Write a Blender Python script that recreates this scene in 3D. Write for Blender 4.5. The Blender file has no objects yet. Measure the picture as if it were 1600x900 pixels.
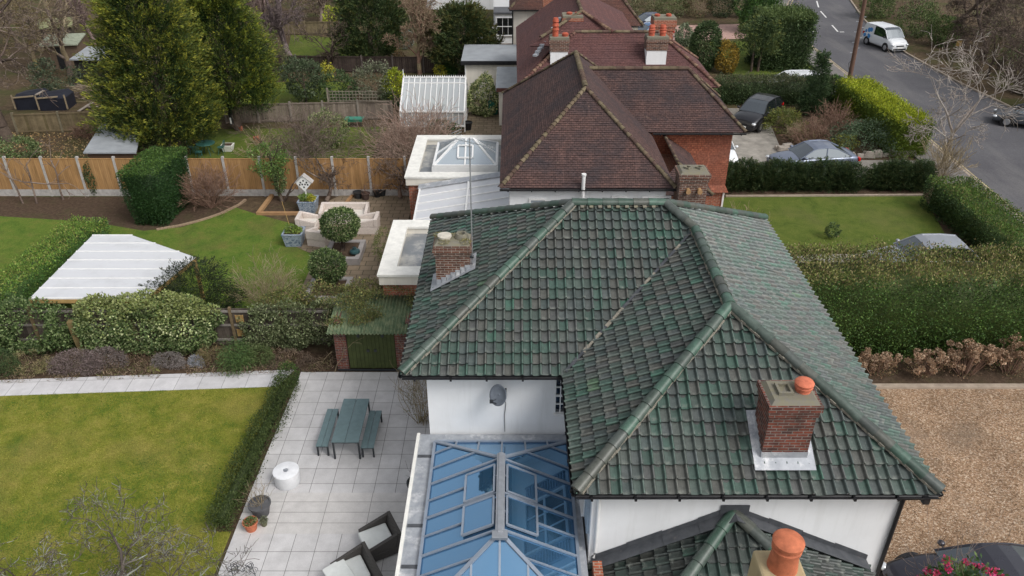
import bpy, bmesh, math, random
import numpy as np
from mathutils import Vector, Matrix
SC = bpy.context.scene
COL = SC.collection
PI = math.pi
rad = math.radians
# ------------------------------------------------------------------ camera, sky, sun, exposure
FPX, PITCH, CH = 1218.0, rad(30.6), 17.0
cam = bpy.data.cameras.new('camera')
cam.sensor_width = 36
cam.lens = FPX / 1600 * 36
cam.clip_end = 1500
cam.clip_start = 0.2
co = bpy.data.objects.new('camera', cam)
COL.objects.link(co)
co.location = (0, 0, CH)
co.rotation_euler = (PI / 2 - PITCH, 0, 0)
SC.camera = co
SUN_EL, SUN_AZ = rad(48), rad(130)          # azimuth clockwise from +Y: behind the camera
w = bpy.data.worlds.new('World')
SC.world = w
w.use_nodes = True
nt = w.node_tree
bg = nt.nodes['Background']
sky = nt.nodes.new('ShaderNodeTexSky')
sky.sky_type = 'NISHITA'
sky.sun_disc = False
sky.sun_elevation = SUN_EL
sky.sun_rotation = SUN_AZ
sky.dust_density = 4
hs = nt.nodes.new('ShaderNodeHueSaturation')   # overcast: the blue is mostly gone
hs.inputs['Saturation'].default_value = 0.22
nt.links.new(sky.outputs[0], hs.inputs['Color'])
nt.links.new(hs.outputs[0], bg.inputs['Color'])
bg.inputs['Strength'].default_value = 0.15
sl = bpy.data.lights.new('sun', 'SUN')
sl.energy = 0.9
sl.angle = rad(20)
sl.color = (1, 0.965, 0.92)
so = bpy.data.objects.new('sun', sl)
COL.objects.link(so)
so.location = (0, 0, 60)
sd = Vector((math.sin(SUN_AZ) * math.cos(SUN_EL), math.cos(SUN_AZ) * math.cos(SUN_EL), math.sin(SUN_EL)))
so.rotation_euler = sd.to_track_quat('Z', 'Y').to_euler()
SC.view_settings.view_transform = 'Standard'
SC.view_settings.look = 'None'
SC.view_settings.gamma = 1
SC.view_settings.exposure = 0.3
SC.render.engine = 'CYCLES'


# ------------------------------------------------------------------ where a point of the photo meets a height
def _ray(u, v):
    dx = (u - 800) / FPX
    dy = (450 - v) / FPX
    return dx, math.cos(PITCH) + dy * math.sin(PITCH), -math.sin(PITCH) + dy * math.cos(PITCH)


def G(u, v, z=0.0):
    d = _ray(u, v)
    t = (z - CH) / d[2]
    return d[0] * t, d[1] * t


def ZY(u, v, Y):
    d = _ray(u, v)
    t = Y / d[1]
    return d[0] * t, CH + d[2] * t


def dep(Y, z=0.0):
    return Y * math.cos(PITCH) + (CH - z) * math.sin(PITCH)


# ------------------------------------------------------------------ tags and things
def tag(o, label=None, cat=None, group=None, kind=None):
    if label: o['label'] = label
    if cat: o['category'] = cat
    if group: o['group'] = group
    if kind: o['kind'] = kind
    return o


def thing(name, label, cat, loc=(0, 0, 0), rz=0.0, group=None):
    o = bpy.data.objects.new(name, None)
    COL.objects.link(o)
    o.location = (loc[0], loc[1], loc[2] if len(loc) > 2 else 0)
    o.rotation_euler = (0, 0, rz)
    o.empty_display_size = 0.3
    return tag(o, label, cat, group)


def copy_tree(o, loc=None, rz=None, sc=None, label=None, group=None, parent=None):
    c = o.copy()
    COL.objects.link(c)
    if parent is not None: c.parent = parent
    if loc is not None: c.location = (loc[0], loc[1], loc[2] if len(loc) > 2 else 0)
    if rz is not None: c.rotation_euler = (0, 0, rz)
    if sc is not None: c.scale = (sc, sc, sc) if not hasattr(sc, '__len__') else sc
    if label: c['label'] = label
    if group: c['group'] = group
    for ch in list(o.children):
        copy_tree(ch, parent=c)
    return c


# ------------------------------------------------------------------ mesh builder
class MB:
    def __init__(s):
        s.v = []; s.f = []; s.m = []; s.c = []; s.u = []
        s.mi = 0; s.col = None

    def add(s, vs, fs, uvs=None):
        b = len(s.v)
        s.v.extend([tuple(p) for p in vs])
        for i, f in enumerate(fs):
            s.f.append(tuple(b + k for k in f)); s.m.append(s.mi); s.c.append(s.col)
            s.u.append(uvs[i] if uvs else None)
        return s

    def box(s, x0, y0, z0, x1, y1, z1):
        x0, x1 = sorted((x0, x1)); y0, y1 = sorted((y0, y1)); z0, z1 = sorted((z0, z1))
        return s.hexa([(x0, y0, z0), (x1, y0, z0), (x1, y1, z0), (x0, y1, z0),
                       (x0, y0, z1), (x1, y0, z1), (x1, y1, z1), (x0, y1, z1)])

    def hexa(s, p):
        return s.add(p, [(3, 2, 1, 0), (4, 5, 6, 7), (0, 1, 5, 4), (1, 2, 6, 5), (2, 3, 7, 6), (3, 0, 4, 7)])

    def obox(s, c, size, rz=0.0, ry=0.0, rx=0.0):
        R = Matrix.Rotation(rz, 3, 'Z') @ Matrix.Rotation(ry, 3, 'Y') @ Matrix.Rotation(rx, 3, 'X')
        h = [k / 2 for k in size]
        ps = [(-1, -1, -1), (1, -1, -1), (1, 1, -1), (-1, 1, -1), (-1, -1, 1), (1, -1, 1), (1, 1, 1), (-1, 1, 1)]
        return s.hexa([Vector(c) + R @ Vector((a * h[0], b * h[1], d * h[2])) for a, b, d in ps])

    def beam(s, p, q, wd, ht):
        """square bar from p to q, wd sideways, ht upwards"""
        p, q = Vector(p), Vector(q)
        d = (q - p).normalized()
        sd_ = d.cross(Vector((0, 0, 1)))
        if sd_.length < 1e-4: sd_ = Vector((1, 0, 0))
        sd_.normalize()
        up = sd_.cross(d).normalized()
        a, b = sd_ * wd / 2, up * ht / 2
        return s.hexa([p - a - b, p + a - b, q + a - b, q - a - b, p - a + b, p + a + b, q + a + b, q - a + b])

    def prism(s, poly, z0, z1):
        n = len(poly)
        ar = sum(poly[i][0] * poly[(i + 1) % n][1] - poly[(i + 1) % n][0] * poly[i][1] for i in range(n))
        if ar < 0: poly = poly[::-1]
        vs = [(x, y, z0) for x, y in poly] + [(x, y, z1) for x, y in poly]
        fs = [tuple(range(n - 1, -1, -1)), tuple(range(n, 2 * n))]
        fs += [(i, (i + 1) % n, n + (i + 1) % n, n + i) for i in range(n)]
        return s.add(vs, fs)

    def sheet(s, poly, z):
        n = len(poly)
        ar = sum(poly[i][0] * poly[(i + 1) % n][1] - poly[(i + 1) % n][0] * poly[i][1] for i in range(n))
        if ar < 0: poly = poly[::-1]
        return s.add([(x, y, z) for x, y in poly], [tuple(range(n))])

    def slab(s, pts, n, th):
        """thick plate: polygon pts (3D), extruded by th against its normal n"""
        k = len(pts)
        n = Vector(n).normalized() * th
        vs = [Vector(p) for p in pts] + [Vector(p) - n for p in pts]
        fs = [tuple(range(k)), tuple(range(2 * k - 1, k - 1, -1))]
        fs += [(i, k + i, k + (i + 1) % k, (i + 1) % k) for i in range(k)]
        return s.add(vs, fs)

    def tube(s, pts, r, n=8, cap=True):
        pts = [Vector(p) for p in pts]
        rs = [r] * len(pts) if not hasattr(r, '__len__') else list(r)
        vs = []; fs = []
        for i, p in enumerate(pts):
            d = (pts[min(i + 1, len(pts) - 1)] - pts[max(i - 1, 0)]).normalized()
            a = d.cross(Vector((0.13, 0.21, 0.97)))
            if a.length < 0.05: a = d.cross(Vector((1, 0, 0)))
            a.normalize(); b = d.cross(a)
            for k in range(n):
                t = 2 * PI * k / n
                vs.append(p + (a * math.cos(t) + b * math.sin(t)) * rs[i])
        for i in range(len(pts) - 1):
            for k in range(n):
                fs.append((i * n + k, i * n + (k + 1) % n, (i + 1) * n + (k + 1) % n, (i + 1) * n + k))
        if cap:
            fs.append(tuple(range(n - 1, -1, -1))); fs.append(tuple(range((len(pts) - 1) * n, len(pts) * n)))
        return s.add(vs, fs)

    def lathe(s, c, prof, n=20):
        vs = []; fs = []
        for r, z in prof:
            for k in range(n):
                t = 2 * PI * k / n
                vs.append((c[0] + r * math.cos(t), c[1] + r * math.sin(t), c[2] + z))
        m = len(prof)
        for i in range(m - 1):
            for k in range(n):
                fs.append((i * n + k, i * n + (k + 1) % n, (i + 1) * n + (k + 1) % n, (i + 1) * n + k))
        fs.append(tuple(range(n - 1, -1, -1))); fs.append(tuple(range((m - 1) * n, m * n)))
        return s.add(vs, fs)

    def ball(s, c, r, n=10, sq=1.0):
        prof = [(max(0.001, r * math.sin(PI * i / n)), -r * sq * math.cos(PI * i / n)) for i in range(n + 1)]
        return s.lathe(c, prof, n + 2)

    def build(s, name, mats, parent=None, smooth=False, bevel=0.0, local=False, org=None, sub=0):
        me = bpy.data.meshes.new(name)
        off = Vector((0, 0, 0))
        if parent is not None and not local:
            q = parent
            while q is not None:
                off += q.location; q = q.parent
        if org is not None: off = Vector(org)
        me.from_pydata([(p[0] - off.x, p[1] - off.y, p[2] - off.z) for p in s.v], [], s.f)
        uv = me.uv_layers.new(name='UVMap')
        V = s.v
        data = np.zeros(len(me.loops) * 2, dtype=np.float32)
        li = 0
        for fi, f in enumerate(s.f):
            if s.u[fi] is not None:
                for a in s.u[fi]:
                    data[li] = a[0]; data[li + 1] = a[1]; li += 2
                continue
            n = me.polygons[fi].normal
            ax = (0, 1) if abs(n.z) > 0.75 else ((1, 2) if abs(n.x) > abs(n.y) else (0, 2))
            for k in f:
                data[li] = V[k][ax[0]]; data[li + 1] = V[k][ax[1]]; li += 2
        uv.data.foreach_set('uv', data)
        if any(c is not None for c in s.c):
            at = me.color_attributes.new('Col', 'FLOAT_COLOR', 'CORNER')
            cd = []
            for fi, f in enumerate(s.f):
                c = s.c[fi] or (0.5, 0.5, 0.5)
                cd.extend((c[0], c[1], c[2], 1.0) * len(f))
            at.data.foreach_set('color', np.array(cd, dtype=np.float32))
        if not isinstance(mats, (list, tuple)): mats = [mats]
        for m in mats: me.materials.append(m)
        if len(mats) > 1: me.polygons.foreach_set('material_index', s.m)
        if smooth:
            me.polygons.foreach_set('use_smooth', [True] * len(me.polygons))
            me.set_sharp_from_angle(angle=rad(40))
        me.update()
        o = bpy.data.objects.new(name, me)
        COL.objects.link(o)
        if parent is not None: o.parent = parent
        if org is not None: o.location = org
        if bevel:
            b = o.modifiers.new('bevel', 'BEVEL'); b.width = bevel; b.segments = 2; b.limit_method = 'ANGLE'
        if sub:
            b = o.modifiers.new('sub', 'SUBSURF'); b.levels = sub; b.render_levels = sub
        return o


# ------------------------------------------------------------------ materials
MATS = {}


class NM:
    def __init__(s, name, rough=0.7, spec=0.3, metal=0.0):
        s.m = bpy.data.materials.new(name); s.m.use_nodes = True
        s.t = s.m.node_tree; s.n = s.t.nodes; s.b = s.n['Principled BSDF']
        s.b.inputs['Roughness'].default_value = rough
        s.b.inputs['Specular IOR Level'].default_value = spec
        s.b.inputs['Metallic'].default_value = metal
        MATS[name] = s.m

    def link(s, a, b): s.t.links.new(a, b)

    def pos(s):
        return s.n.new('ShaderNodeNewGeometry').outputs['Position']

    def uv(s):
        return s.n.new('ShaderNodeTexCoord').outputs['UV']

    def attr(s):
        a = s.n.new('ShaderNodeAttribute'); a.attribute_name = 'Col'; return a.outputs['Color']

    def noise(s, co_, scale, detail=4, rough=0.6, dist=0.0):
        a = s.n.new('ShaderNodeTexNoise'); s.link(co_, a.inputs['Vector'])
        a.inputs['Scale'].default_value = scale; a.inputs['Detail'].default_value = detail
        a.inputs['Roughness'].default_value = rough; a.inputs['Distortion'].default_value = dist
        return a.outputs['Fac']

    def scale(s, co_, sc):
        a = s.n.new('ShaderNodeMapping'); s.link(co_, a.inputs['Vector']); a.inputs['Scale'].default_value = sc
        return a.outputs[0]

    def rot(s, co_, ang, loc=(0, 0, 0)):
        a = s.n.new('ShaderNodeMapping'); s.link(co_, a.inputs['Vector']); a.inputs['Rotation'].default_value = (0, 0, ang)
        a.inputs['Location'].default_value = loc
        return a.outputs[0]

    def ramp(s, fac, stops):
        a = s.n.new('ShaderNodeValToRGB'); s.link(fac, a.inputs[0])
        e = a.color_ramp.elements
        while len(e) < len(stops): e.new(0.5)
        for i, (p, c) in enumerate(stops):
            e[i].position = p
            e[i].color = (c, c, c, 1) if not hasattr(c, '__len__') else (c[0], c[1], c[2], 1)
        return a.outputs['Color']

    def mix(s, fac, a, b, mode='MIX'):
        k = s.n.new('ShaderNodeMix'); k.data_type = 'RGBA'; k.blend_type = mode
        for sock, val in ((k.inputs[0], fac), (k.inputs[6], a), (k.inputs[7], b)):
            if hasattr(val, 'is_linked') or hasattr(val, 'links'): s.link(val, sock)
            elif hasattr(val, '__len__'): sock.default_value = (val[0], val[1], val[2], 1)
            else: sock.default_value = val
        return k.outputs[2]

    def brick(s, co_, wd, ht, mortar, c1, c2, cm, off=0.5, smooth=0.1, bias=0.0):
        a = s.n.new('ShaderNodeTexBrick'); s.link(co_, a.inputs['Vector'])
        a.offset = off
        a.inputs['Scale'].default_value = 1
        a.inputs['Brick Width'].default_value = wd; a.inputs['Row Height'].default_value = ht
        a.inputs['Mortar Size'].default_value = mortar; a.inputs['Mortar Smooth'].default_value = smooth
        a.inputs['Bias'].default_value = bias
        for k, c in (('Color1', c1), ('Color2', c2), ('Mortar', cm)):
            a.inputs[k].default_value = (c[0], c[1], c[2], 1)
        return a

    def bump(s, h, strength=0.3, dist=0.01):
        a = s.n.new('ShaderNodeBump'); s.link(h, a.inputs['Height'])
        a.inputs['Strength'].default_value = strength; a.inputs['Distance'].default_value = dist
        s.link(a.outputs[0], s.b.inputs['Normal'])
        return s

    def color(s, c):
        if hasattr(c, '__len__'): s.b.inputs['Base Color'].default_value = (c[0], c[1], c[2], 1)
        else: s.link(c, s.b.inputs['Base Color'])
        return s

    def rough(s, r):
        s.link(r, s.b.inputs['Roughness']); return s


def plain(name, c, rough=0.6, metal=0.0, var=0.25, sc=4.0, spec=0.3, c2=None):
    k = NM(name, rough, spec, metal)
    n = k.noise(k.pos(), sc, 5, 0.65)
    lo = tuple(x * (1 - var) for x in c); hi = tuple(min(1, x * (1 + var)) for x in c)
    k.color(k.ramp(n, [(0.3, lo), (0.7, hi if c2 is None else c2)]))
    return k.m


def coloured(name, rough=0.6, spec=0.25, var=0.35, sc=6.0, bump=0.0, trans=0.0):
    """colour from the object's own 'Col' attribute with weathering noise"""
    k = NM(name, rough, spec)
    n = k.ramp(k.noise(k.pos(), sc, 5, 0.7), [(0.25, 1 - var), (0.75, 1 + var)])
    c = k.mix(1.0, k.attr(), n, 'MULTIPLY')
    k.color(c)
    if bump: k.bump(k.noise(k.pos(), sc * 6, 4), bump, 0.01)
    if trans:
        t = k.n.new('ShaderNodeBsdfTranslucent'); k.link(c, t.inputs['Color'])
        x = k.n.new('ShaderNodeMixShader'); x.inputs[0].default_value = trans
        k.link(k.b.outputs[0], x.inputs[1]); k.link(t.outputs[0], x.inputs[2])
        k.link(x.outputs[0], k.n['Material Output'].inputs['Surface'])
    return k.m


LEAF = coloured('leaves', 0.55, 0.25, 0.3, 0.9, trans=0.15)
BARK = coloured('bark', 0.9, 0.1, 0.35, 9.0)
WOODP = coloured('painted_or_bare_wood', 0.7, 0.25, 0.18, 5.0)
# glazed green roof tiles: colour per tile, streaks and lichen
k = NM('glazed_green_tile', 0.42, 0.45)
p = k.pos()
c = k.mix(0.2, k.attr(), (0.066, 0.088, 0.078))
c = k.mix(1.0, c, k.ramp(k.noise(p, 9, 6, 0.75), [(0.25, 0.6), (0.75, 1.45)]), 'MULTIPLY')
# per tile: side lap shade and lit rolls painted in, worn pale bloom at the lower end
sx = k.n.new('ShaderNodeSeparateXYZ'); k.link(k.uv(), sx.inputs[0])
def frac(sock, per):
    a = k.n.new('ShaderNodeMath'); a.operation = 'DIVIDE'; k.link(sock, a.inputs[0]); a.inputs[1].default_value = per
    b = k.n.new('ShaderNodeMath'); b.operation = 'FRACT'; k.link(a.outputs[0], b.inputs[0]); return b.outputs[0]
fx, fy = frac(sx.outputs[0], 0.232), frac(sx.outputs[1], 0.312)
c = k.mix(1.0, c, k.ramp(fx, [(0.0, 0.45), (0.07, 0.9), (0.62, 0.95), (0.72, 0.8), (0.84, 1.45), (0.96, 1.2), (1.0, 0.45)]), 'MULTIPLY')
lowend = k.mix(1.0, k.ramp(fy, [(0.0, 0.75), (0.25, 0.0), (0.84, 0.0), (0.88, 0.9), (1.0, 0.75)]), k.ramp(k.noise(p, 5, 4, 0.7), [(0.5, 0.0), (0.68, 0.9)]), 'MULTIPLY')
c = k.mix(lowend, c, (0.2, 0.215, 0.19))
c = k.mix(k.ramp(k.noise(p, 1.1, 5, 0.7), [(0.45, 0.0), (0.72, 0.35)]), c, (0.085, 0.088, 0.08))
c = k.mix(k.ramp(k.noise(p, 26, 3, 0.6), [(0.66, 0.0), (0.76, 0.55)]), c, (0.28, 0.29, 0.26))
c = k.mix(k.ramp(k.noise(p, 3.2, 6, 0.8), [(0.68, 0.0), (0.82, 0.45)]), c, (0.16, 0.15, 0.08))
k.color(c)
k.rough(k.ramp(k.noise(p, 7, 4), [(0.3, 0.3), (0.7, 0.6)]))
k.bump(k.noise(p, 60, 4), 0.15, 0.01)
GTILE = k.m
RGT = coloured('glazed_green_ridge', 0.4, 0.45, 0.4, 7.0, bump=0.1)
MORTAR = plain('lime_mortar', (0.25, 0.23, 0.19), 0.95, var=0.4, sc=25)


def clay_tiles(name, c1, c2, cm, patch, lich):
    k = NM(name, 0.85, 0.2)
    u = k.uv(); p = k.pos()
    b = k.brick(u, 0.17, 0.1, 0.006, c1, c2, cm, 0.5)
    c = k.mix(k.ramp(k.noise(p, 0.55, 5, 0.65), [(0.42, 0.0), (0.62, 0.75)]), b.outputs['Color'], patch)
    # streaks running down the slope
    st = k.noise(k.scale(u, (2.2, 0.12, 1)), 1.6, 4, 0.6)
    c = k.mix(k.ramp(st, [(0.58, 0.0), (0.78, 0.3)]), c, tuple(x * 1.7 for x in c2))
    c = k.mix(k.ramp(k.noise(p, 2.6, 6, 0.8), [(0.63, 0.0), (0.72, 0.6)]), c, lich)
    c = k.mix(1.0, c, k.ramp(k.noise(p, 11, 4, 0.7), [(0.3, 0.6), (0.7, 1.4)]), 'MULTIPLY')
    k.color(c)
    k.bump(b.outputs['Fac'], 0.4, -0.01)
    return k.m


CLAY1 = clay_tiles('brown_clay_tiles', (0.08, 0.05, 0.047), (0.12, 0.07, 0.061), (0.013, 0.01, 0.01), (0.042, 0.036, 0.04), (0.25, 0.18, 0.13))
CLAY2 = clay_tiles('red_brown_clay_tiles', (0.11, 0.053, 0.05), (0.155, 0.074, 0.066), (0.03, 0.018, 0.017), (0.10, 0.055, 0.055), (0.22, 0.16, 0.1))
TILEHUNG = clay_tiles('red_hung_tiles', (0.27, 0.085, 0.05), (0.36, 0.13, 0.075), (0.07, 0.03, 0.025), (0.2, 0.085, 0.06), (0.22, 0.17, 0.14))
RIDGEC = coloured('weathered_ridge_tiles', 0.9, 0.15, 0.4, 4.0)


def bricks(name, c1, c2, cm, dirt=(0.05, 0.04, 0.035), lo=0.5):
    k = NM(name, 0.9, 0.15)
    u = k.uv(); p = k.pos()
    b = k.brick(u, 0.225, 0.075, 0.011, c1, c2, cm, 0.5, 0.15)
    c = k.mix(1.0, b.outputs['Color'], k.ramp(k.noise(p, 7, 5, 0.7), [(0.3, 0.62), (0.7, 1.35)]), 'MULTIPLY')
    c = k.mix(k.ramp(k.noise(p, 1.6, 5, 0.7), [(lo, 0.0), (lo + 0.25, 0.8)]), c, dirt)
    k.color(c)
    k.bump(b.outputs['Fac'], 0.6, -0.012)
    return k.m


BRICK = bricks('red_stock_brick', (0.21, 0.062, 0.04), (0.085, 0.042, 0.038), (0.2, 0.17, 0.15))
BRICKD = bricks('dark_brown_brick', (0.17, 0.075, 0.05), (0.1, 0.055, 0.045), (0.3, 0.26, 0.22))
BRICKO = bricks('orange_red_brick', (0.36, 0.1, 0.05), (0.28, 0.085, 0.05), (0.35, 0.28, 0.22), lo=0.62)


def render_wall(name, c, dirt, amt=0.35):
    k = NM(name, 0.85, 0.2)
    p = k.pos()
    st = k.noise(k.scale(p, (3.5, 3.5, 0.35)), 1.2, 5, 0.65)
    cc = k.mix(k.ramp(st, [(0.5, 0.0), (0.8, amt)]), c, dirt)
    cc = k.mix(1.0, cc, k.ramp(k.noise(p, 0.9, 4), [(0.3, 0.93), (0.7, 1.03)]), 'MULTIPLY')
    k.color(cc)
    k.bump(k.noise(p, 45, 4), 0.15, 0.01)
    return k.m


WHITE = render_wall('white_render', (0.8, 0.81, 0.82), (0.5, 0.5, 0.48), 0.34)
CREAM = render_wall('cream_render', (0.74, 0.7, 0.62), (0.4, 0.38, 0.33))
BUFF = render_wall('buff_render', (0.42, 0.34, 0.2), (0.2, 0.17, 0.12), 0.8)
UPVC = plain('white_painted_frame', (0.78, 0.78, 0.77), 0.4, var=0.06, spec=0.4)
COPING = plain('white_stone_coping', (0.76, 0.75, 0.7), 0.7, var=0.12, sc=3)
BLACK = plain('black_gutter_plastic', (0.018, 0.018, 0.02), 0.4, var=0.5, sc=8)
DGREY = plain('dark_grey_metal', (0.045, 0.05, 0.055), 0.45, var=0.2, metal=0.3)
GREYM = plain('galvanised_steel', (0.45, 0.47, 0.5), 0.4, metal=0.7, var=0.15)
ALU = plain('grey_glazing_bar', (0.26, 0.3, 0.36), 0.45, var=0.1, metal=0.2)
k = NM('weathered_lead', 0.5, 0.4, 0.15)
p = k.pos()
k.color(k.mix(k.ramp(k.noise(p, 2.2, 6, 0.75), [(0.52, 0.0), (0.68, 0.85)]),
              k.ramp(k.noise(p, 5, 4), [(0.3, (0.27, 0.29, 0.32)), (0.7, (0.4, 0.42, 0.45))]), (0.68, 0.68, 0.68)))
LEAD = k.m
k = NM('dark_lead', 0.55, 0.35, 0.1)
k.color(k.mix(k.ramp(k.noise(k.pos(), 3, 6, 0.75), [(0.6, 0.0), (0.75, 0.5)]),
              k.ramp(k.noise(k.pos(), 4, 4), [(0.3, (0.055, 0.06, 0.068)), (0.7, (0.1, 0.105, 0.115))]), (0.2, 0.17, 0.16)))
DLEAD = k.m
k = NM('wet_grey_felt', 0.35, 0.5)
k.color(k.mix(k.ramp(k.noise(k.pos(), 0.9, 6, 0.7), [(0.45, 0.0), (0.6, 0.9)]), (0.17, 0.185, 0.2), (0.42, 0.41, 0.38)))
FELT = k.m
ROOFGREY = plain('grey_roofing', (0.3, 0.32, 0.34), 0.6, var=0.15, sc=1.5)
TERRA = plain('terracotta', (0.5, 0.16, 0.085), 0.75, var=0.22, sc=9)
TERRAD = plain('red_chimney_pot', (0.4, 0.09, 0.05), 0.75, var=0.3, sc=9)
FLAUNCH = plain('mossy_mortar_cap', (0.36, 0.34, 0.3), 0.95, var=0.5, sc=9, c2=(0.2, 0.185, 0.12))
# patio slabs
def slabs(name, wd, ht, c1, c2, cm, loc=(0, 0, 0), ang=0.0, off=0.0, mort=0.008):
    k = NM(name, 0.75, 0.25)
    p = k.pos()
    q = k.rot(p, ang, loc)
    b = k.brick(q, wd, ht, mort, c1, c2, cm, off, 0.1)
    c = k.mix(1.0, b.outputs['Color'], k.ramp(k.noise(p, 2.3, 6, 0.7), [(0.3, 0.86), (0.7, 1.1)]), 'MULTIPLY')
    c = k.mix(1.0, c, k.ramp(k.noise(p, 40, 3, 0.6), [(0.3, 0.92), (0.7, 1.08)]), 'MULTIPLY')
    c = k.mix(k.ramp(k.noise(p, 0.8, 7, 0.75, 0.5), [(0.55, 0.0), (0.75, 0.3)]), c, tuple(x * 0.6 for x in c2))
    k.color(c)
    k.bump(b.outputs['Fac'], 0.4, -0.006)
    return k.m


PATIO = slabs('pale_porcelain_slabs', 0.637, 0.637, (0.56, 0.55, 0.55), (0.5, 0.49, 0.49), (0.17, 0.165, 0.16), (-7.28 % 0.637 * -1 + 0.0, -17.77 % 0.637, 0))
STEPS = slabs('pale_step_slabs', 1.27, 0.4, (0.57, 0.55, 0.535), (0.52, 0.505, 0.49), (0.22, 0.21, 0.2), (0.3, 0.0, 0))
PATHM = slabs('pale_path_slabs', 0.82, 5.0, (0.57, 0.56, 0.57), (0.52, 0.51, 0.52), (0.2, 0.2, 0.2), ang=rad(-3.1), loc=(0, 2.0, 0))
FLAG = slabs('brown_garden_paving', 0.55, 0.42, (0.26, 0.2, 0.14), (0.19, 0.15, 0.1), (0.09, 0.075, 0.05), off=0.4, mort=0.02)
# soil, grass, gravel, asphalt
k = NM('soil', 0.95, 0.1); p = k.pos()
c = k.ramp(k.noise(p, 6, 8, 0.75), [(0.3, (0.045, 0.03, 0.02)), (0.55, (0.09, 0.062, 0.043)), (0.75, (0.15, 0.11, 0.08))])
k.color(k.mix(k.ramp(k.noise(p, 0.8, 4), [(0.5, 0), (0.7, 0.4)]), c, (0.07, 0.075, 0.03)))
k.bump(k.noise(p, 20, 6), 0.8, 0.05); SOIL = k.m
k = NM('woodland_floor', 0.95, 0.1); p = k.pos()
c = k.ramp(k.noise(p, 3, 8, 0.75), [(0.3, (0.05, 0.035, 0.022)), (0.55, (0.11, 0.08, 0.05)), (0.75, (0.2, 0.14, 0.08))])
k.color(k.mix(k.ramp(k.noise(p, 0.25, 5), [(0.48, 0), (0.6, 0.6)]), c, (0.06, 0.075, 0.022)))
k.bump(k.noise(p, 14, 6), 0.8, 0.06); FLOOR = k.m


def grass(name, a, b, c_, bare):
    k = NM(name, 0.9, 0.1); p = k.pos()
    c = k.ramp(k.noise(p, 1.3, 8, 0.75, 0.4), [(0.3, a), (0.5, b), (0.72, c_)])
    c = k.mix(k.ramp(k.noise(p, 0.35, 5, 0.6), [(0.5, 0.0), (0.7, 0.6)]), c, bare)
    c = k.mix(1.0, c, k.ramp(k.noise(p, 28, 5, 0.7), [(0.28, 0.5), (0.72, 1.5)]), 'MULTIPLY')
    k.color(c)
    k.bump(k.noise(p, 45, 5), 0.8, 0.04)
    return k.m


GRASS1 = grass('mossy_lawn', (0.075, 0.125, 0.016), (0.18, 0.195, 0.028), (0.32, 0.28, 0.07), (0.27, 0.22, 0.07))
GRASS2 = grass('worn_lawn', (0.055, 0.115, 0.018), (0.11, 0.165, 0.028), (0.17, 0.17, 0.045), (0.14, 0.11, 0.045))
GRASS3 = grass('front_lawn', (0.06, 0.095, 0.018), (0.1, 0.135, 0.026), (0.15, 0.165, 0.04), (0.13, 0.135, 0.045))
k = NM('pea_gravel', 0.9, 0.15); p = k.pos()
v = k.n.new('ShaderNodeTexVoronoi'); k.link(p, v.inputs['Vector']); v.inputs['Scale'].default_value = 30
hsv = k.n.new('ShaderNodeSeparateColor'); k.link(v.outputs['Color'], hsv.inputs[0])
c = k.ramp(hsv.outputs[0], [(0.0, (0.13, 0.08, 0.048)), (0.35, (0.28, 0.178, 0.108)), (0.75, (0.39, 0.265, 0.17)), (1.0, (0.58, 0.47, 0.36))])
c = k.mix(k.ramp(k.noise(p, 0.5, 6, 0.65), [(0.52, 0.0), (0.7, 0.55)]), c, (0.21, 0.165, 0.125))
c = k.mix(1.0, c, k.ramp(k.noise(p, 0.7, 6, 0.65), [(0.3, 0.78), (0.7, 1.18)]), 'MULTIPLY')
k.color(c); k.bump(v.outputs['Distance'], 0.9, -0.03); GRAVEL = k.m
k = NM('asphalt', 0.85, 0.2); p = k.pos()
c = k.ramp(k.noise(p, 0.25, 6, 0.6), [(0.3, (0.085, 0.083, 0.092)), (0.7, (0.12, 0.118, 0.125))])
c = k.mix(k.ramp(k.noise(k.scale(p, (1.2, 0.22, 1)), 0.5, 5, 0.6), [(0.5, 0.0), (0.62, 0.5)]), c, (0.15, 0.145, 0.145))
k.color(k.mix(1.0, c, k.ramp(k.noise(p, 18, 4, 0.7), [(0.3, 0.75), (0.7, 1.25)]), 'MULTIPLY')); ASPH = k.m
PAVE = slabs('pavement_slabs', 0.9, 0.6, (0.2, 0.185, 0.175), (0.17, 0.16, 0.15), (0.1, 0.095, 0.09), off=0.5)
KERB = plain('kerb_stone', (0.34, 0.28, 0.22), 0.85, var=0.25, sc=3)
DRIVE = plain('worn_driveway', (0.27, 0.25, 0.22), 0.9, var=0.35, sc=1.4)
PINKD = plain('pink_block_drive', (0.42, 0.27, 0.23), 0.9, var=0.2, sc=3)
PAINTW = plain('road_paint', (0.7, 0.7, 0.68), 0.7, var=0.2, sc=6)
# glass
def mirror_glass(name, tint, body, fac):
    k = NM(name, 0.05, 0.5); k.color(k.mix(k.ramp(k.noise(k.pos(), 1.7, 6, 0.7), [(0.4, 0.0), (0.75, 0.3)]), body, tuple(0.6 * q + 0.12 for q in body)) if fac > 0.5 else body)
    g = k.n.new('ShaderNodeBsdfGlossy'); g.inputs['Color'].default_value = (*tint, 1); g.inputs['Roughness'].default_value = 0.03
    x = k.n.new('ShaderNodeMixShader'); x.inputs[0].default_value = fac
    k.link(k.b.outputs[0], x.inputs[1]); k.link(g.outputs[0], x.inputs[2])
    k.link(x.outputs[0], k.n['Material Output'].inputs['Surface'])
    return k.m


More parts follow.
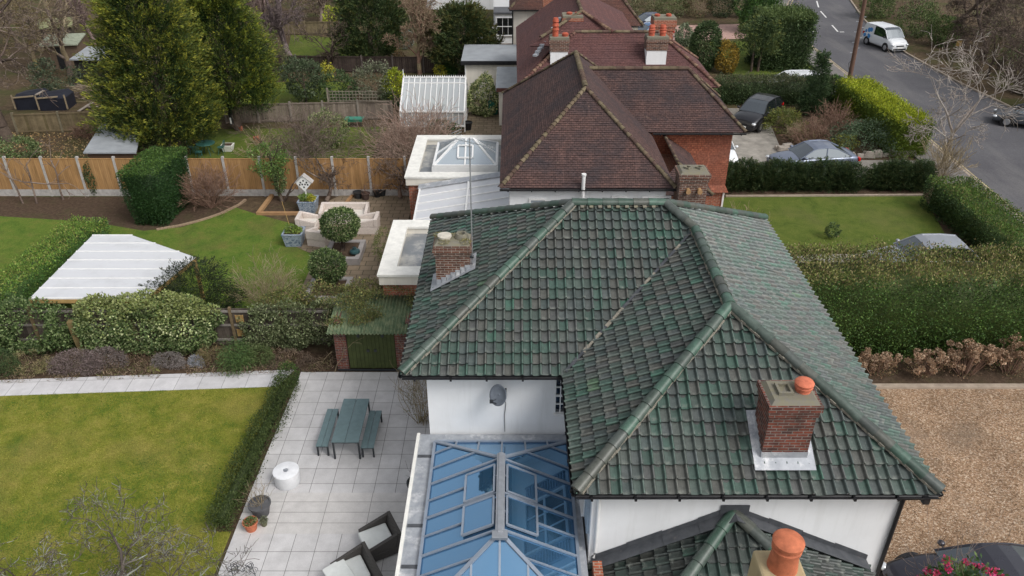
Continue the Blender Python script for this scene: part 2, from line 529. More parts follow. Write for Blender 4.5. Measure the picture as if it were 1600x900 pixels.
BLUEGLASS = mirror_glass('blue_solar_glass', (0.26, 0.48, 0.72), (0.045, 0.13, 0.24), 0.6)
CARGLASS = mirror_glass('car_glass', (0.6, 0.66, 0.7), (0.012, 0.015, 0.017), 0.3)
WINGLASS = mirror_glass('window_glass', (0.5, 0.55, 0.6), (0.01, 0.012, 0.014), 0.2)
PALEGLASS = mirror_glass('pale_glass', (0.75, 0.8, 0.85), (0.4, 0.46, 0.5), 0.3)
k = NM('clear_greenhouse_glass', 0.1, 0.5); k.color((0.7, 0.75, 0.78))
tr = k.n.new('ShaderNodeBsdfTransparent'); x = k.n.new('ShaderNodeMixShader'); x.inputs[0].default_value = 0.5
k.link(k.b.outputs[0], x.inputs[1]); k.link(tr.outputs[0], x.inputs[2]); k.link(x.outputs[0], k.n['Material Output'].inputs['Surface'])
GHGLASS = k.m
k = NM('frosted_polycarbonate', 0.25, 0.5); p = k.pos()
c = k.mix(k.ramp(k.noise(p, 0.9, 5, 0.7), [(0.5, 0.0), (0.75, 0.35)]), (0.8, 0.81, 0.83), (0.38, 0.38, 0.38)); k.color(c)
tl = k.n.new('ShaderNodeBsdfTranslucent'); tl.inputs['Color'].default_value = (0.8, 0.82, 0.88, 1)
x = k.n.new('ShaderNodeMixShader'); x.inputs[0].default_value = 0.3
k.link(k.b.outputs[0], x.inputs[1]); k.link(tl.outputs[0], x.inputs[2]); k.link(x.outputs[0], k.n['Material Output'].inputs['Surface'])
POLY = k.m


def paint(name, c, rough=0.25, metal=0.3):
    k = NM(name, rough, 0.5, metal); k.color(c)
    k.b.inputs['Coat Weight'].default_value = 0.6; k.b.inputs['Coat Roughness'].default_value = 0.05
    k.rough(k.ramp(k.noise(k.pos(), 3, 4), [(0.3, rough), (0.7, rough + 0.2)]))
    return k.m


TYRE = plain('tyre_rubber', (0.015, 0.015, 0.016), 0.85)
CHROME = plain('alloy', (0.55, 0.56, 0.58), 0.3, metal=0.9, var=0.1)
LAMP = mirror_glass('lamp_lens', (0.8, 0.82, 0.85), (0.6, 0.62, 0.64), 0.35)
REDLENS = plain('red_lens', (0.5, 0.02, 0.015), 0.2, var=0.1)
PLATE = plain('number_plate', (0.75, 0.75, 0.72), 0.5, var=0.05)


# ------------------------------------------------------------------ roof tiles
def unit(v): return v / np.linalg.norm(v)


def frame(poly):
    P = [np.array(q, float) for q in poly]
    e = unit(P[1] - P[0])
    far = max(P, key=lambda q: np.linalg.norm((q - P[0]) - np.dot(q - P[0], e) * e))
    s_ = (far - P[0]) - np.dot(far - P[0], e) * e
    s_ = unit(s_)
    return P, e, s_, np.cross(e, s_)


def clip_to(mb, verts, faces, cols, poly):
    """verts/faces clipped to the prism over a convex 3D polygon, then added to mb with (along, up) uvs"""
    P, e, s_, n = frame(poly)
    bm = bmesh.new()
    vv = [bm.verts.new(v) for v in verts]
    lay = bm.faces.layers.int.new('ci')
    for f, c in zip(faces, cols):
        fc = bm.faces.new([vv[i] for i in f]); fc[lay] = c
    cen = sum(P) / len(P)
    for i in range(len(P)):
        a, b = P[i], P[(i + 1) % len(P)]
        if i == 0:
            continue
        nn = np.cross(b - a, n)
        if np.dot(cen - a, nn) > 0: nn = -nn
        bmesh.ops.bisect_plane(bm, geom=bm.verts[:] + bm.edges[:] + bm.faces[:], dist=1e-5, plane_co=a, plane_no=nn, clear_outer=True)
    bm.verts.index_update()
    V = [tuple(v.co) for v in bm.verts]
    base = len(mb.v)
    mb.v.extend(V)
    for fc in bm.faces:
        mb.f.append(tuple(base + v.index for v in fc.verts)); mb.m.append(mb.mi)
        mb.c.append(PALS[fc[lay]] if fc[lay] >= 0 else None)
        mb.u.append([(float(np.dot(np.array(v.co) - P[0], e)), float(np.dot(np.array(v.co) - P[0], s_))) for v in fc.verts])
    bm.free()


rt = random.Random(5)
GREENS = [(0.045, 0.088, 0.07), (0.056, 0.105, 0.083), (0.066, 0.094, 0.08), (0.078, 0.092, 0.082), (0.088, 0.086, 0.077),
          (0.078, 0.078, 0.077), (0.062, 0.08, 0.077), (0.05, 0.125, 0.09), (0.078, 0.135, 0.078), (0.074, 0.085, 0.084)]
WEI = [5, 6, 7, 7, 5, 4, 5, 1.4, .8, 6]
PALS = []
for _ in range(240):
    c = rt.choices(GREENS, WEI)[0]; s_ = rt.uniform(0.85, 1.18)
    PALS.append(tuple(x * s_ for x in c))
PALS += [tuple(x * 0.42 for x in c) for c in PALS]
PALS.append((0.17, 0.36, 0.16))      # one replaced pale green tile
PROFA = [0.0, 0.06, 0.2, 0.42, 0.62, 0.72, 0.79, 0.86, 0.93, 0.99, 1.0]
PROFH = [0.004, -0.006, -0.014, -0.016, -0.01, 0.008, 0.042, 0.062, 0.06, 0.036, 0.004]


def green_tiles(mb, poly, tw=0.232, g=0.312, special=(), dark=1.0):
    P, e, s_, n = frame(poly)
    A = [np.dot(q - P[0], e) for q in P]; B = [np.dot(q - P[0], s_) for q in P]
    na0, na1 = int(math.floor(min(A) / tw)) - 1, int(math.ceil(max(A) / tw)) + 1
    nb = int(math.ceil(max(B) / g)) + 1
    verts = []; faces = []; cols = []
    for j in range(nb):
        for i in range(na0, na1):
            a0 = i * tw; b0 = j * g - 0.05; b1 = (j + 1) * g - 0.03
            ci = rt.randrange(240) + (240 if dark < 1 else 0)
            if (i, j) in special: ci = 480
            jit = rt.uniform(-0.006, 0.006); ja = rt.uniform(-0.003, 0.003); jb = rt.uniform(-0.009, 0.009) - (rt.uniform(0.015, 0.04) if rt.random() < 0.03 else 0)
            base = len(verts)
            for (b, lift) in ((b0 + jb + 0.09, 0.004), (b0 + jb, 0.054), (b0 + jb, 0.074), (b1, 0.006)):
                for fa, h in zip(PROFA, PROFH):
                    q = P[0] + e * (a0 + fa * tw + ja) + s_ * b + n * (h + lift + jit)
                    verts.append(q)
            m = len(PROFA)
            for r in range(3):
                for k_ in range(m - 1):
                    faces.append((base + r * m + k_, base + r * m + k_ + 1, base + (r + 1) * m + k_ + 1, base + (r + 1) * m + k_)); cols.append(ci)
    clip_to(mb, verts, faces, cols, poly)
    # boarding underneath
    mb.col = (0.03, 0.03, 0.03)
    mb.slab([tuple(q) for q in P], n, 0.05)
    mb.col = None


def plain_tiles(mb, poly, g=0.1):
    P, e, s_, n = frame(poly)
    A = [np.dot(q - P[0], e) for q in P]; B = [np.dot(q - P[0], s_) for q in P]
    nb = int(math.ceil(max(B) / g)) + 1
    verts = []; faces = []; cols = []
    na = 14
    xs = np.linspace(min(A) - 0.2, max(A) + 0.2, na)
    for j in range(nb):
        base = len(verts)
        wob = [rt.uniform(-0.006, 0.006) for _ in xs]
        for (b, lift) in ((j * g - 0.012, 0.004), (j * g - 0.012, 0.026), ((j + 1) * g, 0.006)):
            for xx, wv in zip(xs, wob):
                verts.append(P[0] + e * xx + s_ * (b + wv * 0.6) + n * (lift + wv))
        for r in range(2):
            for k_ in range(na - 1):
                faces.append((base + r * na + k_, base + r * na + k_ + 1, base + (r + 1) * na + k_ + 1, base + (r + 1) * na + k_)); cols.append(-1)
    clip_to(mb, verts, faces, cols, poly)
    mb.slab([tuple(q) for q in P], n, 0.05)


def ridge_run(mb, p, q, r=0.13, L=0.42, pal=None, lift=0.03, bonnet=False):
    p, q = Vector(p), Vector(q)
    d = (q - p); tot = d.length; d.normalize()
    sd_ = d.cross(Vector((0, 0, 1))).normalized(); up = sd_.cross(d)
    n = max(1, int(round(tot / L))); L = tot / n
    for i in range(n):
        mb.col = rt.choice(pal)
        s0 = rt.uniform(0.85, 1.2)
        mb.col = tuple(c * s0 for c in mb.col)
        a = p + d * (L * i - 0.035); b = p + d * (L * (i + 1) + 0.02)
        r0, r1 = (r * 1.13, r * 0.93)
        if bonnet: r0, r1 = r * 1.25, r * 0.75
        vs = []
        for (cc, rr, lf) in ((a, r0 * 0.86, lift), (a, r0, lift), (b, r1, lift)):
            for k_ in range(9):
                t = PI * (k_ / 8 * 1.16 - 0.08)
                vs.append(cc + sd_ * (rr * math.cos(t)) + up * (rr * math.sin(t) * 0.85 + lf - 0.03))
        fs = []
        for rr in range(2):
            for k_ in range(8):
                fs.append((rr * 9 + k_, rr * 9 + k_ + 1, (rr + 1) * 9 + k_ + 1, (rr + 1) * 9 + k_))
        mb.add(vs, fs)
    mb.col = None


RGREEN = [(0.05, 0.085, 0.065), (0.062, 0.085, 0.07), (0.072, 0.078, 0.066), (0.054, 0.1, 0.075), (0.06, 0.082, 0.068), (0.068, 0.08, 0.072)]
RCLAY = [(0.12, 0.092, 0.062), (0.1, 0.068, 0.052), (0.15, 0.12, 0.08), (0.085, 0.056, 0.046), (0.135, 0.11, 0.07)]


# ------------------------------------------------------------------ foliage
def pal(*cs): return np.array(cs, float)


DARKG = pal((0.022, 0.042, 0.016), (0.035, 0.06, 0.022), (0.05, 0.08, 0.03), (0.07, 0.1, 0.04))
YEW = pal((0.02, 0.05, 0.014), (0.035, 0.08, 0.02), (0.05, 0.11, 0.025), (0.075, 0.14, 0.03))
YEWT = pal((0.1, 0.17, 0.03), (0.14, 0.2, 0.035), (0.08, 0.14, 0.03))
HEDGE = pal((0.028, 0.06, 0.014), (0.042, 0.085, 0.02), (0.06, 0.115, 0.025), (0.09, 0.145, 0.035), (0.036, 0.06, 0.018))
HEDGET = pal((0.19, 0.18, 0.065), (0.15, 0.16, 0.05), (0.1, 0.14, 0.035), (0.22, 0.18, 0.09), (0.1, 0.085, 0.045))
LIME = pal((0.26, 0.3, 0.02), (0.2, 0.25, 0.02), (0.34, 0.35, 0.03), (0.13, 0.17, 0.02))
LIMES = pal((0.05, 0.085, 0.012), (0.08, 0.12, 0.015), (0.11, 0.15, 0.02))
IVY = pal((0.035, 0.06, 0.02), (0.06, 0.095, 0.03), (0.1, 0.14, 0.05), (0.16, 0.2, 0.09))
IVYB = pal((0.09, 0.11, 0.035), (0.13, 0.14, 0.045), (0.17, 0.16, 0.055), (0.11, 0.085, 0.04), (0.06, 0.08, 0.028))
VARI = pal((0.1, 0.14, 0.05), (0.3, 0.32, 0.14), (0.06, 0.09, 0.03), (0.38, 0.38, 0.2))
CONI = pal((0.013, 0.03, 0.009), (0.02, 0.042, 0.012), (0.03, 0.055, 0.015))
CONT = pal((0.14, 0.16, 0.025), (0.09, 0.13, 0.025), (0.2, 0.19, 0.03))
CEDT = pal((0.06, 0.075, 0.02), (0.09, 0.085, 0.025), (0.05, 0.07, 0.02))
GOLD = pal((0.3, 0.27, 0.03), (0.36, 0.33, 0.05), (0.2, 0.22, 0.03))
OLIVE = pal((0.1, 0.11, 0.07), (0.14, 0.15, 0.1), (0.07, 0.08, 0.045))
BLUEG = pal((0.1, 0.15, 0.1), (0.15, 0.2, 0.14), (0.07, 0.11, 0.06), (0.2, 0.24, 0.16))
RUST = pal((0.3, 0.2, 0.03), (0.22, 0.15, 0.03), (0.14, 0.11, 0.03))
HEATH = pal((0.16, 0.12, 0.12), (0.12, 0.09, 0.085), (0.2, 0.16, 0.15), (0.09, 0.075, 0.06))
TWIGP = [(0.2, 0.155, 0.125), (0.16, 0.12, 0.1), (0.24, 0.19, 0.16)]
TWIGR = [(0.24, 0.15, 0.11), (0.3, 0.2, 0.15), (0.2, 0.12, 0.09)]
TWIGT = [(0.3, 0.24, 0.15), (0.24, 0.19, 0.12), (0.36, 0.3, 0.2)]
TWIGD = [(0.1, 0.075, 0.06), (0.13, 0.1, 0.08), (0.075, 0.058, 0.05)]


def wave(P, sc, seed):
    r = np.random.RandomState(seed)
    o = np.zeros(len(P))
    for _ in range(7):
        kx = r.normal(size=3) * sc
        o += np.sin(P @ kx + r.uniform(0, 6.3))
    return o / 7


class Fol:
    def __init__(s, seed):
        s.r = np.random.RandomState(seed); s.V = []; s.C = []; s.seed = seed; s.X = []; s.gain = 1.4

    def leaves(s, P, D, L, W, palette, jit=0.3, C=None):
        n = len(P)
        if n == 0: return
        D = D / (np.linalg.norm(D, axis=1, keepdims=True) + 1e-9)
        q = s.r.normal(size=(n, 3))
        S = np.cross(D, q); S /= (np.linalg.norm(S, axis=1, keepdims=True) + 1e-9)
        L = (np.ones(n) * L * s.r.uniform(0.65, 1.3, n))[:, None]; W = (np.ones(n) * W * s.r.uniform(0.7, 1.25, n))[:, None]
        v = np.stack([P, P + D * L * 0.5 + S * W / 2, P + D * L, P + D * L * 0.5 - S * W / 2], axis=1)
        s.V.append(v.reshape(-1, 3))
        if C is None: C = palette[s.r.randint(0, len(palette), n)]
        C = C * s.r.uniform(1 - jit, 1 + jit, (n, 1))
        s.C.append(np.repeat(np.minimum(C * s.gain, 0.62), 4, axis=0))

    def blob(s, c, rr, n, L, W, palette, out=0.7, shell=0.55, gap=0.0, seed=0, top=None, gsc=2.5, lump=0.16):
        """leaf cloud over an uneven ellipsoid"""
        d = s.r.normal(size=(n, 3)); d /= np.linalg.norm(d, axis=1, keepdims=True)
        f = shell + (1 - shell) * s.r.uniform(0, 1, n) ** 0.5
        rr = np.array(rr, float)
        lp = 1 + lump * 2.2 * wave(d, 3.2, s.seed * 7 + seed) + lump * wave(d, 8, s.seed * 7 + seed + 1)
        P = np.array(c) + d * rr * (f * lp)[:, None]
        keep = P[:, 2] > 0.01
        if gap > 0: keep &= wave(P, gsc / max(rr) * 2, s.seed + 91 + seed) > (gap - 0.5) * 0.7
        P, d = P[keep], d[keep]
        nrm = d / rr; nrm /= np.linalg.norm(nrm, axis=1, keepdims=True)
        D = nrm * out + s.r.normal(size=P.shape) * 0.6
        C = None
        if top is not None:
            C = palette[s.r.randint(0, len(palette), len(P))]
            m = (nrm[:, 2] + s.r.normal(size=len(P)) * 0.3) > 0.55
            C[m] = top[s.r.randint(0, len(top), m.sum())]
        s.leaves(P, D, L, W, palette, C=C)
        return s

    def hedge(s, x0, x1, y0, y1, z0, z1, dens, L, W, palette, top=None, rough=0.1, out=0.6, lean=0.0, gap=0.0, fuzz=0.0, core=True):
        """clipped hedge block with uneven leafy faces (local coordinates)"""
        lx, ly, lz = x1 - x0, y1 - y0, z1 - z0
        faces = [('z', lx * ly), ('y0', lx * lz), ('y1', lx * lz), ('x0', ly * lz), ('x1', ly * lz)]
        for nm, ar in faces:
            n = int(ar * dens * 1.35)
            a, b = s.r.uniform(0, 1, n), s.r.uniform(0, 1, n)
            if nm == 'z': P = np.stack([x0 + a * lx, y0 + b * ly, np.full(n, z1)], 1); N = (0, 0, 1)
            elif nm[0] == 'y':
                P = np.stack([x0 + a * lx, np.full(n, y0 if nm == 'y0' else y1), z0 + b * lz], 1); N = (0, -1 if nm == 'y0' else 1, 0)
            else:
                P = np.stack([np.full(n, x0 if nm == 'x0' else x1), y0 + a * ly, z0 + b * lz], 1); N = (-1 if nm == 'x0' else 1, 0, 0)
            N = np.array(N, float)
            wv = wave(P, 1.6, s.seed) * rough * 1.6 + wave(P, 5.0, s.seed + 3) * rough
            # round the arrises
            P = P + N * (wv - np.abs(s.r.normal(size=n)) * rough * 1.2 + s.r.uniform(0, 1, n) ** 5 * (rough + fuzz))[:, None]
            cx, cy = (x0 + x1) / 2, (y0 + y1) / 2
            edge = np.maximum(0, (P[:, 2] - (z1 - 0.18)) / 0.18)
            sh = 1 - 0.1 * np.clip(edge, 0, 1) ** 2 * (0.5 / max(0.5, min(lx, ly)))
            P[:, 0] = cx + (P[:, 0] - cx) * sh; P[:, 1] = cy + (P[:, 1] - cy) * sh
            if lean:
                k_ = 1 - lean * (P[:, 2] - z0) / lz
                P[:, 0] = cx + (P[:, 0] - cx) * k_; P[:, 1] = cy + (P[:, 1] - cy) * k_
            if gap > 0:
                kp = wave(P, 3.0, s.seed + 5) > (gap - 0.5) * 0.8
                P = P[kp]
            D = N * out + s.r.normal(size=P.shape) * 0.6 + np.array((0, 0, 0.25))
            if nm == 'z' and fuzz: D = D + np.array((0, 0, 0.8))
            pl = top if (nm == 'z' and top is not None) else palette
            C = pl[s.r.randint(0, len(pl), len(P))]
            if top is not None and nm != 'z':
                m = (P[:, 2] + s.r.normal(size=len(P)) * 0.05 * lz) > z1 - 0.035 * lz
                C[m] = top[s.r.randint(0, len(top), m.sum())]
            s.leaves(P, D, L, W, palette, C=C)
        if core:
            ins = min(rough * 2.0 + 0.05, 0.36 * min(lx, ly))
            s.X.append((x0 + ins, y0 + ins, z0, x1 - ins, y1 - ins, z1 - ins, lean))
        return s

    def conifer(s, c, H, R, n, k_, pin, tip, sl, L, W, prof=None, up=0.35, zmin=0.04, droop=0.0, lat_=0.2, core=True):
        """crown of plume-like sprays over a cone-like surface"""
        t = s.r.uniform(0, 1, n) ** 1.25 * (1 - zmin) + zmin
        th = s.r.uniform(0, 2 * PI, n)
        pr = prof if prof is not None else (lambda q: np.clip((1 - q) ** 0.75, 0, 1) * np.clip(q / 0.12 + 0.55, 0, 1))
        lob = 1 + 0.13 * np.sin(th * 3 + t * 7 + s.seed) + 0.13 * np.sin(th * 6 - t * 17) + 0.08 * np.sin(th * 11 + t * 31) + 0.09 * s.r.normal(size=n)
        r_ = R * pr(t) * lob * (1 - 0.45 * s.r.uniform(0, 1, n) ** 2.5)
        B = np.stack([c[0] + r_ * np.cos(th), c[1] + r_ * np.sin(th), c[2] + t * H], 1)
        Dm = np.stack([np.cos(th), np.sin(th), np.full(n, up) + s.r.normal(size=n) * 0.25], 1) + s.r.normal(size=(n, 3)) * 0.3
        Dm /= np.linalg.norm(Dm, axis=1, keepdims=True)
        q = s.r.uniform(-0.35, 1, (n, k_)); lat = s.r.normal(size=(n, k_, 3)) * (lat_ * sl) * (1.15 - np.clip(q, 0, 1))[:, :, None]
        P = B[:, None, :] + Dm[:, None, :] * (q * sl)[:, :, None] + lat
        P[:, :, 2] -= droop * np.clip(q, 0, 1) ** 2 * sl
        D = Dm[:, None, :] + lat / sl * 1.6 + s.r.normal(size=(n, k_, 3)) * 0.25
        P = P.reshape(-1, 3); D = D.reshape(-1, 3); q = np.clip(q.reshape(-1), 0, 1)
        C0 = pin[s.r.randint(0, len(pin), len(P))]; C1 = tip[s.r.randint(0, len(tip), len(P))]
        br = np.repeat(s.r.uniform(0.25, 1.2, n), k_)
        m = np.clip((q ** 1.3) * br, 0, 1)[:, None]
        s.leaves(P, D, L, W, pin, C=C0 * (1 - m) + C1 * m)
        return s

    def spikes(s, c, n, h, spread, W, palette, droop=0.3, segs=4):
        """arching strap leaves from one base"""
        th = s.r.uniform(0, 2 * PI, n); el = s.r.uniform(0.35, 1.4, n)
        for k_ in range(n):
            d = np.array((math.cos(th[k_]) * math.cos(el[k_]) * spread, math.sin(th[k_]) * math.cos(el[k_]) * spread, math.sin(el[k_])))
            p = np.array(c, float) + s.r.normal(size=3) * (0.05, 0.05, 0)
            hh = h * s.r.uniform(0.6, 1.1)
            pts = [p]; dd = d.copy()
            for _ in range(segs):
                dd = dd + np.array((0, 0, -droop / segs)); p = p + dd * hh / segs; pts.append(p)
            pts = np.array(pts)
            s.leaves(pts[:-1], pts[1:] - pts[:-1], np.linalg.norm(pts[1:] - pts[:-1], axis=1) * 1.3, W, palette, 0.15)
        return s

    def build(s, name, parent=None, loc=None, rz=0.0, mat=None):
        V = np.concatenate(s.V); C = np.concatenate(s.C)
        nl = len(V) // 4
        ex = MB()
        for (x0, y0, z0, x1, y1, z1, lean) in s.X:
            q = 1 - lean; cx, cy = (x0 + x1) / 2, (y0 + y1) / 2
            f_ = lambda x, c_: c_ + (x - c_) * q
            ex.hexa([(x0, y0, z0), (x1, y0, z0), (x1, y1, z0), (x0, y1, z0), (f_(x0, cx), f_(y0, cy), z1), (f_(x1, cx), f_(y0, cy), z1), (f_(x1, cx), f_(y1, cy), z1), (f_(x0, cx), f_(y1, cy), z1)])
        me = bpy.data.meshes.new(name)
        nv = len(V) + len(ex.v); nf = nl + len(ex.f)
        me.vertices.add(nv); me.loops.add(nf * 4); me.polygons.add(nf)
        AV = np.concatenate([V, np.array(ex.v, float).reshape(-1, 3)]) if ex.v else V
        me.vertices.foreach_set('co', AV.astype(np.float32).ravel())
        li = np.arange(nl * 4, dtype=np.int32)
        if ex.f: li = np.concatenate([li, (np.array(ex.f, dtype=np.int32) + len(V)).ravel().astype(np.int32)])
        me.loops.foreach_set('vertex_index', li)
        me.polygons.foreach_set('loop_start', np.arange(nf, dtype=np.int32) * 4)
        me.polygons.foreach_set('loop_total', np.full(nf, 4, dtype=np.int32))
        at = me.color_attributes.new('Col', 'FLOAT_COLOR', 'POINT')
        cc = np.ones((nv, 4), dtype=np.float32); cc[:len(C), :3] = C
        if ex.v: cc[len(C):, :3] = C.mean(axis=0) * 0.75
        at.data.foreach_set('color', cc.ravel())
        me.materials.append(mat or LEAF)
        me.update(calc_edges=True); me.validate()
        o = bpy.data.objects.new(name, me); COL.objects.link(o)
        if parent is not None: o.parent = parent
        elif loc is not None:
            o.location = (loc[0], loc[1], loc[2] if len(loc) > 2 else 0); o.rotation_euler = (0, 0, rz)
        return o


class Twigs:
    def __init__(s, seed, cols):
        s.r = random.Random(seed); s.S = []; s.cols = cols

    def grow(s, p, d, L, r0, depth, maxd, up=0.05, wob=0.18, kids=(3, 5), ratio=0.62, spread=0.8, seg=None, start=0.3, rr=0.6):
        r = s.r
        p = Vector(p); d = Vector(d).normalized()
        n = seg or max(3, 6 - depth)
        r1 = r0 * (0.55 if depth == 0 else 0.4)
        pts = []
        for i in range(n):
            d = (d + Vector((r.gauss(0, wob), r.gauss(0, wob), r.gauss(0, wob) + up))).normalized()
            q = p + d * (L / n)
            a, b = r0 + (r1 - r0) * i / n, r0 + (r1 - r0) * (i + 1) / n
            s.S.append((p.copy(), q.copy(), a, b, depth))
            pts.append((q.copy(), d.copy(), b, (i + 1) / n))
            p = q
        if depth < maxd:
            nk = r.randint(*kids)
            for k_ in range(nk):
                f = start + (1 - start) * (k_ + r.random()) / nk
                j = min(n - 1, int(f * n))
                q, dd, rb, _ = pts[j]
                ax = dd.cross(Vector((r.gauss(0, 1), r.gauss(0, 1), r.gauss(0, 1)))).normalized()
                nd = (dd * math.cos(spread * r.uniform(0.6, 1.2)) + ax * math.sin(spread * r.uniform(0.6, 1.2)))
                s.grow(q, nd, L * ratio * r.uniform(0.7, 1.2), max(rb * rr, 0.004), depth + 1, maxd, up, wob, kids, ratio, spread, None, start, rr)
        return s

    def bush(s, c, n, h, spread, r0=0.012, maxd=2, wob=0.15, up=0.1, kids=(2, 4), ratio=0.55, sp=0.6):
        for _ in range(n):
            t = s.r.uniform(0, 2 * PI); e = s.r.uniform(0, 1) ** 0.7 * spread
            d = (math.cos(t) * math.sin(e), math.sin(t) * math.sin(e), math.cos(e))
            s.grow((c[0] + s.r.gauss(0, 0.08), c[1] + s.r.gauss(0, 0.08), c[2]), d, h * s.r.uniform(0.55, 0.85), r0, 1, 1 + maxd, up, wob, kids, ratio, sp)
        return s

    def mesh(s, lo, hi, name, parent=None, n=4, loc=None, minr=0.0, local=True):
        sg = [q for q in s.S if lo <= q[4] <= hi]
        if not sg: return None
        P = np.array([q[0] for q in sg]); Q = np.array([q[1] for q in sg])
        A = np.maximum(np.array([q[2] for q in sg]), minr); B = np.maximum(np.array([q[3] for q in sg]), minr)
        D = Q - P; D /= (np.linalg.norm(D, axis=1, keepdims=True) + 1e-9)
        X = np.cross(D, np.array((0.31, 0.17, 0.93))); X /= (np.linalg.norm(X, axis=1, keepdims=True) + 1e-9)
        Y = np.cross(D, X)
        m = len(sg)
        V = np.zeros((m, 2 * n, 3))
        for k_ in range(n):
            c_, s_ = math.cos(2 * PI * k_ / n), math.sin(2 * PI * k_ / n)
            dirv = X * c_ + Y * s_
            V[:, k_] = P + dirv * A[:, None]; V[:, n + k_] = Q + dirv * B[:, None]
        base = (np.arange(m) * 2 * n)[:, None]
        F = np.stack([np.concatenate([base + k_, base + (k_ + 1) % n, base + n + (k_ + 1) % n, base + n + k_], 1) for k_ in range(n)], 1).reshape(-1)
        me = bpy.data.meshes.new(name)
        me.vertices.add(m * 2 * n); me.loops.add(len(F)); me.polygons.add(len(F) // 4)
        me.vertices.foreach_set('co', V.astype(np.float32).ravel())
        me.loops.foreach_set('vertex_index', F.astype(np.int32))
        me.polygons.foreach_set('loop_start', np.arange(len(F) // 4, dtype=np.int32) * 4)
        me.polygons.foreach_set('loop_total', np.full(len(F) // 4, 4, dtype=np.int32))
        me.polygons.foreach_set('use_smooth', [True] * (len(F) // 4))
        at = me.color_attributes.new('Col', 'FLOAT_COLOR', 'POINT')
        cs = np.array([s.cols[s.r.randrange(len(s.cols))] for _ in range(m)])
        cc = np.ones((m * 2 * n, 4), dtype=np.float32); cc[:, :3] = np.repeat(cs, 2 * n, axis=0)
        at.data.foreach_set('color', cc.ravel())
        me.materials.append(BARK)
        me.update(calc_edges=True)
        o = bpy.data.objects.new(name, me); COL.objects.link(o)
        if parent is not None: o.parent = parent
        elif loc is not None: o.location = (loc[0], loc[1], loc[2] if len(loc) > 2 else 0)
        return o
# ================================================================== ground, lawns, paths, road
def struct(name, polys, z, m, th=0.0):
    mb = MB()
    for q in polys:
        if th: mb.prism(q, z - th, z)
        else: mb.sheet(q, z)
    return tag(mb.build(name, m), kind='structure')


struct('ground', [[(-400, -60), (400, -60), (400, 600), (-400, 600)]], 0, FLOOR)
pL, pR = (-17.75, 21.34), (-8.12, 21.87)
slp = (pR[1] - pL[1]) / (pR[0] - pL[0])
py = lambda x: pL[1] + slp * (x - pL[0])
struct('lawn', [[(-40, 2), (-7.85, 2), (-7.85, py(-7.85)), (-40, py(-40))]], 0.03, GRASS1)
struct('garden_path', [[(-40, py(-40)), (-8.3, py(-8.3)), (-7.9, py(-7.9) + 0.97), (-40, py(-40) + 0.78)]], 0.05, PATHM, 0.05)
YS = [G(500, q, 0.05)[1] for q in (770, 834)]
struct('patio', [[(-8.2 + 0.45, YS[0]), (-2.3, YS[0]), (-2.3, 24.2), (-3.4, 24.2), (-3.4, 22.7), (-7.62, 22.7)],
                 [(-7.75, 2), (-2.3, 2), (-2.3, YS[1]), (-7.75, YS[1])]], 0.05, PATIO, 0.05)
struct('patio_steps', [[(-7.75, YS[1]), (-2.3, YS[1]), (-2.3, YS[0]), (-7.75, YS[0])]], 0.052, STEPS, 0.05)
struct('border_soil', [[(-40, py(-40) + 0.7), (-7.6, py(-7.6) + 0.7), (-7.6, 22.75), (-3.4, 22.75), (-3.4, 25.4), (-40, 25.4)]], 0.02, SOIL)
struct('hedge_soil', [[(-8.3, 15.3), (-7.7, 15.3), (-7.62, 22.7), (-8.2, 21.9)]], 0.04, SOIL)
# neighbour's back garden
struct('neighbour_lawn', [[(-45, 25.4), (-9, 25.4), (-9, 33), (-10.9, 35), (-13, 36.1), (-14.3, 36.9), (-15.2, 35.6), (-16.3, 34.6), (-18, 34.2), (-21, 35.2), (-27, 36), (-45, 36)]], 0.02, GRASS2)
struct('neighbour_soil_bed', [[(-45, 35.8), (-27, 35.9), (-21, 35.1), (-18, 34.1), (-16.3, 34.55), (-15.2, 35.55), (-14.2, 36.9), (-14, 38.3), (-45, 38.2)],
                              [(-12.9, 36.1), (-10.7, 36.1), (-8.6, 38.4), (-12.9, 38.4)]], 0.012, SOIL)
struct('neighbour_paving', [[(-10.8, 33), (-9, 31.6), (-9, 25.4), (-5.2, 25.4), (-5.2, 38.4), (-9.2, 38.4), (-10.7, 36.2)]], 0.035, FLAG)
# gardens beyond the orange fence
struct('far_garden_lawn', [[(-19, 40), (-8.5, 40), (-8.2, 49.6), (-20, 49)], [(-19, 51.5), (-12.5, 51.5), (-12.5, 60), (-20, 60)],
                           [(-19, 66), (-12.5, 65), (-12.5, 74), (-21, 76)]], 0.015, GRASS3)
struct('far_garden_soil', [[(-40, 38.6), (-19.5, 38.6), (-20, 48.8), (-40, 48.5)], [(-12.5, 51.5), (-7.6, 51.5), (-7.6, 61), (-12.5, 61)]], 0.01, FLOOR)
struct('garden_terrace', [[(-15.8, 39.3), (-13.6, 39.3), (-13.4, 43), (-15.8, 43)], [(-3, 44), (-0.2, 44), (-0.2, 55), (-3, 55)]], 0.03, FLAG)
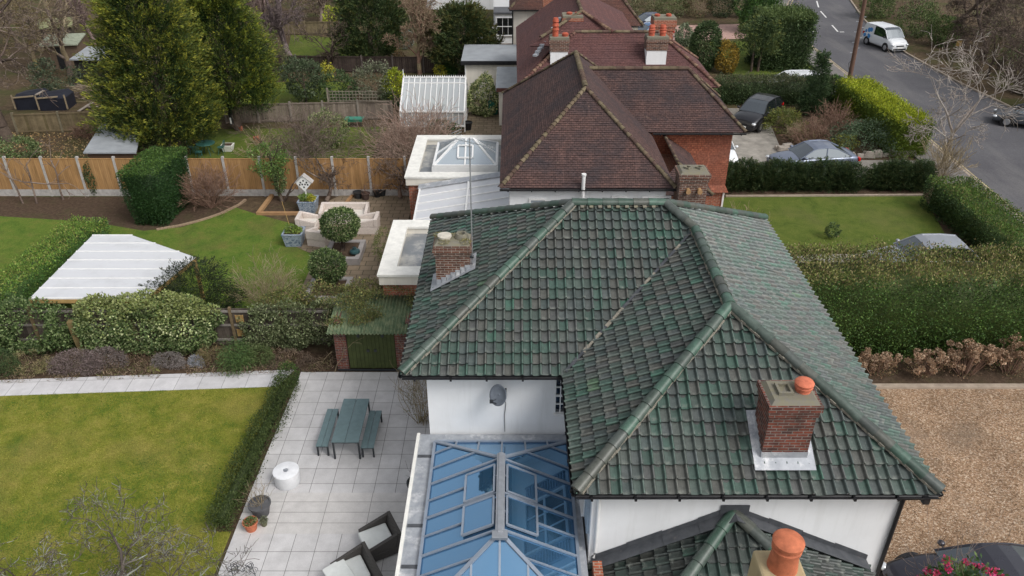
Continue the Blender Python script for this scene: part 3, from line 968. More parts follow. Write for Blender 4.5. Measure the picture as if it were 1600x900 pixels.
# right side
struct('gravel_drive', [[(7.9, 2), (60, 2), (60, 21.75), (7.9, 21.75)]], 0.02, GRAVEL)
struct('flower_bed', [[(8.4, 21.95), (24, 21.95), (24, 26), (8.4, 26)]], 0.03, SOIL)
struct('edging_kerb', [[(8.5, 21.74), (24, 21.74), (24, 21.96), (8.5, 21.96)]], 0.1, KERB, 0.1)
struct('front_lawn', [[(9.6, 31.6), (20.6, 32.2), (22.0, 38.35), (11.4, 38.2), (9.2, 36)]], 0.03, GRASS3)
struct('lawn_edging', [[(11.4, 38.22), (22.0, 38.38), (22.02, 38.5), (11.4, 38.34)]], 0.1, KERB, 0.1)
struct('front_soil', [[(8.9, 38.3), (23.4, 38.5), (23.4, 40.5), (8.9, 40.3)], [(20.6, 32.2), (21.6, 30.6), (23.3, 33), (23, 38.4), (22, 38.4)], [(16.2, 43.6), (24, 43.6), (24.3, 53), (17.6, 53)]], 0.018, SOIL)
struct('side_driveway', [[(9.0, 26), (22.6, 26), (21.5, 30.7), (20.6, 32.1), (9.6, 31.5)]], 0.012, DRIVE)
struct('neighbour_driveway', [[(8.9, 40.4), (24.6, 40.6), (24.5, 43.5), (16.8, 43.8), (17.5, 49), (17.4, 53.5), (8.9, 53.5)]], 0.015, DRIVE)
struct('pink_driveway', [[(8, 72), (30, 76), (30, 81.5), (8, 79)]], 0.015, PINKD)
struct('far_front_lawn', [[(17.5, 60.5), (25, 61), (25.6, 74), (18, 73)]], 0.02, GRASS3)
struct('parking_apron', [[(17, 55.9), (24.4, 56), (24.6, 60.3), (17, 60)]], 0.012, DRIVE)
RL = [(25.3, -20), (25.35, 25), (25.55, 35.2), (25.95, 42.8), (26.3, 50), (26.6, 61), (26.8, 73), (27.4, 80), (30.5, 90), (36, 104), (44, 120)]
RR = [(35.6, -20), (35.3, 30), (34.9, 54), (34.3, 60), (34.2, 68.6), (35.0, 77.7), (36, 83), (38.4, 93), (43, 104), (52, 118)]
struct('road', [RL + RR[::-1]], 0.03, ASPH)


def strip(line, w0, w1):
    """band alongside a line, from w0 to w1 to its left (looking along +Y: negative x)"""
    a, b = [], []
    for i, q in enumerate(line):
        p0, p1 = line[max(i - 1, 0)], line[min(i + 1, len(line) - 1)]
        d = Vector((p1[0] - p0[0], p1[1] - p0[1])).normalized()
        n = Vector((-d.y, d.x))
        a.append((q[0] + n.x * w0, q[1] + n.y * w0)); b.append((q[0] + n.x * w1, q[1] + n.y * w1))
    return [[a[i], a[i + 1], b[i + 1], b[i]] for i in range(len(line) - 1)]


struct('kerb', strip(RL, 0.0, 0.16) + strip(RR, 0.0, -0.16), 0.13, KERB, 0.13)
struct('yellow_line', strip(RL, -0.3, -0.2), 0.036, plain('faded_yellow_line', (0.4, 0.33, 0.2), 0.8, var=0.3, sc=3))
struct('pavement', strip(RL, 0.16, 2.0), 0.125, PAVE, 0.12)
struct('verge', strip(RR, -0.16, -2.4), 0.06, FLOOR)
mb = MB()
for (a, b) in ((G(1276, 2), G(1279, 12)), (G(1282, 18), G(1291, 28)), (G(1300, 40), G(1309, 50))):
    d = Vector((b[0] - a[0], b[1] - a[1])).normalized(); n = Vector((-d.y, d.x)) * 0.07
    mb.sheet([(a[0] + n.x, a[1] + n.y), (b[0] + n.x, b[1] + n.y), (b[0] - n.x, b[1] - n.y), (a[0] - n.x, a[1] - n.y)], 0.036)
for u0, u1, v in ((1265, 1277, 50), (1312, 1319, 50.5)):
    a, b = G(u0, v), G(u1, v); mb.sheet([(a[0], a[1] - .1), (b[0], b[1] - .1), (b[0], b[1] + .1), (a[0], a[1] + .1)], 0.036)
tag(mb.build('lane_markings', PAINTW), kind='structure')

# ================================================================== the green-roofed house
E0 = 5.2; TP = 0.578
XL, XR, YB, YM, YF, XW = -2.73, 8.77, 24.6, 15.69, 11.67, 1.34
YR = (YB + YM) / 2; HR = E0 + (YB - YM) / 2 * TP; HD = (YB - YM) / 2
XM = (XW + XR) / 2; HWD = (XR - XW) / 2; HW = E0 + HWD * TP
A = (XL + HD, YR, HR); B = (XR - HD, YR, HR)
AP = (XM, YF + HWD, HW); J = (XM, YM + HWD, HW)
c_ = lambda x, y: (x, y, E0)
house = thing('house', 'white rendered house under a hipped roof of glazed green tiles', 'house', (3.0, 18, 0))
WX0, WX1, WY0, WYM, WYF, WXW = -2.2, 8.35, 24.2, 16.05, 12.05, 1.72
mb = MB()
foot = [(WX0, WYM), (WXW, WYM), (WXW, WYF), (WX1, WYF), (WX1, WY0), (WX0, WY0)]
mb.prism(foot, 0, 5.12)
mb.build('wall', WHITE, house)
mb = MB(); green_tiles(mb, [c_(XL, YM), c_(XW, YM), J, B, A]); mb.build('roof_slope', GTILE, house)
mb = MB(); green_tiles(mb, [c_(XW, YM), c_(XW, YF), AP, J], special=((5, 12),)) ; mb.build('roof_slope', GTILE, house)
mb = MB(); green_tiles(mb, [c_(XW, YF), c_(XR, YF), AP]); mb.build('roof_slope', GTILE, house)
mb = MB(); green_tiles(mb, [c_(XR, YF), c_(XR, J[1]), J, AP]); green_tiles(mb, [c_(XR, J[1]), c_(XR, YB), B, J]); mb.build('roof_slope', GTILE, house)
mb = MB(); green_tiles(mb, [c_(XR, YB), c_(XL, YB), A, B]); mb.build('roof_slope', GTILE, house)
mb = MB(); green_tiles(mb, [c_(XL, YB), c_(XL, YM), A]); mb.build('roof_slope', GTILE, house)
up = lambda p, z=0.1: (p[0], p[1], p[2] + z)
for p, q in ((c_(XL, YM), A), (A, B), (c_(XL, YB), A), (c_(XR, YB), B), (J, B), (AP, J), (c_(XW, YF), AP), (c_(XR, YF), AP)):
    mb = MB(); ridge_run(mb, up(p), up(q), 0.128, 0.4, RGREEN, lift=0.05); mb.build('ridge_tiles', RGT, house, smooth=True)
# mortar bedding along hips, dentil slips under the main ridge
for p, q in ((c_(XL, YM), A), (AP, J), (c_(XW, YF), AP), (c_(XR, YF), AP)):
    p, q = Vector(up(p, 0.07)), Vector(up(q, 0.07)); n = 40; mb = MB()
    for i in range(n):
        a = p.lerp(q, i / n); b = p.lerp(q, (i + 1.02) / n)
        mb.beam(a, b, 0.25 + rt.uniform(-0.02, 0.06) , 0.05 + rt.uniform(0, .012))
    mb.build('ridge_mortar', MORTAR, house)
mb = MB(); mb.box(A[0] + .2, YR - .1, HR + .03, B[0] - .2, YR - .085, HR + .05)
x = A[0] + 0.25
while x < B[0] - 0.1:
    mb.obox((x, YR - 0.15, HR + 0.05), (0.1, 0.08, 0.04), rx=rad(30)); x += 0.25
mb.build('ridge_dentils', FLAUNCH, house)
# valley lead
mb = MB()
vv = (Vector(J) - Vector(c_(XW, YM))); L_ = vv.length; vv.normalize()
a0 = Vector(c_(XW, YM)) + Vector((0, 0, 0.1))
for i in range(24):
    p, q = a0 + vv * (L_ * i / 24), a0 + vv * (L_ * (i + 1.02) / 24)
    mb.mi = 0 if rt.random() < 0.7 else 1
    mb.beam(p, q, 0.05 + rt.uniform(0, 0.05), 0.03 + rt.uniform(0, 0.012))
mb.build('valley_gutter', [DLEAD, MORTAR], house)
# gutters, soffit, fascia
def gutter_run(mb, p, q, side):
    p, q = Vector(p), Vector(q); d = (q - p).normalized(); s_ = Vector(side)
    n = 7
    L_ = (q - p).length
    vs = []; fs = []
    for e_ in (p - d * 0.02, q + d * 0.02):
        for k_ in range(n):
            t = PI * k_ / (n - 1)
            vs.append(e_ + s_ * (0.06 - 0.065 * math.cos(t)) + Vector((0, 0, -0.065 * math.sin(t) - 0.02)))
        for k_ in range(n):
            t = PI * (n - 1 - k_) / (n - 1)
            vs.append(e_ + s_ * (0.06 - 0.055 * math.cos(t)) + Vector((0, 0, -0.055 * math.sin(t) - 0.018)))
    m = 2 * n
    for k_ in range(m): fs.append((k_, (k_ + 1) % m, m + (k_ + 1) % m, m + k_))
    fs.append(tuple(range(m - 1, -1, -1))); fs.append(tuple(range(m, 2 * m)))
    mb.add(vs, fs)
    x = 0.3
    while x < L_:
        c = p + d * x + s_ * 0.06
        mb.obox((c.x, c.y, c.z - 0.06), (0.05, 0.16, 0.06) if abs(d.x) > 0.5 else (0.16, 0.05, 0.06)); x += 0.9


mb = MB()
z = E0 - 0.02
gutter_run(mb, (XL, YM, z), (XW, YM, z), (0, -1, 0)); gutter_run(mb, (XW, YM, z), (XW, YF, z), (-1, 0, 0))
gutter_run(mb, (XW, YF, z), (XR, YF, z), (0, -1, 0)); gutter_run(mb, (XR, YF, z), (XR, YB, z), (1, 0, 0))
gutter_run(mb, (XL, YB, z), (XL, YM, z), (-1, 0, 0)); gutter_run(mb, (XL, YB, z), (XR, YB, z), (0, 1, 0))
mb.build('gutter', BLACK, house)
mb = MB()
I = 0.05
fo = [(XL + I, YM + I), (XW + I, YM + I), (XW + I, YF + I), (XR - I, YF + I), (XR - I, YB - I), (XL + I, YB - I)]
mb.prism(fo, 5.125, 5.15)
mb.build('soffit', plain('dark_soffit', (0.06, 0.055, 0.05), 0.8), house)
# downpipes
mb = MB(); mb.tube([(XR - 0.25, YF - 0.06, 5.1), (XR - 0.3, YF + 0.1, 4.95), (WX1 - 0.02, WYF - 0.06, 4.7), (WX1 - 0.02, WYF - 0.06, 0.1)], 0.045, 10)
mb.obox((XR - 0.25, YF - 0.06, 5.06), (0.13, 0.13, 0.14)); mb.build('downpipe', BLACK, house, smooth=True)
mb = MB(); mb.tube([(1.86, WYF - 0.05, 5.0), (1.86, WYF - 0.05, 3.05), (1.82, WYF - 0.14, 2.95)], 0.04, 10)
mb.build('downpipe', UPVC, house, smooth=True)
# sash window beside the inner corner, and a shuttered one in the wing's side wall
def window(parent, c, wd, ht, axis, out, name='window', bars=(1, 1), fr=0.06, glass=None, frm=None, th=0.08):
    """frame + pane as a sub-part. c: centre on the wall face; axis 'x' or 'y' runs along the wall; out = +-1"""
    mb = MB()
    def bx(a0, a1, z0, z1, d0, d1, m):
        if axis == 'x': m.box(c[0] + a0, c[1] + d0 * out, c[2] + z0, c[0] + a1, c[1] + d1 * out, c[2] + z1)
        else: m.box(c[0] + d0 * out, c[1] + a0, c[2] + z0, c[0] + d1 * out, c[1] + a1, c[2] + z1)
    h, wv = ht / 2, wd / 2
    bx(-wv - fr, -wv, -h - fr, h + fr, -0.02, th, mb); bx(wv, wv + fr, -h - fr, h + fr, -0.02, th, mb)
    bx(-wv, wv, h, h + fr, -0.02, th, mb); bx(-wv - 0.05, wv + 0.05, -h - fr * 1.2, -h, -0.02, th + 0.05, mb)
    for i in range(1, bars[0] + 1):
        a = -wv + wd * i / (bars[0] + 1); bx(a - 0.014, a + 0.014, -h, h, 0.0, 0.045, mb)
    for i in range(1, bars[1] + 1):
        a = -h + ht * i / (bars[1] + 1); t = 0.03 if i == (bars[1] + 1) // 2 else 0.014
        bx(-wv, wv, a - t, a + t, 0.002, 0.05, mb)
    o = mb.build(name, frm or UPVC, parent)
    gm = MB(); bx(-wv, wv, -h, h, 0.004, 0.018, gm)
    gm.build('pane', glass or WINGLASS, o)
    return o


window(house, (1.32, WYM, 4.28), 0.36, 1.1, 'x', -1, bars=(2, 3))
wn = window(house, (WXW, 13.6, 4.0), 1.5, 1.25, 'y', -1, bars=(2, 1))
for s_ in (-1, 1):
    mb = MB(); y0 = 13.6 + s_ * 1.1
    mb.box(WXW - 0.06, y0 - 0.25, 3.35, WXW, y0 - 0.2, 4.65); mb.box(WXW - 0.06, y0 + 0.2, 3.35, WXW, y0 + 0.25, 4.65)
    for i in range(16): mb.obox((WXW - 0.035, y0, 3.4 + i * 0.08), (0.02, 0.4, 0.075), ry=rad(25))
    mb.build('shutter', plain('blue_grey_shutter', (0.3, 0.36, 0.42), 0.6), house)
# chimneys
def flue_stack(parent, x0, x1, y0, y1, z0, z1, mat, courses=2, capz=0.08, taper=0.0, name='chimney'):
    mb = MB(); mb.box(x0, y0, z0, x1, y1, z1 - 0.3)
    o = None
    for i in range(courses):
        e = 0.035 * (i + 1) if i < 2 else 0.035
        a = z1 - 0.3 + 0.3 * i / courses
        mb.box(x0 - e, y0 - e, a, x1 + e, y1 + e, a + 0.3 / courses)
    o = mb.build(name, mat, parent)
    m2 = MB(); e = 0.02
    m2.hexa([(x0 - e, y0 - e, z1), (x1 + e, y0 - e, z1), (x1 + e, y1 + e, z1), (x0 - e, y1 + e, z1),
             (x0 + .06, y0 + .06, z1 + capz), (x1 - .06, y0 + .06, z1 + capz), (x1 - .06, y1 - .06, z1 + capz), (x0 + .06, y1 - .06, z1 + capz)])
    m2.build('mortar_cap', FLAUNCH, o)
    return o


# wing chimney
cx0, cx1, cy0, cy1 = 5.2, 6.15, 12.22, 12.98
ch = flue_stack(house, cx0, cx1, cy0, cy1, 5.0, 7.05, BRICK)
m2 = MB(); px, pyy = 5.92, 12.6
m2.lathe((px, pyy, 7.08), [(0.15, 0), (0.155, 0.1), (0.15, 0.12), (0.175, 0.125), (0.185, 0.17), (0.16, 0.19), (0.15, 0.2)], 24)
m2.lathe((px, pyy, 7.28), [(0.12, 0), (0.19, 0.02), (0.195, 0.05), (0.17, 0.085), (0.08, 0.11)], 24); m2.build('chimney_pot', plain('orange_terracotta', (0.55, 0.16, 0.09), 0.75, var=0.3, sc=7), ch, smooth=True)
m2 = MB()
for (a, b, c, d) in ((5.38, 12.42, 5.68, 12.47), (5.38, 12.73, 5.68, 12.78), (5.38, 12.47, 5.43, 12.73), (5.63, 12.47, 5.68, 12.73)): m2.box(a, b, 7.05, c, d, 7.2)
m2.build('square_flue', FLAUNCH, ch)
mb = MB()     # lead apron and side soakers round the wing chimney
zz = lambda y: E0 + (y - YF) * TP + 0.15
nF = (0, -TP, 1)
for (a, b, c, d) in ((cx0 - 0.16, 11.98, cx1 + 0.16, cy0 + 0.02), (cx0 - 0.16, cy0 + 0.02, cx0 + 0.01, cy1 + 0.14), (cx1 - 0.01, cy0 + 0.02, cx1 + 0.16, cy1 + 0.14), (cx0 + 0.01, cy1 - 0.01, cx1 - 0.01, cy1 + 0.14)):
    mb.slab([(a, b, zz(b)), (c, b, zz(b)), (c, d, zz(d)), (a, d, zz(d))], nF, 0.012)
mb.box(cx0 - 0.012, cy0 - 0.012, zz(cy0) - 0.02, cx1 + 0.012, cy0 - 0.002, zz(cy0) + 0.14)
for i in range(6):
    y = cy0 + i * 0.127
    for xx in (cx0 - 0.012, cx1 + 0.002): mb.box(xx, y, zz(y), xx + 0.01, y + 0.127, zz(y) + 0.15)
mb.build('chimney_flashing', LEAD, house)
# left slope chimney (older, mossy)
ax0, ax1, ay0, ay1 = -2.16, -1.2, 19.3, 20.0
ch2 = flue_stack(house, ax0, ax1, ay0, ay1, 5.2, 6.95, BRICKD, 3)
m2 = MB(); m2.lathe((-1.9, 19.62, 6.97), [(0.17, 0), (0.17, 0.1), (0.2, 0.11), (0.2, 0.16), (0.05, 0.18)], 20); m2.build('chimney_pot', plain('stone_cap', (0.5, 0.47, 0.4), 0.9), ch2, smooth=True)
m2 = MB(); m2.lathe((-1.42, 19.66, 6.97), [(0.2, 0), (0.19, 0.12), (0.15, 0.2), (0.1, 0.2), (0.09, 0.08)], 18); m2.build('chimney_pot', FLAUNCH, ch2, smooth=True)
f = Fol(3)
for (x, y) in ((-1.42, 19.66), (-1.9, 19.4), (-1.3, 19.4), (-1.62, 19.75), (-2.05, 19.8)):
    f.blob((x, y, 7.03), (0.16, 0.14, 0.07), 260, 0.04, 0.02, pal((0.2, 0.17, 0.05), (0.12, 0.12, 0.05), (0.24, 0.22, 0.12)))
o = f.build('moss', ch2); o.location = -house.location
mb = MB(); zl = lambda x: E0 + (x - XL) * TP + 0.15
nL = (-TP, 0, 1)
for (a, b, c, d) in ((ax0 - 0.18, ay0 - 0.16, ax0 + 0.02, ay1 + 0.12),):
    mb.slab([(a, b, zl(a)), (c, b, zl(c)), (c, d, zl(c)), (a, d, zl(a))], nL, 0.012)
n = 7
for i in range(n):
    x = ax0 + (ax1 - ax0) * i / n; x1 = ax0 + (ax1 - ax0) * (i + 1) / n + 0.02
    mb.box(x, ay0 - 0.014, zl(x) - 0.02, x1, ay0 - 0.003, zl(x1) + 0.1)
    mb.slab([(x, ay0 - 0.17, zl(x)), (x1, ay0 - 0.17, zl(x1)), (x1, ay0, zl(x1)), (x, ay0, zl(x))], nL, 0.01)
mb.slab([(ax1 - 0.01, ay0 - 0.17, zl(ax1)), (ax1 + 0.16, ay0 - 0.17, zl(ax1 + .16)), (ax1 + 0.16, ay1 + 0.1, zl(ax1 + .16)), (ax1 - 0.01, ay1 + 0.1, zl(ax1))], nL, 0.012)
mb.build('chimney_flashing', LEAD, house)
# lower bay roof against the wing's front wall
RA = (4.79, WYF - 0.02, 4.15); ez = 2.3; run = (RA[2] - ez) / 0.62
bl = (RA[0] - 2.95, WYF - 0.02, ez); fl = (RA[0] - 2.95, WYF - 4.2, ez)
LB = (1.95, WYF - 0.02, 2.75)
xl, xr, yf = RA[0] - 3.0, RA[0] + 3.2, WYF - 3.1
ezl = 2.6
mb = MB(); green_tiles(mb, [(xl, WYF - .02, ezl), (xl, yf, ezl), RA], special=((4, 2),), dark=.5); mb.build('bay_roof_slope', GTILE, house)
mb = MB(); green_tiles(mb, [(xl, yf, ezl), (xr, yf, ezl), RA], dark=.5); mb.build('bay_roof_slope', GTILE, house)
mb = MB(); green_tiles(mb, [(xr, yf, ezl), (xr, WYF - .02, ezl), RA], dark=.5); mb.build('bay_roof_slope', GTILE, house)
for q in ((xl, yf, ezl), (xr, yf, ezl)):
    mb = MB(); ridge_run(mb, up(q), up(RA), 0.13, 0.45, RGREEN); mb.build('ridge_tiles', RGT, house, smooth=True)
mb = MB(); mb.prism([(xl + .3, yf + .3), (xr - .3, yf + .3), (xr - .3, WYF - .01), (xl + .3, WYF - .01)], 0, ezl - 0.06); mb.build('bay_wall', WHITE, house)
mb = MB()
Wy = WYF - 0.015
def lead_strip(p, q, h, out):
    p, q = Vector(p), Vector(q)
    mb.hexa([p + Vector((0, -0.012, 0)), q + Vector((0, -0.012, 0)), q, p, p + Vector((0, -0.012, h)), q + Vector((0, -0.012, h)), q + Vector((0, 0, h)), p + Vector((0, 0, h))])
    mb.hexa([p + Vector((0, -out, -0.0)), q + Vector((0, -out, 0.0)), q, p, p + Vector((0, -out, 0.012)), q + Vector((0, -out, 0.012)), q + Vector((0, 0, 0.012)), p + Vector((0, 0, 0.012))])
Lp = Vector((xl, Wy, ezl + 0.16)); Rp = Vector((xr, Wy, ezl + 0.16)); Ap = Vector((RA[0], Wy, RA[2] + 0.16))
for i in range(4):
    lead_strip(Lp.lerp(Ap, i / 4), Lp.lerp(Ap, (i + 1.01) / 4), 0.13 + 0.03 * (i % 2), 0.3)
    lead_strip(Ap.lerp(Rp, i / 4), Ap.lerp(Rp, (i + 1.01) / 4), 0.13 + 0.03 * (i % 2), 0.3)
mb.box(RA[0] - 0.3, Wy - 0.02, RA[2] - 0.05, RA[0] + 0.32, Wy - 0.003, RA[2] + 0.32)
mb.build('bay_flashing', DLEAD, house)
# buff stack with terracotta pot, in front
tx, ty, tz = G(1229, 858, 8.3)[0], G(1229, 858, 8.3)[1], 8.3
mb = MB(); mb.hexa([(tx - .42, ty - .4, 0), (tx + .42, ty - .4, 0), (tx + .42, ty + .4, 0), (tx - .42, ty + .4, 0), (tx - .34, ty - .34, 7.95), (tx + .3, ty - .34, 7.95), (tx + .3, ty + .3, 7.95), (tx - .34, ty + .3, 7.95)])
b3 = mb.build('chimney', BUFF, house, bevel=0.04)
m2 = MB(); m2.lathe((tx, ty, 7.93), [(0.215, 0), (0.185, 0.33), (0.19, 0.36), (0.205, 0.37), (0.21, 0.42), (0.175, 0.44), (0.15, 0.46), (0.215, 0.48), (0.22, 0.54), (0.19, 0.575), (0.05, 0.6)], 28)
m2.build('chimney_pot', plain('orange_terracotta_b', (0.48, 0.15, 0.075), 0.8, var=0.3, sc=6), b3, smooth=True)
# short brick pier with lead top beside the lead gutter
mb = MB(); mb.box(1.78, 11.2, 2.0, 1.98, 11.75, 3.05); mb.build('brick_pier', BRICKO, house)

# ------------------------------------------------------------------ orangery
og = thing('orangery', 'flat roofed orangery with blue glass lantern roof beside the white wing', 'orangery', (-0.4, 12.9, 0))
OX0, OX1, OY0, OY1 = -2.5, 1.66, 9.6, 16.0
mb = MB(); mb.prism([(OX0 + .1, OY0 + .1), (OX1, OY0 + .1), (OX1, OY1), (OX0 + .1, OY1)], 0, 2.86); mb.build('wall', WHITE, og)
LX0, LX1, LY0, LY1 = -2.03, 1.47, 10.18, 15.62; LZ = 3.04
mb = MB()
for (a, b, c, d) in ((OX0, OY0, LX0, OY1), (LX1, OY0, OX1, OY1), (LX0, LY1, LX1, OY1), (LX0, OY0, LX1, LY0)): mb.box(a, b, 2.87, c, d, 2.98)
mb.build('lead_roof', LEAD, og)
mb = MB()
for y in (15.1, 12.77, 11.6, 10.4): mb.box(OX0 + .06, y, 2.97, LX0 - .02, y + 0.09, 3.0)
mb.build('roof_joint', DLEAD, og)
mb = MB(); mb.box(OX0 - 0.04, OY0, 2.8, OX0 + 0.04, OY1, 3.03); mb.box(OX0 - .04, OY0 - .04, 2.8, OX1, OY0 + .03, 3.03)
mb.box(LX0 - .035, LY0, 2.97, LX0 - .003, LY1, 3.05); mb.box(LX1 + .003, LY0, 2.97, LX1 + .035, LY1, 3.05); mb.box(LX0, LY1 + .003, 2.97, LX1, LY1 + .05, 3.06); mb.build('roof_edge_trim', COPING, og)
R0 = Vector((-0.26, 14.05, 3.92)); R1 = Vector((-0.26, 11.75, 3.92))
C = {k_: Vector(v_) for k_, v_ in dict(bl=(LX0, LY1, LZ), br=(LX1, LY1, LZ), fl=(LX0, LY0, LZ), fr=(LX1, LY0, LZ)).items()}
mb = MB()
for pts in ([C['fl'], R1, R0, C['bl']], [C['fr'], C['br'], R0, R1], [C['bl'], R0, C['br']], [C['fl'], C['fr'], R1]):
    n = (pts[1] - pts[0]).cross(pts[2] - pts[0]); n = n if n.z > 0 else -n
    mb.slab(pts, n, 0.02)
mb.build('lantern_glass', BLUEGLASS, og)
mb = MB(); U = Vector((0, 0, 0.03))
for p, q in ((C['fl'], R1), (C['fr'], R1), (C['bl'], R0), (C['br'], R0)): mb.beam(p + U, q + U, 0.085, 0.045)
for p, q in ((C['fl'], C['bl']), (C['fr'], C['br']), (C['bl'], C['br']), (C['fl'], C['fr'])): mb.beam(p + U, q + U, 0.07, 0.05)
def on(side, y):
    """eaves point at y and where its rafter meets ridge or hip"""
    xe = LX0 if side < 0 else LX1
    if y > R0.y: t = (LY1 - y) / (LY1 - R0.y)
    elif y < R1.y: t = (y - LY0) / (R1.y - LY0)
    else: t = 1
    return Vector((xe, y, LZ)), Vector((xe + (R0.x - xe) * t, y, LZ + (R0.z - LZ) * t))
def shear(side, y, dy):
    p, _ = on(side, y); t = None
    return p
ys = [10.75, 11.3, 11.85, 12.4, 12.95, 13.5, 14.05, 14.6, 15.15]
for sd_ in (-1, 1):
    for i, y in enumerate(ys):
        p, q = on(sd_, y)
        th = 0.05 if i in (2, 4, 6) else 0.032
        mb.beam(p + U, q + U, th, 0.04)
for x in (-1.45, -0.86, -0.26, 0.34, 0.92):
    for (yy, rr) in ((LY1, R0), (LY0, R1)):
        t = 1 - abs(x - R0.x) / (abs((LX0 if x < R0.x else LX1) - R0.x))
        p = Vector((x, yy, LZ)); q = Vector((x, yy + (rr.y - yy) * t, LZ + (rr.z - LZ) * t)); mb.beam(p + U, q + U, 0.045, 0.04)
mb.build('glazing_bar', ALU, og)
mb = MB(); mb.beam(R0 + Vector((0, .1, .05)), R1 + Vector((0, -.05, .05)), 0.2, 0.08); mb.beam(R0 + Vector((0, .1, .1)), R1 + Vector((0, -.05, .1)), 0.11, 0.04)
mb.obox(R1 + Vector((0, -.1, .05)), (0.34, 0.2, 0.09)); mb.build('lantern_ridge', GREYM, og, bevel=0.01)
# opening vents on both slopes near the ridge
for sd_ in (-1, 1):
    for (y0, y1) in ((12.0, 12.85), (12.98, 13.85)):
        mb = MB(); xe = LX0 if sd_ < 0 else LX1
        P_ = lambda t, y: Vector((R0.x + (xe - R0.x) * t, y, R0.z + (LZ - R0.z) * t)) + Vector((0.03 * sd_, 0, 0.055))
        for (ta, ya, tb, yb) in ((.07, y0, .07, y1), (.46, y0, .46, y1), (.07, y0, .46, y0), (.07, y1, .46, y1)): mb.beam(P_(ta, ya), P_(tb, yb), 0.05, 0.045)
        vo = mb.build('roof_vent', ALU, og)
        m2 = MB(); n = (P_(.07, y0) - P_(.46, y0)).cross(P_(.07, y1) - P_(.07, y0)); n = n if n.z > 0 else -n
        m2.slab([P_(.09, y0 + .02), P_(.44, y0 + .02), P_(.44, y1 - .02), P_(.09, y1 - .02)], n, 0.015); m2.build('vent_glass', BLUEGLASS, vo)

# ------------------------------------------------------------------ dish and aerial
sdh = thing('satellite_dish', 'grey satellite dish on a cranked arm fixed to the white wall', 'satellite dish', (-0.2, 16.0, 4.0))
mb = MB()
ax = Vector((-0.42, -0.7, 0.38)).normalized(); u_ = ax.cross(Vector((0, 0, 1))).normalized(); v_ = ax.cross(u_)
dc = Vector((-0.32, 15.62, 4.62)); vs = []; fs = []
rings = 6
for i in range(rings + 1):
    for k_ in range(28):
        t = 2 * PI * k_ / 28; r = 0.27 * i / rings
        vs.append(dc + u_ * (r * 0.92 * math.cos(t)) + v_ * (r * 1.05 * math.sin(t)) + ax * (0.07 * (i / rings) ** 2))
for i in range(rings):
    for k_ in range(28): fs.append((i * 28 + k_, i * 28 + (k_ + 1) % 28, (i + 1) * 28 + (k_ + 1) % 28, (i + 1) * 28 + k_))
mb.add(vs, fs); o = mb.build('dish', plain('dish_grey', (0.13, 0.15, 0.18), 0.5), sdh, smooth=True)
sm = o.modifiers.new('solid', 'SOLIDIFY'); sm.thickness = 0.012
mb = MB(); fp = dc + ax * 0.36 - v_ * -0.12
mb.tube([dc - v_ * -0.25, fp], 0.014, 8); mb.obox(fp, (0.09, 0.07, 0.07)); mb.build('feed_arm', DGREY, sdh)
mb = MB(); mb.tube([dc - ax * 0.02, (-0.2, 15.8, 4.55), (-0.2, 15.94, 4.4), (-0.2, 16.04, 4.4)], 0.022, 8); mb.box(-0.26, 16.02, 4.3, -0.14, 16.05, 4.5)
mb.build('wall_bracket', DGREY, sdh)
mb = MB(); mb.tube([fp, (-0.22, 15.99, 4.3), (-0.16, 16.03, 4.0), (-0.2, 16.03, 3.6), (-0.19, 16.03, 3.05)], 0.008, 6); mb.build('cable', BLACK, sdh)
ae = thing('tv_aerial', 'tall slim aerial mast strapped to the mossy left chimney', 'aerial', (-1.13, 19.5, 6.3))
mb = MB(); mb.tube([(-1.13, 19.5, 5.95), (-1.11, 19.5, 10.02)], 0.019, 8); mb.build('mast', GREYM, ae, smooth=True)
mb = MB(); bd = Vector((0.75, -0.5, 0.0)).normalized(); cb = Vector((-1.11, 19.5, 9.9))
mb.tube([cb - bd * 0.45, cb + bd * 0.75], 0.012, 6); pe = Vector((-bd.y, bd.x, 0))
for i in range(10):
    c = cb + bd * (-0.4 + i * 0.12); mb.tube([c - pe * (0.16 - i * 0.006), c + pe * (0.16 - i * 0.006)], 0.005, 5)
for k_ in (-1, 1):
    for h_ in (0.06, 0.14, 0.22): c = cb - bd * 0.42; mb.tube([c + Vector((0, 0, h_ * k_)) - pe * 0.22, c + Vector((0, 0, h_ * k_)) + pe * 0.22], 0.005, 5)
mb.build('antenna', GREYM, ae)
mb = MB(); mb.obox((-1.15, 19.5, 6.15), (0.12, 0.1, 0.05)); mb.obox((-1.15, 19.5, 6.5), (0.12, 0.1, 0.05)); mb.tube([(-1.13, 19.47, 6.3), (-1.1, 19.3, 5.98), (-1.05, 19.1, 6.15)], 0.01, 5); mb.build('bracket', DGREY, ae)
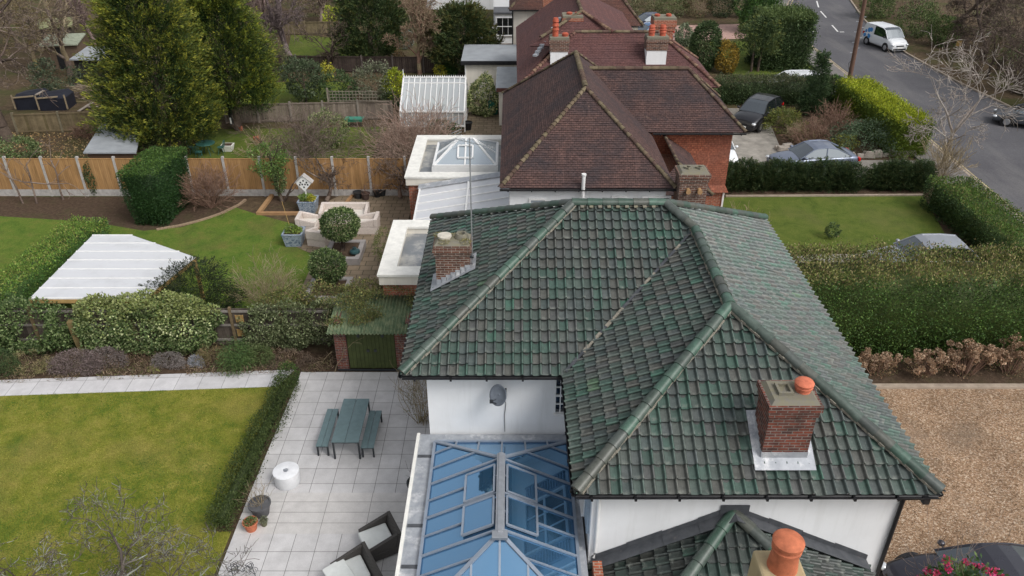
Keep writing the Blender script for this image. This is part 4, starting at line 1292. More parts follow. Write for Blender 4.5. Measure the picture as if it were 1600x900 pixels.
# ================================================================== our patio and lawn
TEAL = plain('teal_painted_timber', (0.13, 0.19, 0.2), 0.55, var=0.12, sc=6)
def trestle(name, label, cat, cx, cy, lx, ly, z, nsl, group=None):
    t = thing(name, label, cat, (cx, cy, 0.05), 0, group)
    mb = MB(); g = 0.012; w_ = (lx - g * (nsl - 1)) / nsl
    for i in range(nsl):
        x = cx - lx / 2 + i * (w_ + g); mb.box(x, cy - ly / 2, z - 0.035, x + w_, cy + ly / 2, z)
    mb.build('tabletop' if cat == 'table' else 'seat', TEAL, t, bevel=0.004)
    mb = MB()
    for y in (cy - ly / 2 + 0.06, cy + ly / 2 - 0.06): mb.box(cx - lx / 2 + 0.03, y - 0.025, z - 0.09, cx + lx / 2 - 0.03, y + 0.025, z - 0.037)
    mb.build('frame', DGREY, t)
    for sx in (-1, 1):
        for sy in (-1, 1):
            mb = MB(); x, y = cx + sx * (lx / 2 - 0.03), cy + sy * (ly / 2 - 0.06); mb.box(x - 0.025, y - 0.028, 0.05, x + 0.025, y + 0.028, z - 0.036)
            mb.build('leg', DGREY, t)
    return t


trestle('garden_table', 'long teal slatted garden table between two matching benches', 'table', -5.12, 19.2, 0.84, 2.1, 0.79, 2)
trestle('garden_bench', 'teal slatted bench on the lawn side of the teal table', 'bench', -5.9, 19.2, 0.37, 1.8, 0.49, 2, 'benches at the teal table')
trestle('garden_bench', 'teal slatted bench between the teal table and the white house', 'bench', -4.48, 19.12, 0.4, 1.78, 0.49, 2, 'benches at the teal table')
t = thing('fire_pit', 'round white drum shaped fire pit standing on the pale patio', 'fire pit', (-6.73, 17.2, 0.05))
mb = MB(); mb.lathe((-6.73, 17.2, 0.05), [(0.36, 0), (0.375, 0.02), (0.375, 0.42), (0.385, 0.43), (0.385, 0.47), (0.365, 0.48), (0.1, 0.482), (0.09, 0.47)], 36)
mb.build('drum', plain('white_concrete', (0.74, 0.75, 0.77), 0.6, var=0.1), t, smooth=True)
mb = MB(); mb.tube([(-6.8, 17.2, 0.53), (-6.78, 17.2, 0.57), (-6.68, 17.2, 0.57), (-6.66, 17.2, 0.53)], 0.012, 8); mb.lathe((-6.73, 17.2, 0.53), [(0.07, 0), (0.07, 0.012), (0.01, 0.014)], 20)
mb.build('lid_handle', GREYM, t, smooth=True)
# rattan seats (local: back towards +Y, open to -Y)
RATT = NM('dark_grey_rattan', 0.7, 0.25); p = RATT.uv()
wv_ = RATT.n.new('ShaderNodeTexChecker'); RATT.link(p, wv_.inputs['Vector']); wv_.inputs['Scale'].default_value = 40
wv_.inputs['Color1'].default_value = (0.04, 0.037, 0.035, 1); wv_.inputs['Color2'].default_value = (0.1, 0.092, 0.085, 1)
RATT.color(wv_.outputs['Color']); RATT = RATT.m
CUSH = plain('off_white_cushion', (0.66, 0.68, 0.66), 0.9, var=0.07, sc=5)
def rattan(name, label, cat, x, y, rz, wd, dp, bh, ncush, throw=False):
    t = thing(name, label, cat, (x, y, 0.05), rz)
    h = wd / 2
    mb = MB(); mb.box(-h, -dp / 2, 0.06, h, dp / 2, 0.3); mb.build('base', RATT, t, local=True, bevel=0.01)
    mb = MB(); mb.hexa([(-h, dp / 2 - .1, .3), (h, dp / 2 - .1, .3), (h, dp / 2 + .04, .3), (-h, dp / 2 + .04, .3), (-h, dp / 2 - .02, bh), (h, dp / 2 - .02, bh), (h, dp / 2 + .08, bh), (-h, dp / 2 + .08, bh)])
    mb.build('backrest', RATT, t, local=True, bevel=0.01)
    for s_ in (-1, 1):
        mb = MB(); a, b = s_ * h, s_ * (h - 0.1)
        x0, x1 = min(a, b), max(a, b)
        mb.hexa([(x0, -dp / 2, .3), (x1, -dp / 2, .3), (x1, dp / 2 - .101, .3), (x0, dp / 2 - .101, .3), (x0, -dp / 2, .5), (x1, -dp / 2, .5), (x1, dp / 2 - .03, bh - .02), (x0, dp / 2 - .03, bh - .02)])
        mb.build('armrest', RATT, t, local=True, bevel=0.01)
    for i in range(ncush):
        w_ = (wd - 0.2) / ncush; x0 = -h + 0.1 + i * w_
        mb = MB(); mb.box(x0 + .005, -dp / 2 - 0.05, 0.302, x0 + w_ - .005, dp / 2 - 0.11, 0.5); mb.build('cushion', CUSH, t, local=True, bevel=0.035)
    if throw:
        mb = MB(); mb.obox((-h + 0.5, -dp / 2 + 0.1, 0.5), (0.9, 0.6, 0.07), rz=0.12, rx=0.1); mb.obox((-h + 0.32, -dp / 2 - 0.1, 0.3), (0.5, 0.12, 0.4), rz=0.1); mb.build('loose_cushion', CUSH, t, local=True, bevel=0.03)
    return t


rattan('rattan_armchair', 'dark rattan armchair with one square white cushion on the patio', 'armchair', -3.6, 14.72, rad(-62), 0.9, 0.85, 0.76, 1)
rattan('rattan_sofa', 'dark rattan sofa with long off white cushions at the patio front', 'sofa', -3.9, 13.25, rad(-60), 1.75, 0.9, 0.78, 2, True)
# pots
def pot(label, x, y, r, h, mat, z=0.05, name='plant_pot', group=None, soil=True):
    t = thing(name, label, 'plant pot', (x, y, z), 0, group)
    mb = MB(); mb.lathe((x, y, z), [(r * 0.72, 0), (r * 0.97, h * 0.86), (r * 1.06, h * 0.86), (r * 1.08, h), (r * 0.95, h), (r * 0.92, h * 0.88), (0.02, h * 0.87)], 24); mb.build('pot', mat, t, smooth=True)
    return t


x, y = -7.18, 15.95
t = pot('wide dark grey planter with a bare twiggy shrub in it', x, y, 0.3, 0.42, plain('grey_planter', (0.1, 0.1, 0.105), 0.7))
Twigs(4, TWIGT).bush((0, 0, 0.36), 16, 0.75, 0.9, 0.008, 1).mesh(0, 9, 'stems', t, 3, minr=0.004)
t = pot('terracotta pot of low green plants by the lawn edge', -7.3, 15.38, 0.2, 0.3, TERRA)
f = Fol(8); f.blob((0, 0, 0.3), (0.17, 0.17, 0.06), 400, 0.06, 0.03, IVY); f.build('foliage', t)
t = pot('little mossy pot beside the terracotta pot', -6.98, 15.52, 0.1, 0.17, plain('mossy_pot', (0.13, 0.13, 0.08), 0.9, var=0.4, sc=15))
f = Fol(9); f.blob((0, 0, 0.2), (0.1, 0.1, 0.1), 260, 0.05, 0.02, OLIVE); f.build('foliage', t)
t = pot('round black pot tucked against the orangery wall', -2.78, 16.7, 0.28, 0.5, DGREY)
Twigs(14, TWIGD).bush((0, 0, 0.4), 12, 0.6, 0.9, 0.006, 1).mesh(0, 9, 'stems', t, 3, minr=0.004)
# wire sculpture at the bottom edge
t = thing('wire_ornament', 'curly dark wire garden ornament at the corner of the patio', 'ornament', (-7.0, 13.7, 0.05))
mb = MB(); rr_ = random.Random(6)
for i in range(9):
    c = Vector((-7.0 + rr_.uniform(-.28, .28), 13.7 + rr_.uniform(-.15, .15), 0.25 + rr_.uniform(0, .3))); r = rr_.uniform(0.08, 0.16)
    mb.tube([c + Vector((r * math.cos(a * .5), 0.05 * math.sin(a), r * math.sin(a * .5))) * (1 - a * 0.03) for a in range(16)], 0.007, 5)
for s_ in (-.3, .3): mb.tube([(-7 + s_, 13.7, 0.05), (-7 + s_ * .9, 13.7, 0.6)], 0.01, 5)
mb.build('wire_frame', DGREY, t)
# box hedge along the patio
f = Fol(21); f.gain = .95; f.hedge(-0.36, 0.36, -3.3, 3.3, 0, 0.62, 700, 0.055, 0.03, pal((0.04, 0.065, 0.02), (0.06, 0.09, 0.025), (0.1, 0.13, 0.04)), rough=0.13, fuzz=0.05)
f.blob((0.02, 3.4, 0.45), (0.34, 0.4, 0.5), 1500, 0.06, 0.03, HEDGE)
tag(f.build('box_hedge', None, (-8.02, 18.55, 0.03), rad(-3)), 'low clipped box hedge between our lawn and the patio', 'hedge')
# grass blades on the near lawn
r_ = np.random.RandomState(2); n = 90000
P = np.stack([r_.uniform(-17.5, -7.9, n), r_.uniform(11.5, 21.85, n), np.full(n, 0.03)], 1)
P = P[P[:, 1] < py(P[:, 0])]
f = Fol(2); f.gain = 1.15; tn = np.clip(0.5 + 1.6 * wave(P, .8, 4) + 1.1 * wave(P, 3.5, 5) + .35 * wave(P, 12, 6), 0, 1)[:, None]
gc = np.array((0.07, 0.14, 0.018)) * (1 - tn) + np.array((0.3, 0.27, 0.06)) * tn
f.leaves(P, r_.normal(size=P.shape) * 0.8 + np.array((0, 0, 0.75)), 0.05, 0.012, None, 0.35, C=gc)
tag(f.build('lawn_grass', None, (0, 0, 0)), 'short mossy yellow green grass of the near lawn', 'grass', kind='stuff')
# fruit tree whose crown reaches into the picture, bottom left
def bare_tree(name, label, cat, loc, h, r0, seed, cols, lean=(0, 0, 1), maxd=4, kids=(3, 4), ratio=0.66, spread=0.75, up=0.06, wob=0.14, trunk=0.35, group=None, minr=0.006, start=0.35, rz=0.0):
    t = thing(name, label, cat, loc, rz, group)
    T = Twigs(seed, cols); T.grow((0, 0, -0.1), lean, h * trunk, r0, 0, maxd, up, wob, kids, ratio, spread, 5, start, 0.62)
    # leaders carry on from the top of the trunk
    top = T.S[4][1]
    for k_ in range(3):
        a = 2 * PI * k_ / 3 + T.r.uniform(0, 1.5)
        T.grow(top, (math.cos(a) * spread * .7, math.sin(a) * spread * .7, 1), h * 0.42, r0 * 0.55, 1, maxd, up, wob, kids, ratio, spread, None, start * 0.7, 0.62)
    T.mesh(0, 1, 'trunk', t, 7)
    T.mesh(2, 9, 'crown', t, 3, minr=minr)
    return t


bare_tree('fruit_tree', 'bare lichen grey fruit tree at the bottom edge near the patio', 'tree', (-8.9, 11.9, 0), 4.3, 0.12, 11, [(0.12, 0.1, 0.085), (0.17, 0.15, 0.13), (0.09, 0.075, 0.065), (0.26, 0.27, 0.23)], (0.05, 0.12, 1), 5, (4, 6), 0.62, 1.0, 0.0, 0.26, 0.26, minr=0.0065)
bare_tree('fruit_tree', 'bare gnarled fruit tree at the bottom left corner of the lawn', 'tree', (-11.3, 11.5, 0), 3.9, 0.13, 12, [(0.11, 0.09, 0.075), (0.16, 0.14, 0.12), (0.08, 0.065, 0.055), (0.3, 0.31, 0.27)], (-0.05, 0.15, 1), 5, (4, 6), 0.62, 1.05, 0.0, 0.26, 0.26, minr=0.0065)
# bare shrub at the house wall
t = thing('wall_shrub', 'bare twiggy shrub against the left wall of the white house', 'shrub', (-2.95, 19.9, 0.05))
Twigs(31, TWIGT).bush((0, 0, 0), 26, 1.9, 0.75, 0.012, 2).mesh(0, 9, 'stems', t, 3, minr=0.005)
f = Fol(31); f.blob((0, 0.1, 0.95), (0.65, 0.7, 0.9), 900, 0.035, 0.02, IVYB, shell=0.3); f.build('foliage', t)

# ================================================================== brick store with the green doors
st = thing('garden_store', 'small brick garden store with green double doors and corrugated roof', 'shed', (-5.2, 23.2, 0.05))
sx0, sx1, sy = -6.3, -3.55, 22.8
mb = MB(); mb.box(sx0, sy, 0.0, sx0 + 0.42, sy + 0.24, 1.78); mb.box(sx1 - 0.6, sy, 0, sx1, sy + 0.24, 1.78); mb.box(sx0, sy + .24, 0, sx0 + .22, sy + 1.9, 1.95); mb.box(sx1 - .22, sy + .24, 0, sx1, sy + 1.9, 1.95); mb.box(sx0 + .22, sy + 1.7, 0, sx1 - .22, sy + 1.9, 2.0)
mb.build('wall', BRICK, st)
mb = MB(); mb.box(sx0 + .42, sy + .02, 1.7, sx1 - .6, sy + .2, 1.8); mb.box(sx0, sy - .03, 0.05, sx1, sy - .005, 0.12); mb.build('door_frame', DGREY, st)
GD = plain('olive_green_painted_boards', (0.055, 0.07, 0.022), 0.7, var=0.25, sc=5)
for i, (a, b) in enumerate(((sx0 + .44, sx0 + 1.28), (sx0 + 1.3, sx1 - .62))):
    mb = MB(); n = 6
    for k_ in range(n):
        x0 = a + (b - a) * k_ / n; mb.box(x0 + .004, sy + .04, 0.12, x0 + (b - a) / n - .004, sy + .08, 1.69)
    mb.box(a, sy + .085, .12, b, sy + .1, 1.69)
    if i == 0: mb.box(b - .04, sy + .02, .12, b + .03, sy + .039, 1.69)
    d = mb.build('door', GD, st)
    m2 = MB(); hx = b - .12 if i == 0 else a + .12
    m2.box(hx - .05, sy + .01, .85, hx + .05, sy + .035, .95)
    m2.build('door_handle', DGREY, d)
    m2 = MB(); m2.box((a + b) / 2 - .05, sy + .012, 1.48, (a + b) / 2 + .05, sy + .038, 1.6); m2.build('hinge', DGREY, d)
mb = MB(); vs = []; fs = []; nx = 150
for i in range(nx + 1):
    x = sx0 - .15 + (sx1 - sx0 + .3) * i / nx; dz = 0.035 * math.sin(x * 2 * PI / 0.125)
    for (yy, zz_) in ((sy - .3, 1.83), (sy + 2.0, 2.1)): vs.append((x, yy, zz_ + dz))
for i in range(nx): fs.append((2 * i, 2 * i + 2, 2 * i + 3, 2 * i + 1))
mb.add(vs, fs); o = mb.build('corrugated_roof', plain('weathered_green_sheet', (0.09, 0.17, 0.09), 0.7, var=0.4, sc=5, c2=(0.2, 0.23, 0.13)), st, smooth=True)
m_ = o.modifiers.new('thick', 'SOLIDIFY'); m_.thickness = 0.008
f = Fol(41); f.blob((-0.25, 0.7, 2.1), (1.45, 1.05, 0.36), 8500, 0.075, 0.04, IVYB, gap=0.45, shell=0.4); f.blob((-1.0, -0.05, 1.75), (0.35, 0.3, 0.25), 900, 0.07, 0.04, IVYB)
f.blob((0.6, 1.2, 2.15), (1.3, 0.9, 0.36), 4200, 0.07, 0.035, IVYB, gap=0.45)
tag(f.build('ivy', None, (-5.2, 23.2, 0.05)), 'tangled brownish ivy spreading over the corrugated store roof', 'climbing plant')
t = thing('climber', 'thin bare climber up the left brick pier of the store', 'climbing plant', (-6.4, 22.7, 0.05))
T = Twigs(43, TWIGT); T.grow((0, 0, 0), (0.1, -0.05, 1), 1.8, 0.018, 1, 3, 0.05, 0.2, (2, 3), 0.5, 0.7); T.grow((0, 0, .9), (-.6, -.1, -.6), 0.9, 0.012, 2, 3, -0.1, 0.2); T.mesh(0, 9, 'stems', t, 4, minr=0.005)

# ================================================================== boundary fence and its climbers
FENW = coloured('weathered_fence_boards', 0.9, 0.1, 0.35, 4)
bf = thing('boundary_fence', 'dark weathered boundary fence half buried in ivy behind the border', 'fence', (-14, 24.3, 0))
bfy = 24.3
for i in range(8):
    x0 = -21.5 + i * 1.85
    mb = MB(); rr_ = random.Random(i)
    k_ = 0
    while k_ < 12:
        sh_ = rr_.uniform(.7, 1.3); mb.col = tuple(c * sh_ for c in (0.08, 0.066, 0.055)); a = x0 + 0.06 + k_ * 0.146; mb.box(a, bfy, 0.15, a + 0.14, bfy + 0.02 + 0.008 * (k_ % 2), 1.75); k_ += 1
    mb.col = (0.22, 0.2, 0.18)
    for z in (0.35, 1.0, 1.6): mb.box(x0 + .06, bfy - .045, z, x0 + 1.8, bfy - .005, z + .08)
    mb.build('panel', FENW, bf)
    mb = MB(); mb.col = (0.16, 0.12, 0.07); mb.box(x0 - .05, bfy - .06, 0, x0 + .05, bfy + .06, 1.8); mb.build('post', FENW, bf)
LATT = plain('honey_timber', (0.4, 0.26, 0.1), 0.8, var=0.2)
for i, (u, v) in enumerate(((374, 498), (377, 520))):
    x, z = ZY(u, v, bfy - 0.07)
    t = thing('slatted_vent', ['upper square honey timber lattice on the dark boundary fence', 'lower square honey timber lattice on the dark boundary fence'][i], 'lattice', (x, bfy - .07, z), 0, 'timber lattices on the boundary fence')
    mb = MB()
    for k_ in range(7): mb.box(x - .15, bfy - .075, z - .15 + k_ * .045, x + .15, bfy - .055, z - .125 + k_ * .045)
    for s_ in (-.15, .13): mb.box(x + s_, bfy - .054, z - .16, x + s_ + .02, bfy - .046, z + .16)
    mb.build('slats', LATT, t)
t = thing('leaning_post', 'stout mossy timber post leaning in front of the boundary ivy', 'post', (-15.95, 23.75, 0))
mb = MB(); mb.col = (0.17, 0.13, 0.06); mb.hexa([(-.11, -.08, 0), (.11, -.08, 0), (.11, .08, 0), (-.11, .08, 0), (-.23, -.04, 1.5), (-.03, -.04, 1.5), (-.03, .12, 1.55), (-.23, .12, 1.55)]); mb.build('shaft', FENW, t, local=True)
def blobs(name, label, cat, seed, loc, parts, L, W, palette, group=None, **kw):
    f = Fol(seed)
    for i, (c, rr, n) in enumerate(parts): f.blob(c, rr, n, L, W, palette, seed=i * 3, **kw)
    return tag(f.build(name, None, loc), label, cat, group)


blobs('ivy', 'dense dark ivy mound on the boundary at the far left', 'climbing plant', 51, (-18.6, 24.1, 0), [((-1.4, 0, 0.95), (1.5, .7, 1.1), 9000), ((0.6, 0, 1.0), (1.5, .7, 1.1), 10000), ((1.9, 0, .95), (.55, .55, .95), 3000), ((-3.6, .2, .9), (1.2, .6, 1.1), 4000)], 0.1, 0.065, IVY, gap=0.15)
f = Fol(52); pr_ = [((-1.7, 0, 1.15), (1.05, .75, 1.1), 8500), ((-.2, 0, 1.15), (1.25, .8, 1.2), 10500), ((1.3, 0, 1.05), (1.15, .75, 1.05), 9000), ((0.3, .35, 1.75), (1.8, .55, .6), 6500), ((2.2, 0.1, 1.45), (.55, .45, .45), 2000)]
for i, (c, rr, n) in enumerate(pr_): f.blob(c, rr, n, 0.1, 0.065, pal((0.045, 0.075, 0.025), (0.08, 0.12, 0.04), (0.12, 0.16, 0.06), (0.18, 0.21, 0.1)), seed=i, gap=0.15, top=pal((0.16, 0.19, 0.06), (0.2, 0.22, 0.09)))
for i, (c, rr) in enumerate((((-.6, -.62, 1.4), (1.5, .3, .5)), ((1.6, -.6, 1.5), (1.0, .3, .35)))): f.blob(c, rr, 130, 0.09, 0.07, pal((0.34, 0.36, 0.2), (0.26, 0.3, 0.13)), seed=40 + i, shell=0.8)
tag(f.build('flowering_ivy', None, (-13.4, 24.1, 0)), 'broad ivy bank dotted with cream flower heads under the pergola', 'climbing plant')
blobs('ivy', 'grey green leafy climber on the fence left of the garden store', 'climbing plant', 53, (-8.6, 24.2, 0), [((-.6, 0, .95), (.85, .6, 1.0), 7000), ((.5, 0, 1.0), (.9, .6, 1.0), 7000), ((1.5, .2, 1.1), (.8, .6, .9), 5000)], 0.09, 0.055, pal((0.08, 0.1, 0.045), (0.12, 0.15, 0.07), (0.2, 0.22, 0.12), (0.06, 0.07, 0.03)), gap=0.15)
blobs('ivy', 'loose olive brown climber along the fence top behind the store', 'climbing plant', 54, (-7.0, 24.9, 0), [((-1.5, .1, 1.5), (1.2, .6, .7), 5200), ((0, .2, 1.6), (1.3, .7, .75), 5600), ((1.4, .3, 1.6), (1.2, .7, .8), 4600)], 0.08, 0.045, IVYB, gap=0.25)
f = Fol(55); f.gain = .5; f.conifer((0, 0, 0.2), 2.3, 1.35, 700, 26, DARKG, pal((0.05, 0.07, 0.025), (0.075, 0.09, 0.03)), 0.4, 0.09, 0.03, prof=lambda q: np.sqrt(np.clip(1 - (2 * q - .85) ** 2 / 1.4, 0, 1)))
tag(f.build('dark_yew', None, (-12.3, 25.9, 0)), 'dark rounded yew bush between the pergola and the boundary fence', 'shrub')
t = thing('tan_shrub', 'pale tan bare brushy shrub beside the dark yew', 'shrub', (-9.9, 26.8, 0))
Twigs(56, TWIGT).bush((0, 0, 0), 60, 2.0, 1.0, 0.012, 2, up=0.02).mesh(0, 9, 'stems', t, 3, minr=0.006)
# border plants (each a thing)
def tuft(name, label, seed, x, y, n, h, spread, W, palette, droop=0.6, z=0.02):
    f = Fol(seed); f.spikes((0, 0, 0), n, h, spread, W, palette, droop); return tag(f.build(name, None, (x, y, z)), label, 'plant')


def gx(u, v): return G(u, v, 0.02)
hm = lambda lab, sd, u, v, w_, h, palette, n=2600, cat='shrub', name='border_shrub', L=.06, W=.018, **kw: blobs(name, lab, cat, sd, (*gx(u, v), 0.02), [((0, .25, h * .6), (w_ * 1.2, w_ * .7, h * .85), int(n * 1.5)), ((w_ * .75, .15, h * .4), (w_ * .6, w_ * .5, h * .65), n // 2), ((-w_ * .8, .2, h * .35), (w_ * .6, w_ * .45, h * .6), n // 2)], L, W, palette, out=.9, **kw)
hm('mauve brown heather mound spilling onto the path', 61, 118, 585, .75, .55, HEATH, 4200)
hm('second heather mound, taller and greyer, right of the first', 62, 165, 575, .6, .5, pal((0.2, 0.17, 0.16), (0.14, 0.12, 0.11), (0.11, 0.08, 0.07)), 3000)
hm('grey lavender clump in front of the cream flowered ivy', 63, 262, 578, .45, .4, pal((0.2, 0.18, 0.17), (0.15, 0.13, 0.12)), 1700)
hm('tiny blue grey cushion plant by the path', 64, 305, 577, .22, .3, pal((0.26, 0.27, 0.3), (0.2, 0.21, 0.22)), 900)
hm('brown sprawling dead perennials along the border middle', 65, 210, 572, .9, .3, pal((0.2, 0.13, 0.09), (0.14, 0.09, 0.065), (0.1, 0.1, 0.045)), 2600, gap=.4)
hm('russet low foliage left of the drooping rosemary', 66, 335, 572, .55, .5, pal((0.17, 0.12, 0.06), (0.12, 0.12, 0.045), (0.2, 0.16, 0.09)), 2200, gap=.4)
hm('dry stalks and seedheads at the far left of the border', 67, 45, 585, .8, .55, pal((0.17, 0.15, 0.07), (0.12, 0.13, 0.05), (0.22, 0.17, 0.1)), 2600, gap=.4)
hm('dark green leafy bush at the left picture edge by the path', 68, 3, 590, .5, .8, DARKG, 2500)
hm('brown twiggy border clump left of the garden store', 69, 455, 578, .7, .4, pal((0.12, 0.085, 0.06), (0.16, 0.12, 0.09), (0.085, 0.065, 0.05)), 2300, gap=.4)
tuft('strap_leaved_plant', 'pale yellow green strap leaved plant beside the lavender', 70, *gx(240, 577), 70, .5, .9, .035, pal((0.36, 0.36, 0.12), (0.26, 0.29, 0.08), (0.3, 0.25, 0.12)), 1.3)
tuft('strap_leaved_plant', 'bleached grass tuft near the garden store', 71, *gx(448, 570), 60, .45, .9, .03, pal((0.28, 0.27, 0.1), (0.2, 0.22, 0.07)), 1.2)
r_ = np.random.RandomState(74); n = 16000
P = np.stack([r_.uniform(-22, -6.5, n), r_.uniform(21.9, 24.2, n), np.abs(r_.normal(0, .1, n)) + .03], 1)
P = P[(P[:, 1] > py(P[:, 0]) + .72) & (wave(P * (1, 1, 0), 2.2, 3) > -.2)]
f = Fol(74); f.leaves(P, r_.normal(size=P.shape) * (1, 1, .8) + np.array((0, 0, .5)), .16, .02, pal((0.13, 0.09, 0.06), (0.18, 0.13, 0.09), (0.09, 0.065, 0.045), (0.22, 0.17, 0.11), (0.09, 0.1, 0.035)))
tag(f.build('dead_stems', None, (0, 0, 0)), 'dead brown stems and leaves littering the border', 'plant litter', kind='stuff')
f = Fol(72); f.conifer((0, 0, 0.1), 1.0, .3, 170, 30, pal((0.04, 0.075, 0.025), (0.06, 0.1, 0.03)), pal((0.1, 0.14, 0.05), (0.08, 0.12, 0.035)), .5, .09, .02, prof=lambda q: 0.65 + .35 * np.sin(q * 3), up=-.4, droop=.5)
tag(f.build('rosemary', None, (*gx(372, 575), 0.02)), 'drooping fresh green rosemary hanging over the path', 'shrub')
hm('feathery dark green plant right of the drooping rosemary', 73, 405, 575, .45, .6, pal((0.06, 0.09, 0.03), (0.09, 0.11, 0.045)), 2200)

# ================================================================== neighbour's garden: pergola, hedges, fence
pg = thing('pergola', 'timber pergola roofed with white frosted plastic sheets, one corner cut', 'pergola', (-15.3, 26.6, 0))
zt = 2.0
pol = [G(u, v, 2.0) for u, v in ((45, 467), (225, 467), (306, 402), (205, 367), (145, 367))]; pol[2] = (pol[2][0], pol[2][1])
mb = MB(); n_ = Vector((0, 0, 1)); mb.slab([(x, y, zt) for x, y in pol], n_, 0.02); mb.build('roof_sheet', POLY, pg)
def xspan(y):
    xs = []
    for i in range(len(pol)):
        a, b = pol[i], pol[(i + 1) % len(pol)]
        if (a[1] - y) * (b[1] - y) <= 0 and a[1] != b[1]: xs.append(a[0] + (b[0] - a[0]) * (y - a[1]) / (b[1] - a[1]))
    return min(xs), max(xs)
mb = MB()
for y in [pol[0][1] + .04 + (pol[3][1] - pol[0][1] - .08) * i / 7 for i in range(8)]:
    a, b = xspan(y); mb.box(a, y - .025, zt + .003, b, y + .025, zt + .03)
mb.build('roof_trim', UPVC, pg)
mb = MB()
for i in range(5):
    a, b = pol[i], pol[(i + 1) % 5]; mb.beam((*a, zt - .1), (*b, zt - .1), .05, .15)
for x in (-16.6, -15.2, -13.9): mb.beam((x, 24.7, zt - .06), (x, 28.2, zt - .06), .05, .07)
mb.build('beam', LATT, pg)
for (x, y) in [(a * .97 - 15.3 * -.0 + (-15.3) * .03, b * .97 + 26.9 * .03) for a, b in pol]:
    mb = MB(); mb.box(x - .06, y - .06, 0, x + .06, y + .06, zt - .18); mb.build('post', LATT, pg)
f = Fol(81); f.hedge(-0.75, 0.75, -4.2, 4.2, 0, 2.05, 330, 0.085, 0.045, YEW, top=pal((0.1, 0.17, 0.03), (0.13, 0.2, 0.035), (0.07, 0.13, 0.025), (0.17, 0.18, 0.05)), rough=.16, fuzz=.08)
tag(f.build('clipped_hedge', None, (-19.3, 27.4, 0), rad(-8)), 'long clipped hedge with bright green top along the pergola', 'hedge')
f = Fol(82); f.gain = .95; f.hedge(-.78, .78, -1.5, 1.5, 0, 2.9, 700, 0.08, 0.04, pal((0.018, 0.05, 0.015), (0.028, 0.07, 0.02), (0.04, 0.09, 0.025)), top=pal((0.08, 0.15, 0.03), (0.05, 0.11, 0.025), (0.1, 0.17, 0.035)), rough=.07, lean=-0.25)
tag(f.build('clipped_yew_block', None, (-17.75, 36.3, 0), rad(-4)), 'big square clipped yew block wider at the top, in the soil bed', 'hedge')
blobs('shrub', 'dark leafy mass at the left edge below the clipped hedge', 'shrub', 83, (-19.6, 24.9, 0), [((0, 0, 1.0), (1.1, .7, 1.2), 5000)], .1, .05, DARKG)
# closeboard fence with concrete posts and gravel boards
ORF = NM('orange_fence_boards', 0.85, 0.15); p = ORF.uv()
b = ORF.brick(p, 0.1, 30, 0.003, (0.4, 0.235, 0.105), (0.35, 0.2, 0.085), (0.17, 0.095, 0.04), 0.0)
c = ORF.mix(1.0, b.outputs['Color'], ORF.ramp(ORF.noise(ORF.scale(ORF.pos(), (3, 3, .4)), 2.2, 6, .7), [(0.28, .62), (0.72, 1.3)]), 'MULTIPLY'); ORF.color(c); ORF = ORF.m
CONC = plain('concrete', (0.42, 0.4, 0.38), 0.85, var=0.25, sc=5)
of = thing('panel_fence', 'orange stained board fence between concrete posts at the garden end', 'fence', (-17, 38.4, 0))
x = -36.0; yf_ = 38.45
xs_ = []
while x < -5.6: xs_.append(x); x += 1.9
for i, x in enumerate(xs_):
    mb = MB(); mb.box(x - .06, yf_ - .07, 0, x + .06, yf_ + .07, 2.22); mb.build('post', CONC, of)
    x1 = min(x + 1.9, -5.4)
    mb = MB(); mb.box(x + .062, yf_ - .03, 0, x1 - .062, yf_ + .03, .38); mb.build('gravel_board', CONC, of)
    mb = MB(); mb.box(x + .062, yf_ - .025, .383, x1 - .062, yf_ + .025, 2.08); mb.box(x + .062, yf_ - .04, 2.083, x1 - .062, yf_ + .04, 2.11); mb.build('panel', ORF, of)
# curved brick edging
cv = [G(u, v) for u, v in [(245, 360), (262, 357), (280, 354), (296, 350), (312, 346), (328, 341), (345, 335), (360, 328), (374, 321), (384, 313)]]
mb = MB(); mb.col = (0.3, 0.22, 0.15)
for i in range(len(cv) - 1):
    for k_ in range(3):
        a = Vector((*cv[i], 0.04)).lerp(Vector((*cv[i + 1], 0.04)), k_ / 3); b = Vector((*cv[i], 0.04)).lerp(Vector((*cv[i + 1], 0.04)), (k_ + .92) / 3); mb.beam(a, b, .13, .1)
tag(mb.build('brick_edging', WOODP), 'curved brick edging round the soil bed by the yew block', 'edging')
t = thing('timber_edging', 'timber sleeper frame round the bed under the ivy tree', 'edging', (-12.9, 36.1, 0))
mb = MB(); mb.col = (0.36, 0.22, 0.11); mb.beam((-12.9, 36.0, .08), (-12.8, 38.3, .08), .2, .16); mb.build('sleeper', WOODP, t)
mb = MB(); mb.col = (0.34, 0.2, 0.1); mb.beam((-12.85, 36.1, .07), (-10.6, 36.1, .07), .18, .14); mb.build('sleeper', WOODP, t)
mb = MB(); mb.col = (0.34, 0.2, 0.1); mb.beam((-8.7, 37.2, .07), (-8.5, 38.3, .07), .16, .14); mb.build('sleeper', WOODP, t)
t = thing('round_bush', 'bare reddish brown dome shaped bush against the orange fence', 'shrub', (-15.6, 37.0, 0))
Twigs(91, TWIGR).bush((0, 0, 0), 90, 1.9, 1.15, 0.012, 2, up=0.04).mesh(0, 9, 'stems', t, 3, minr=0.008)
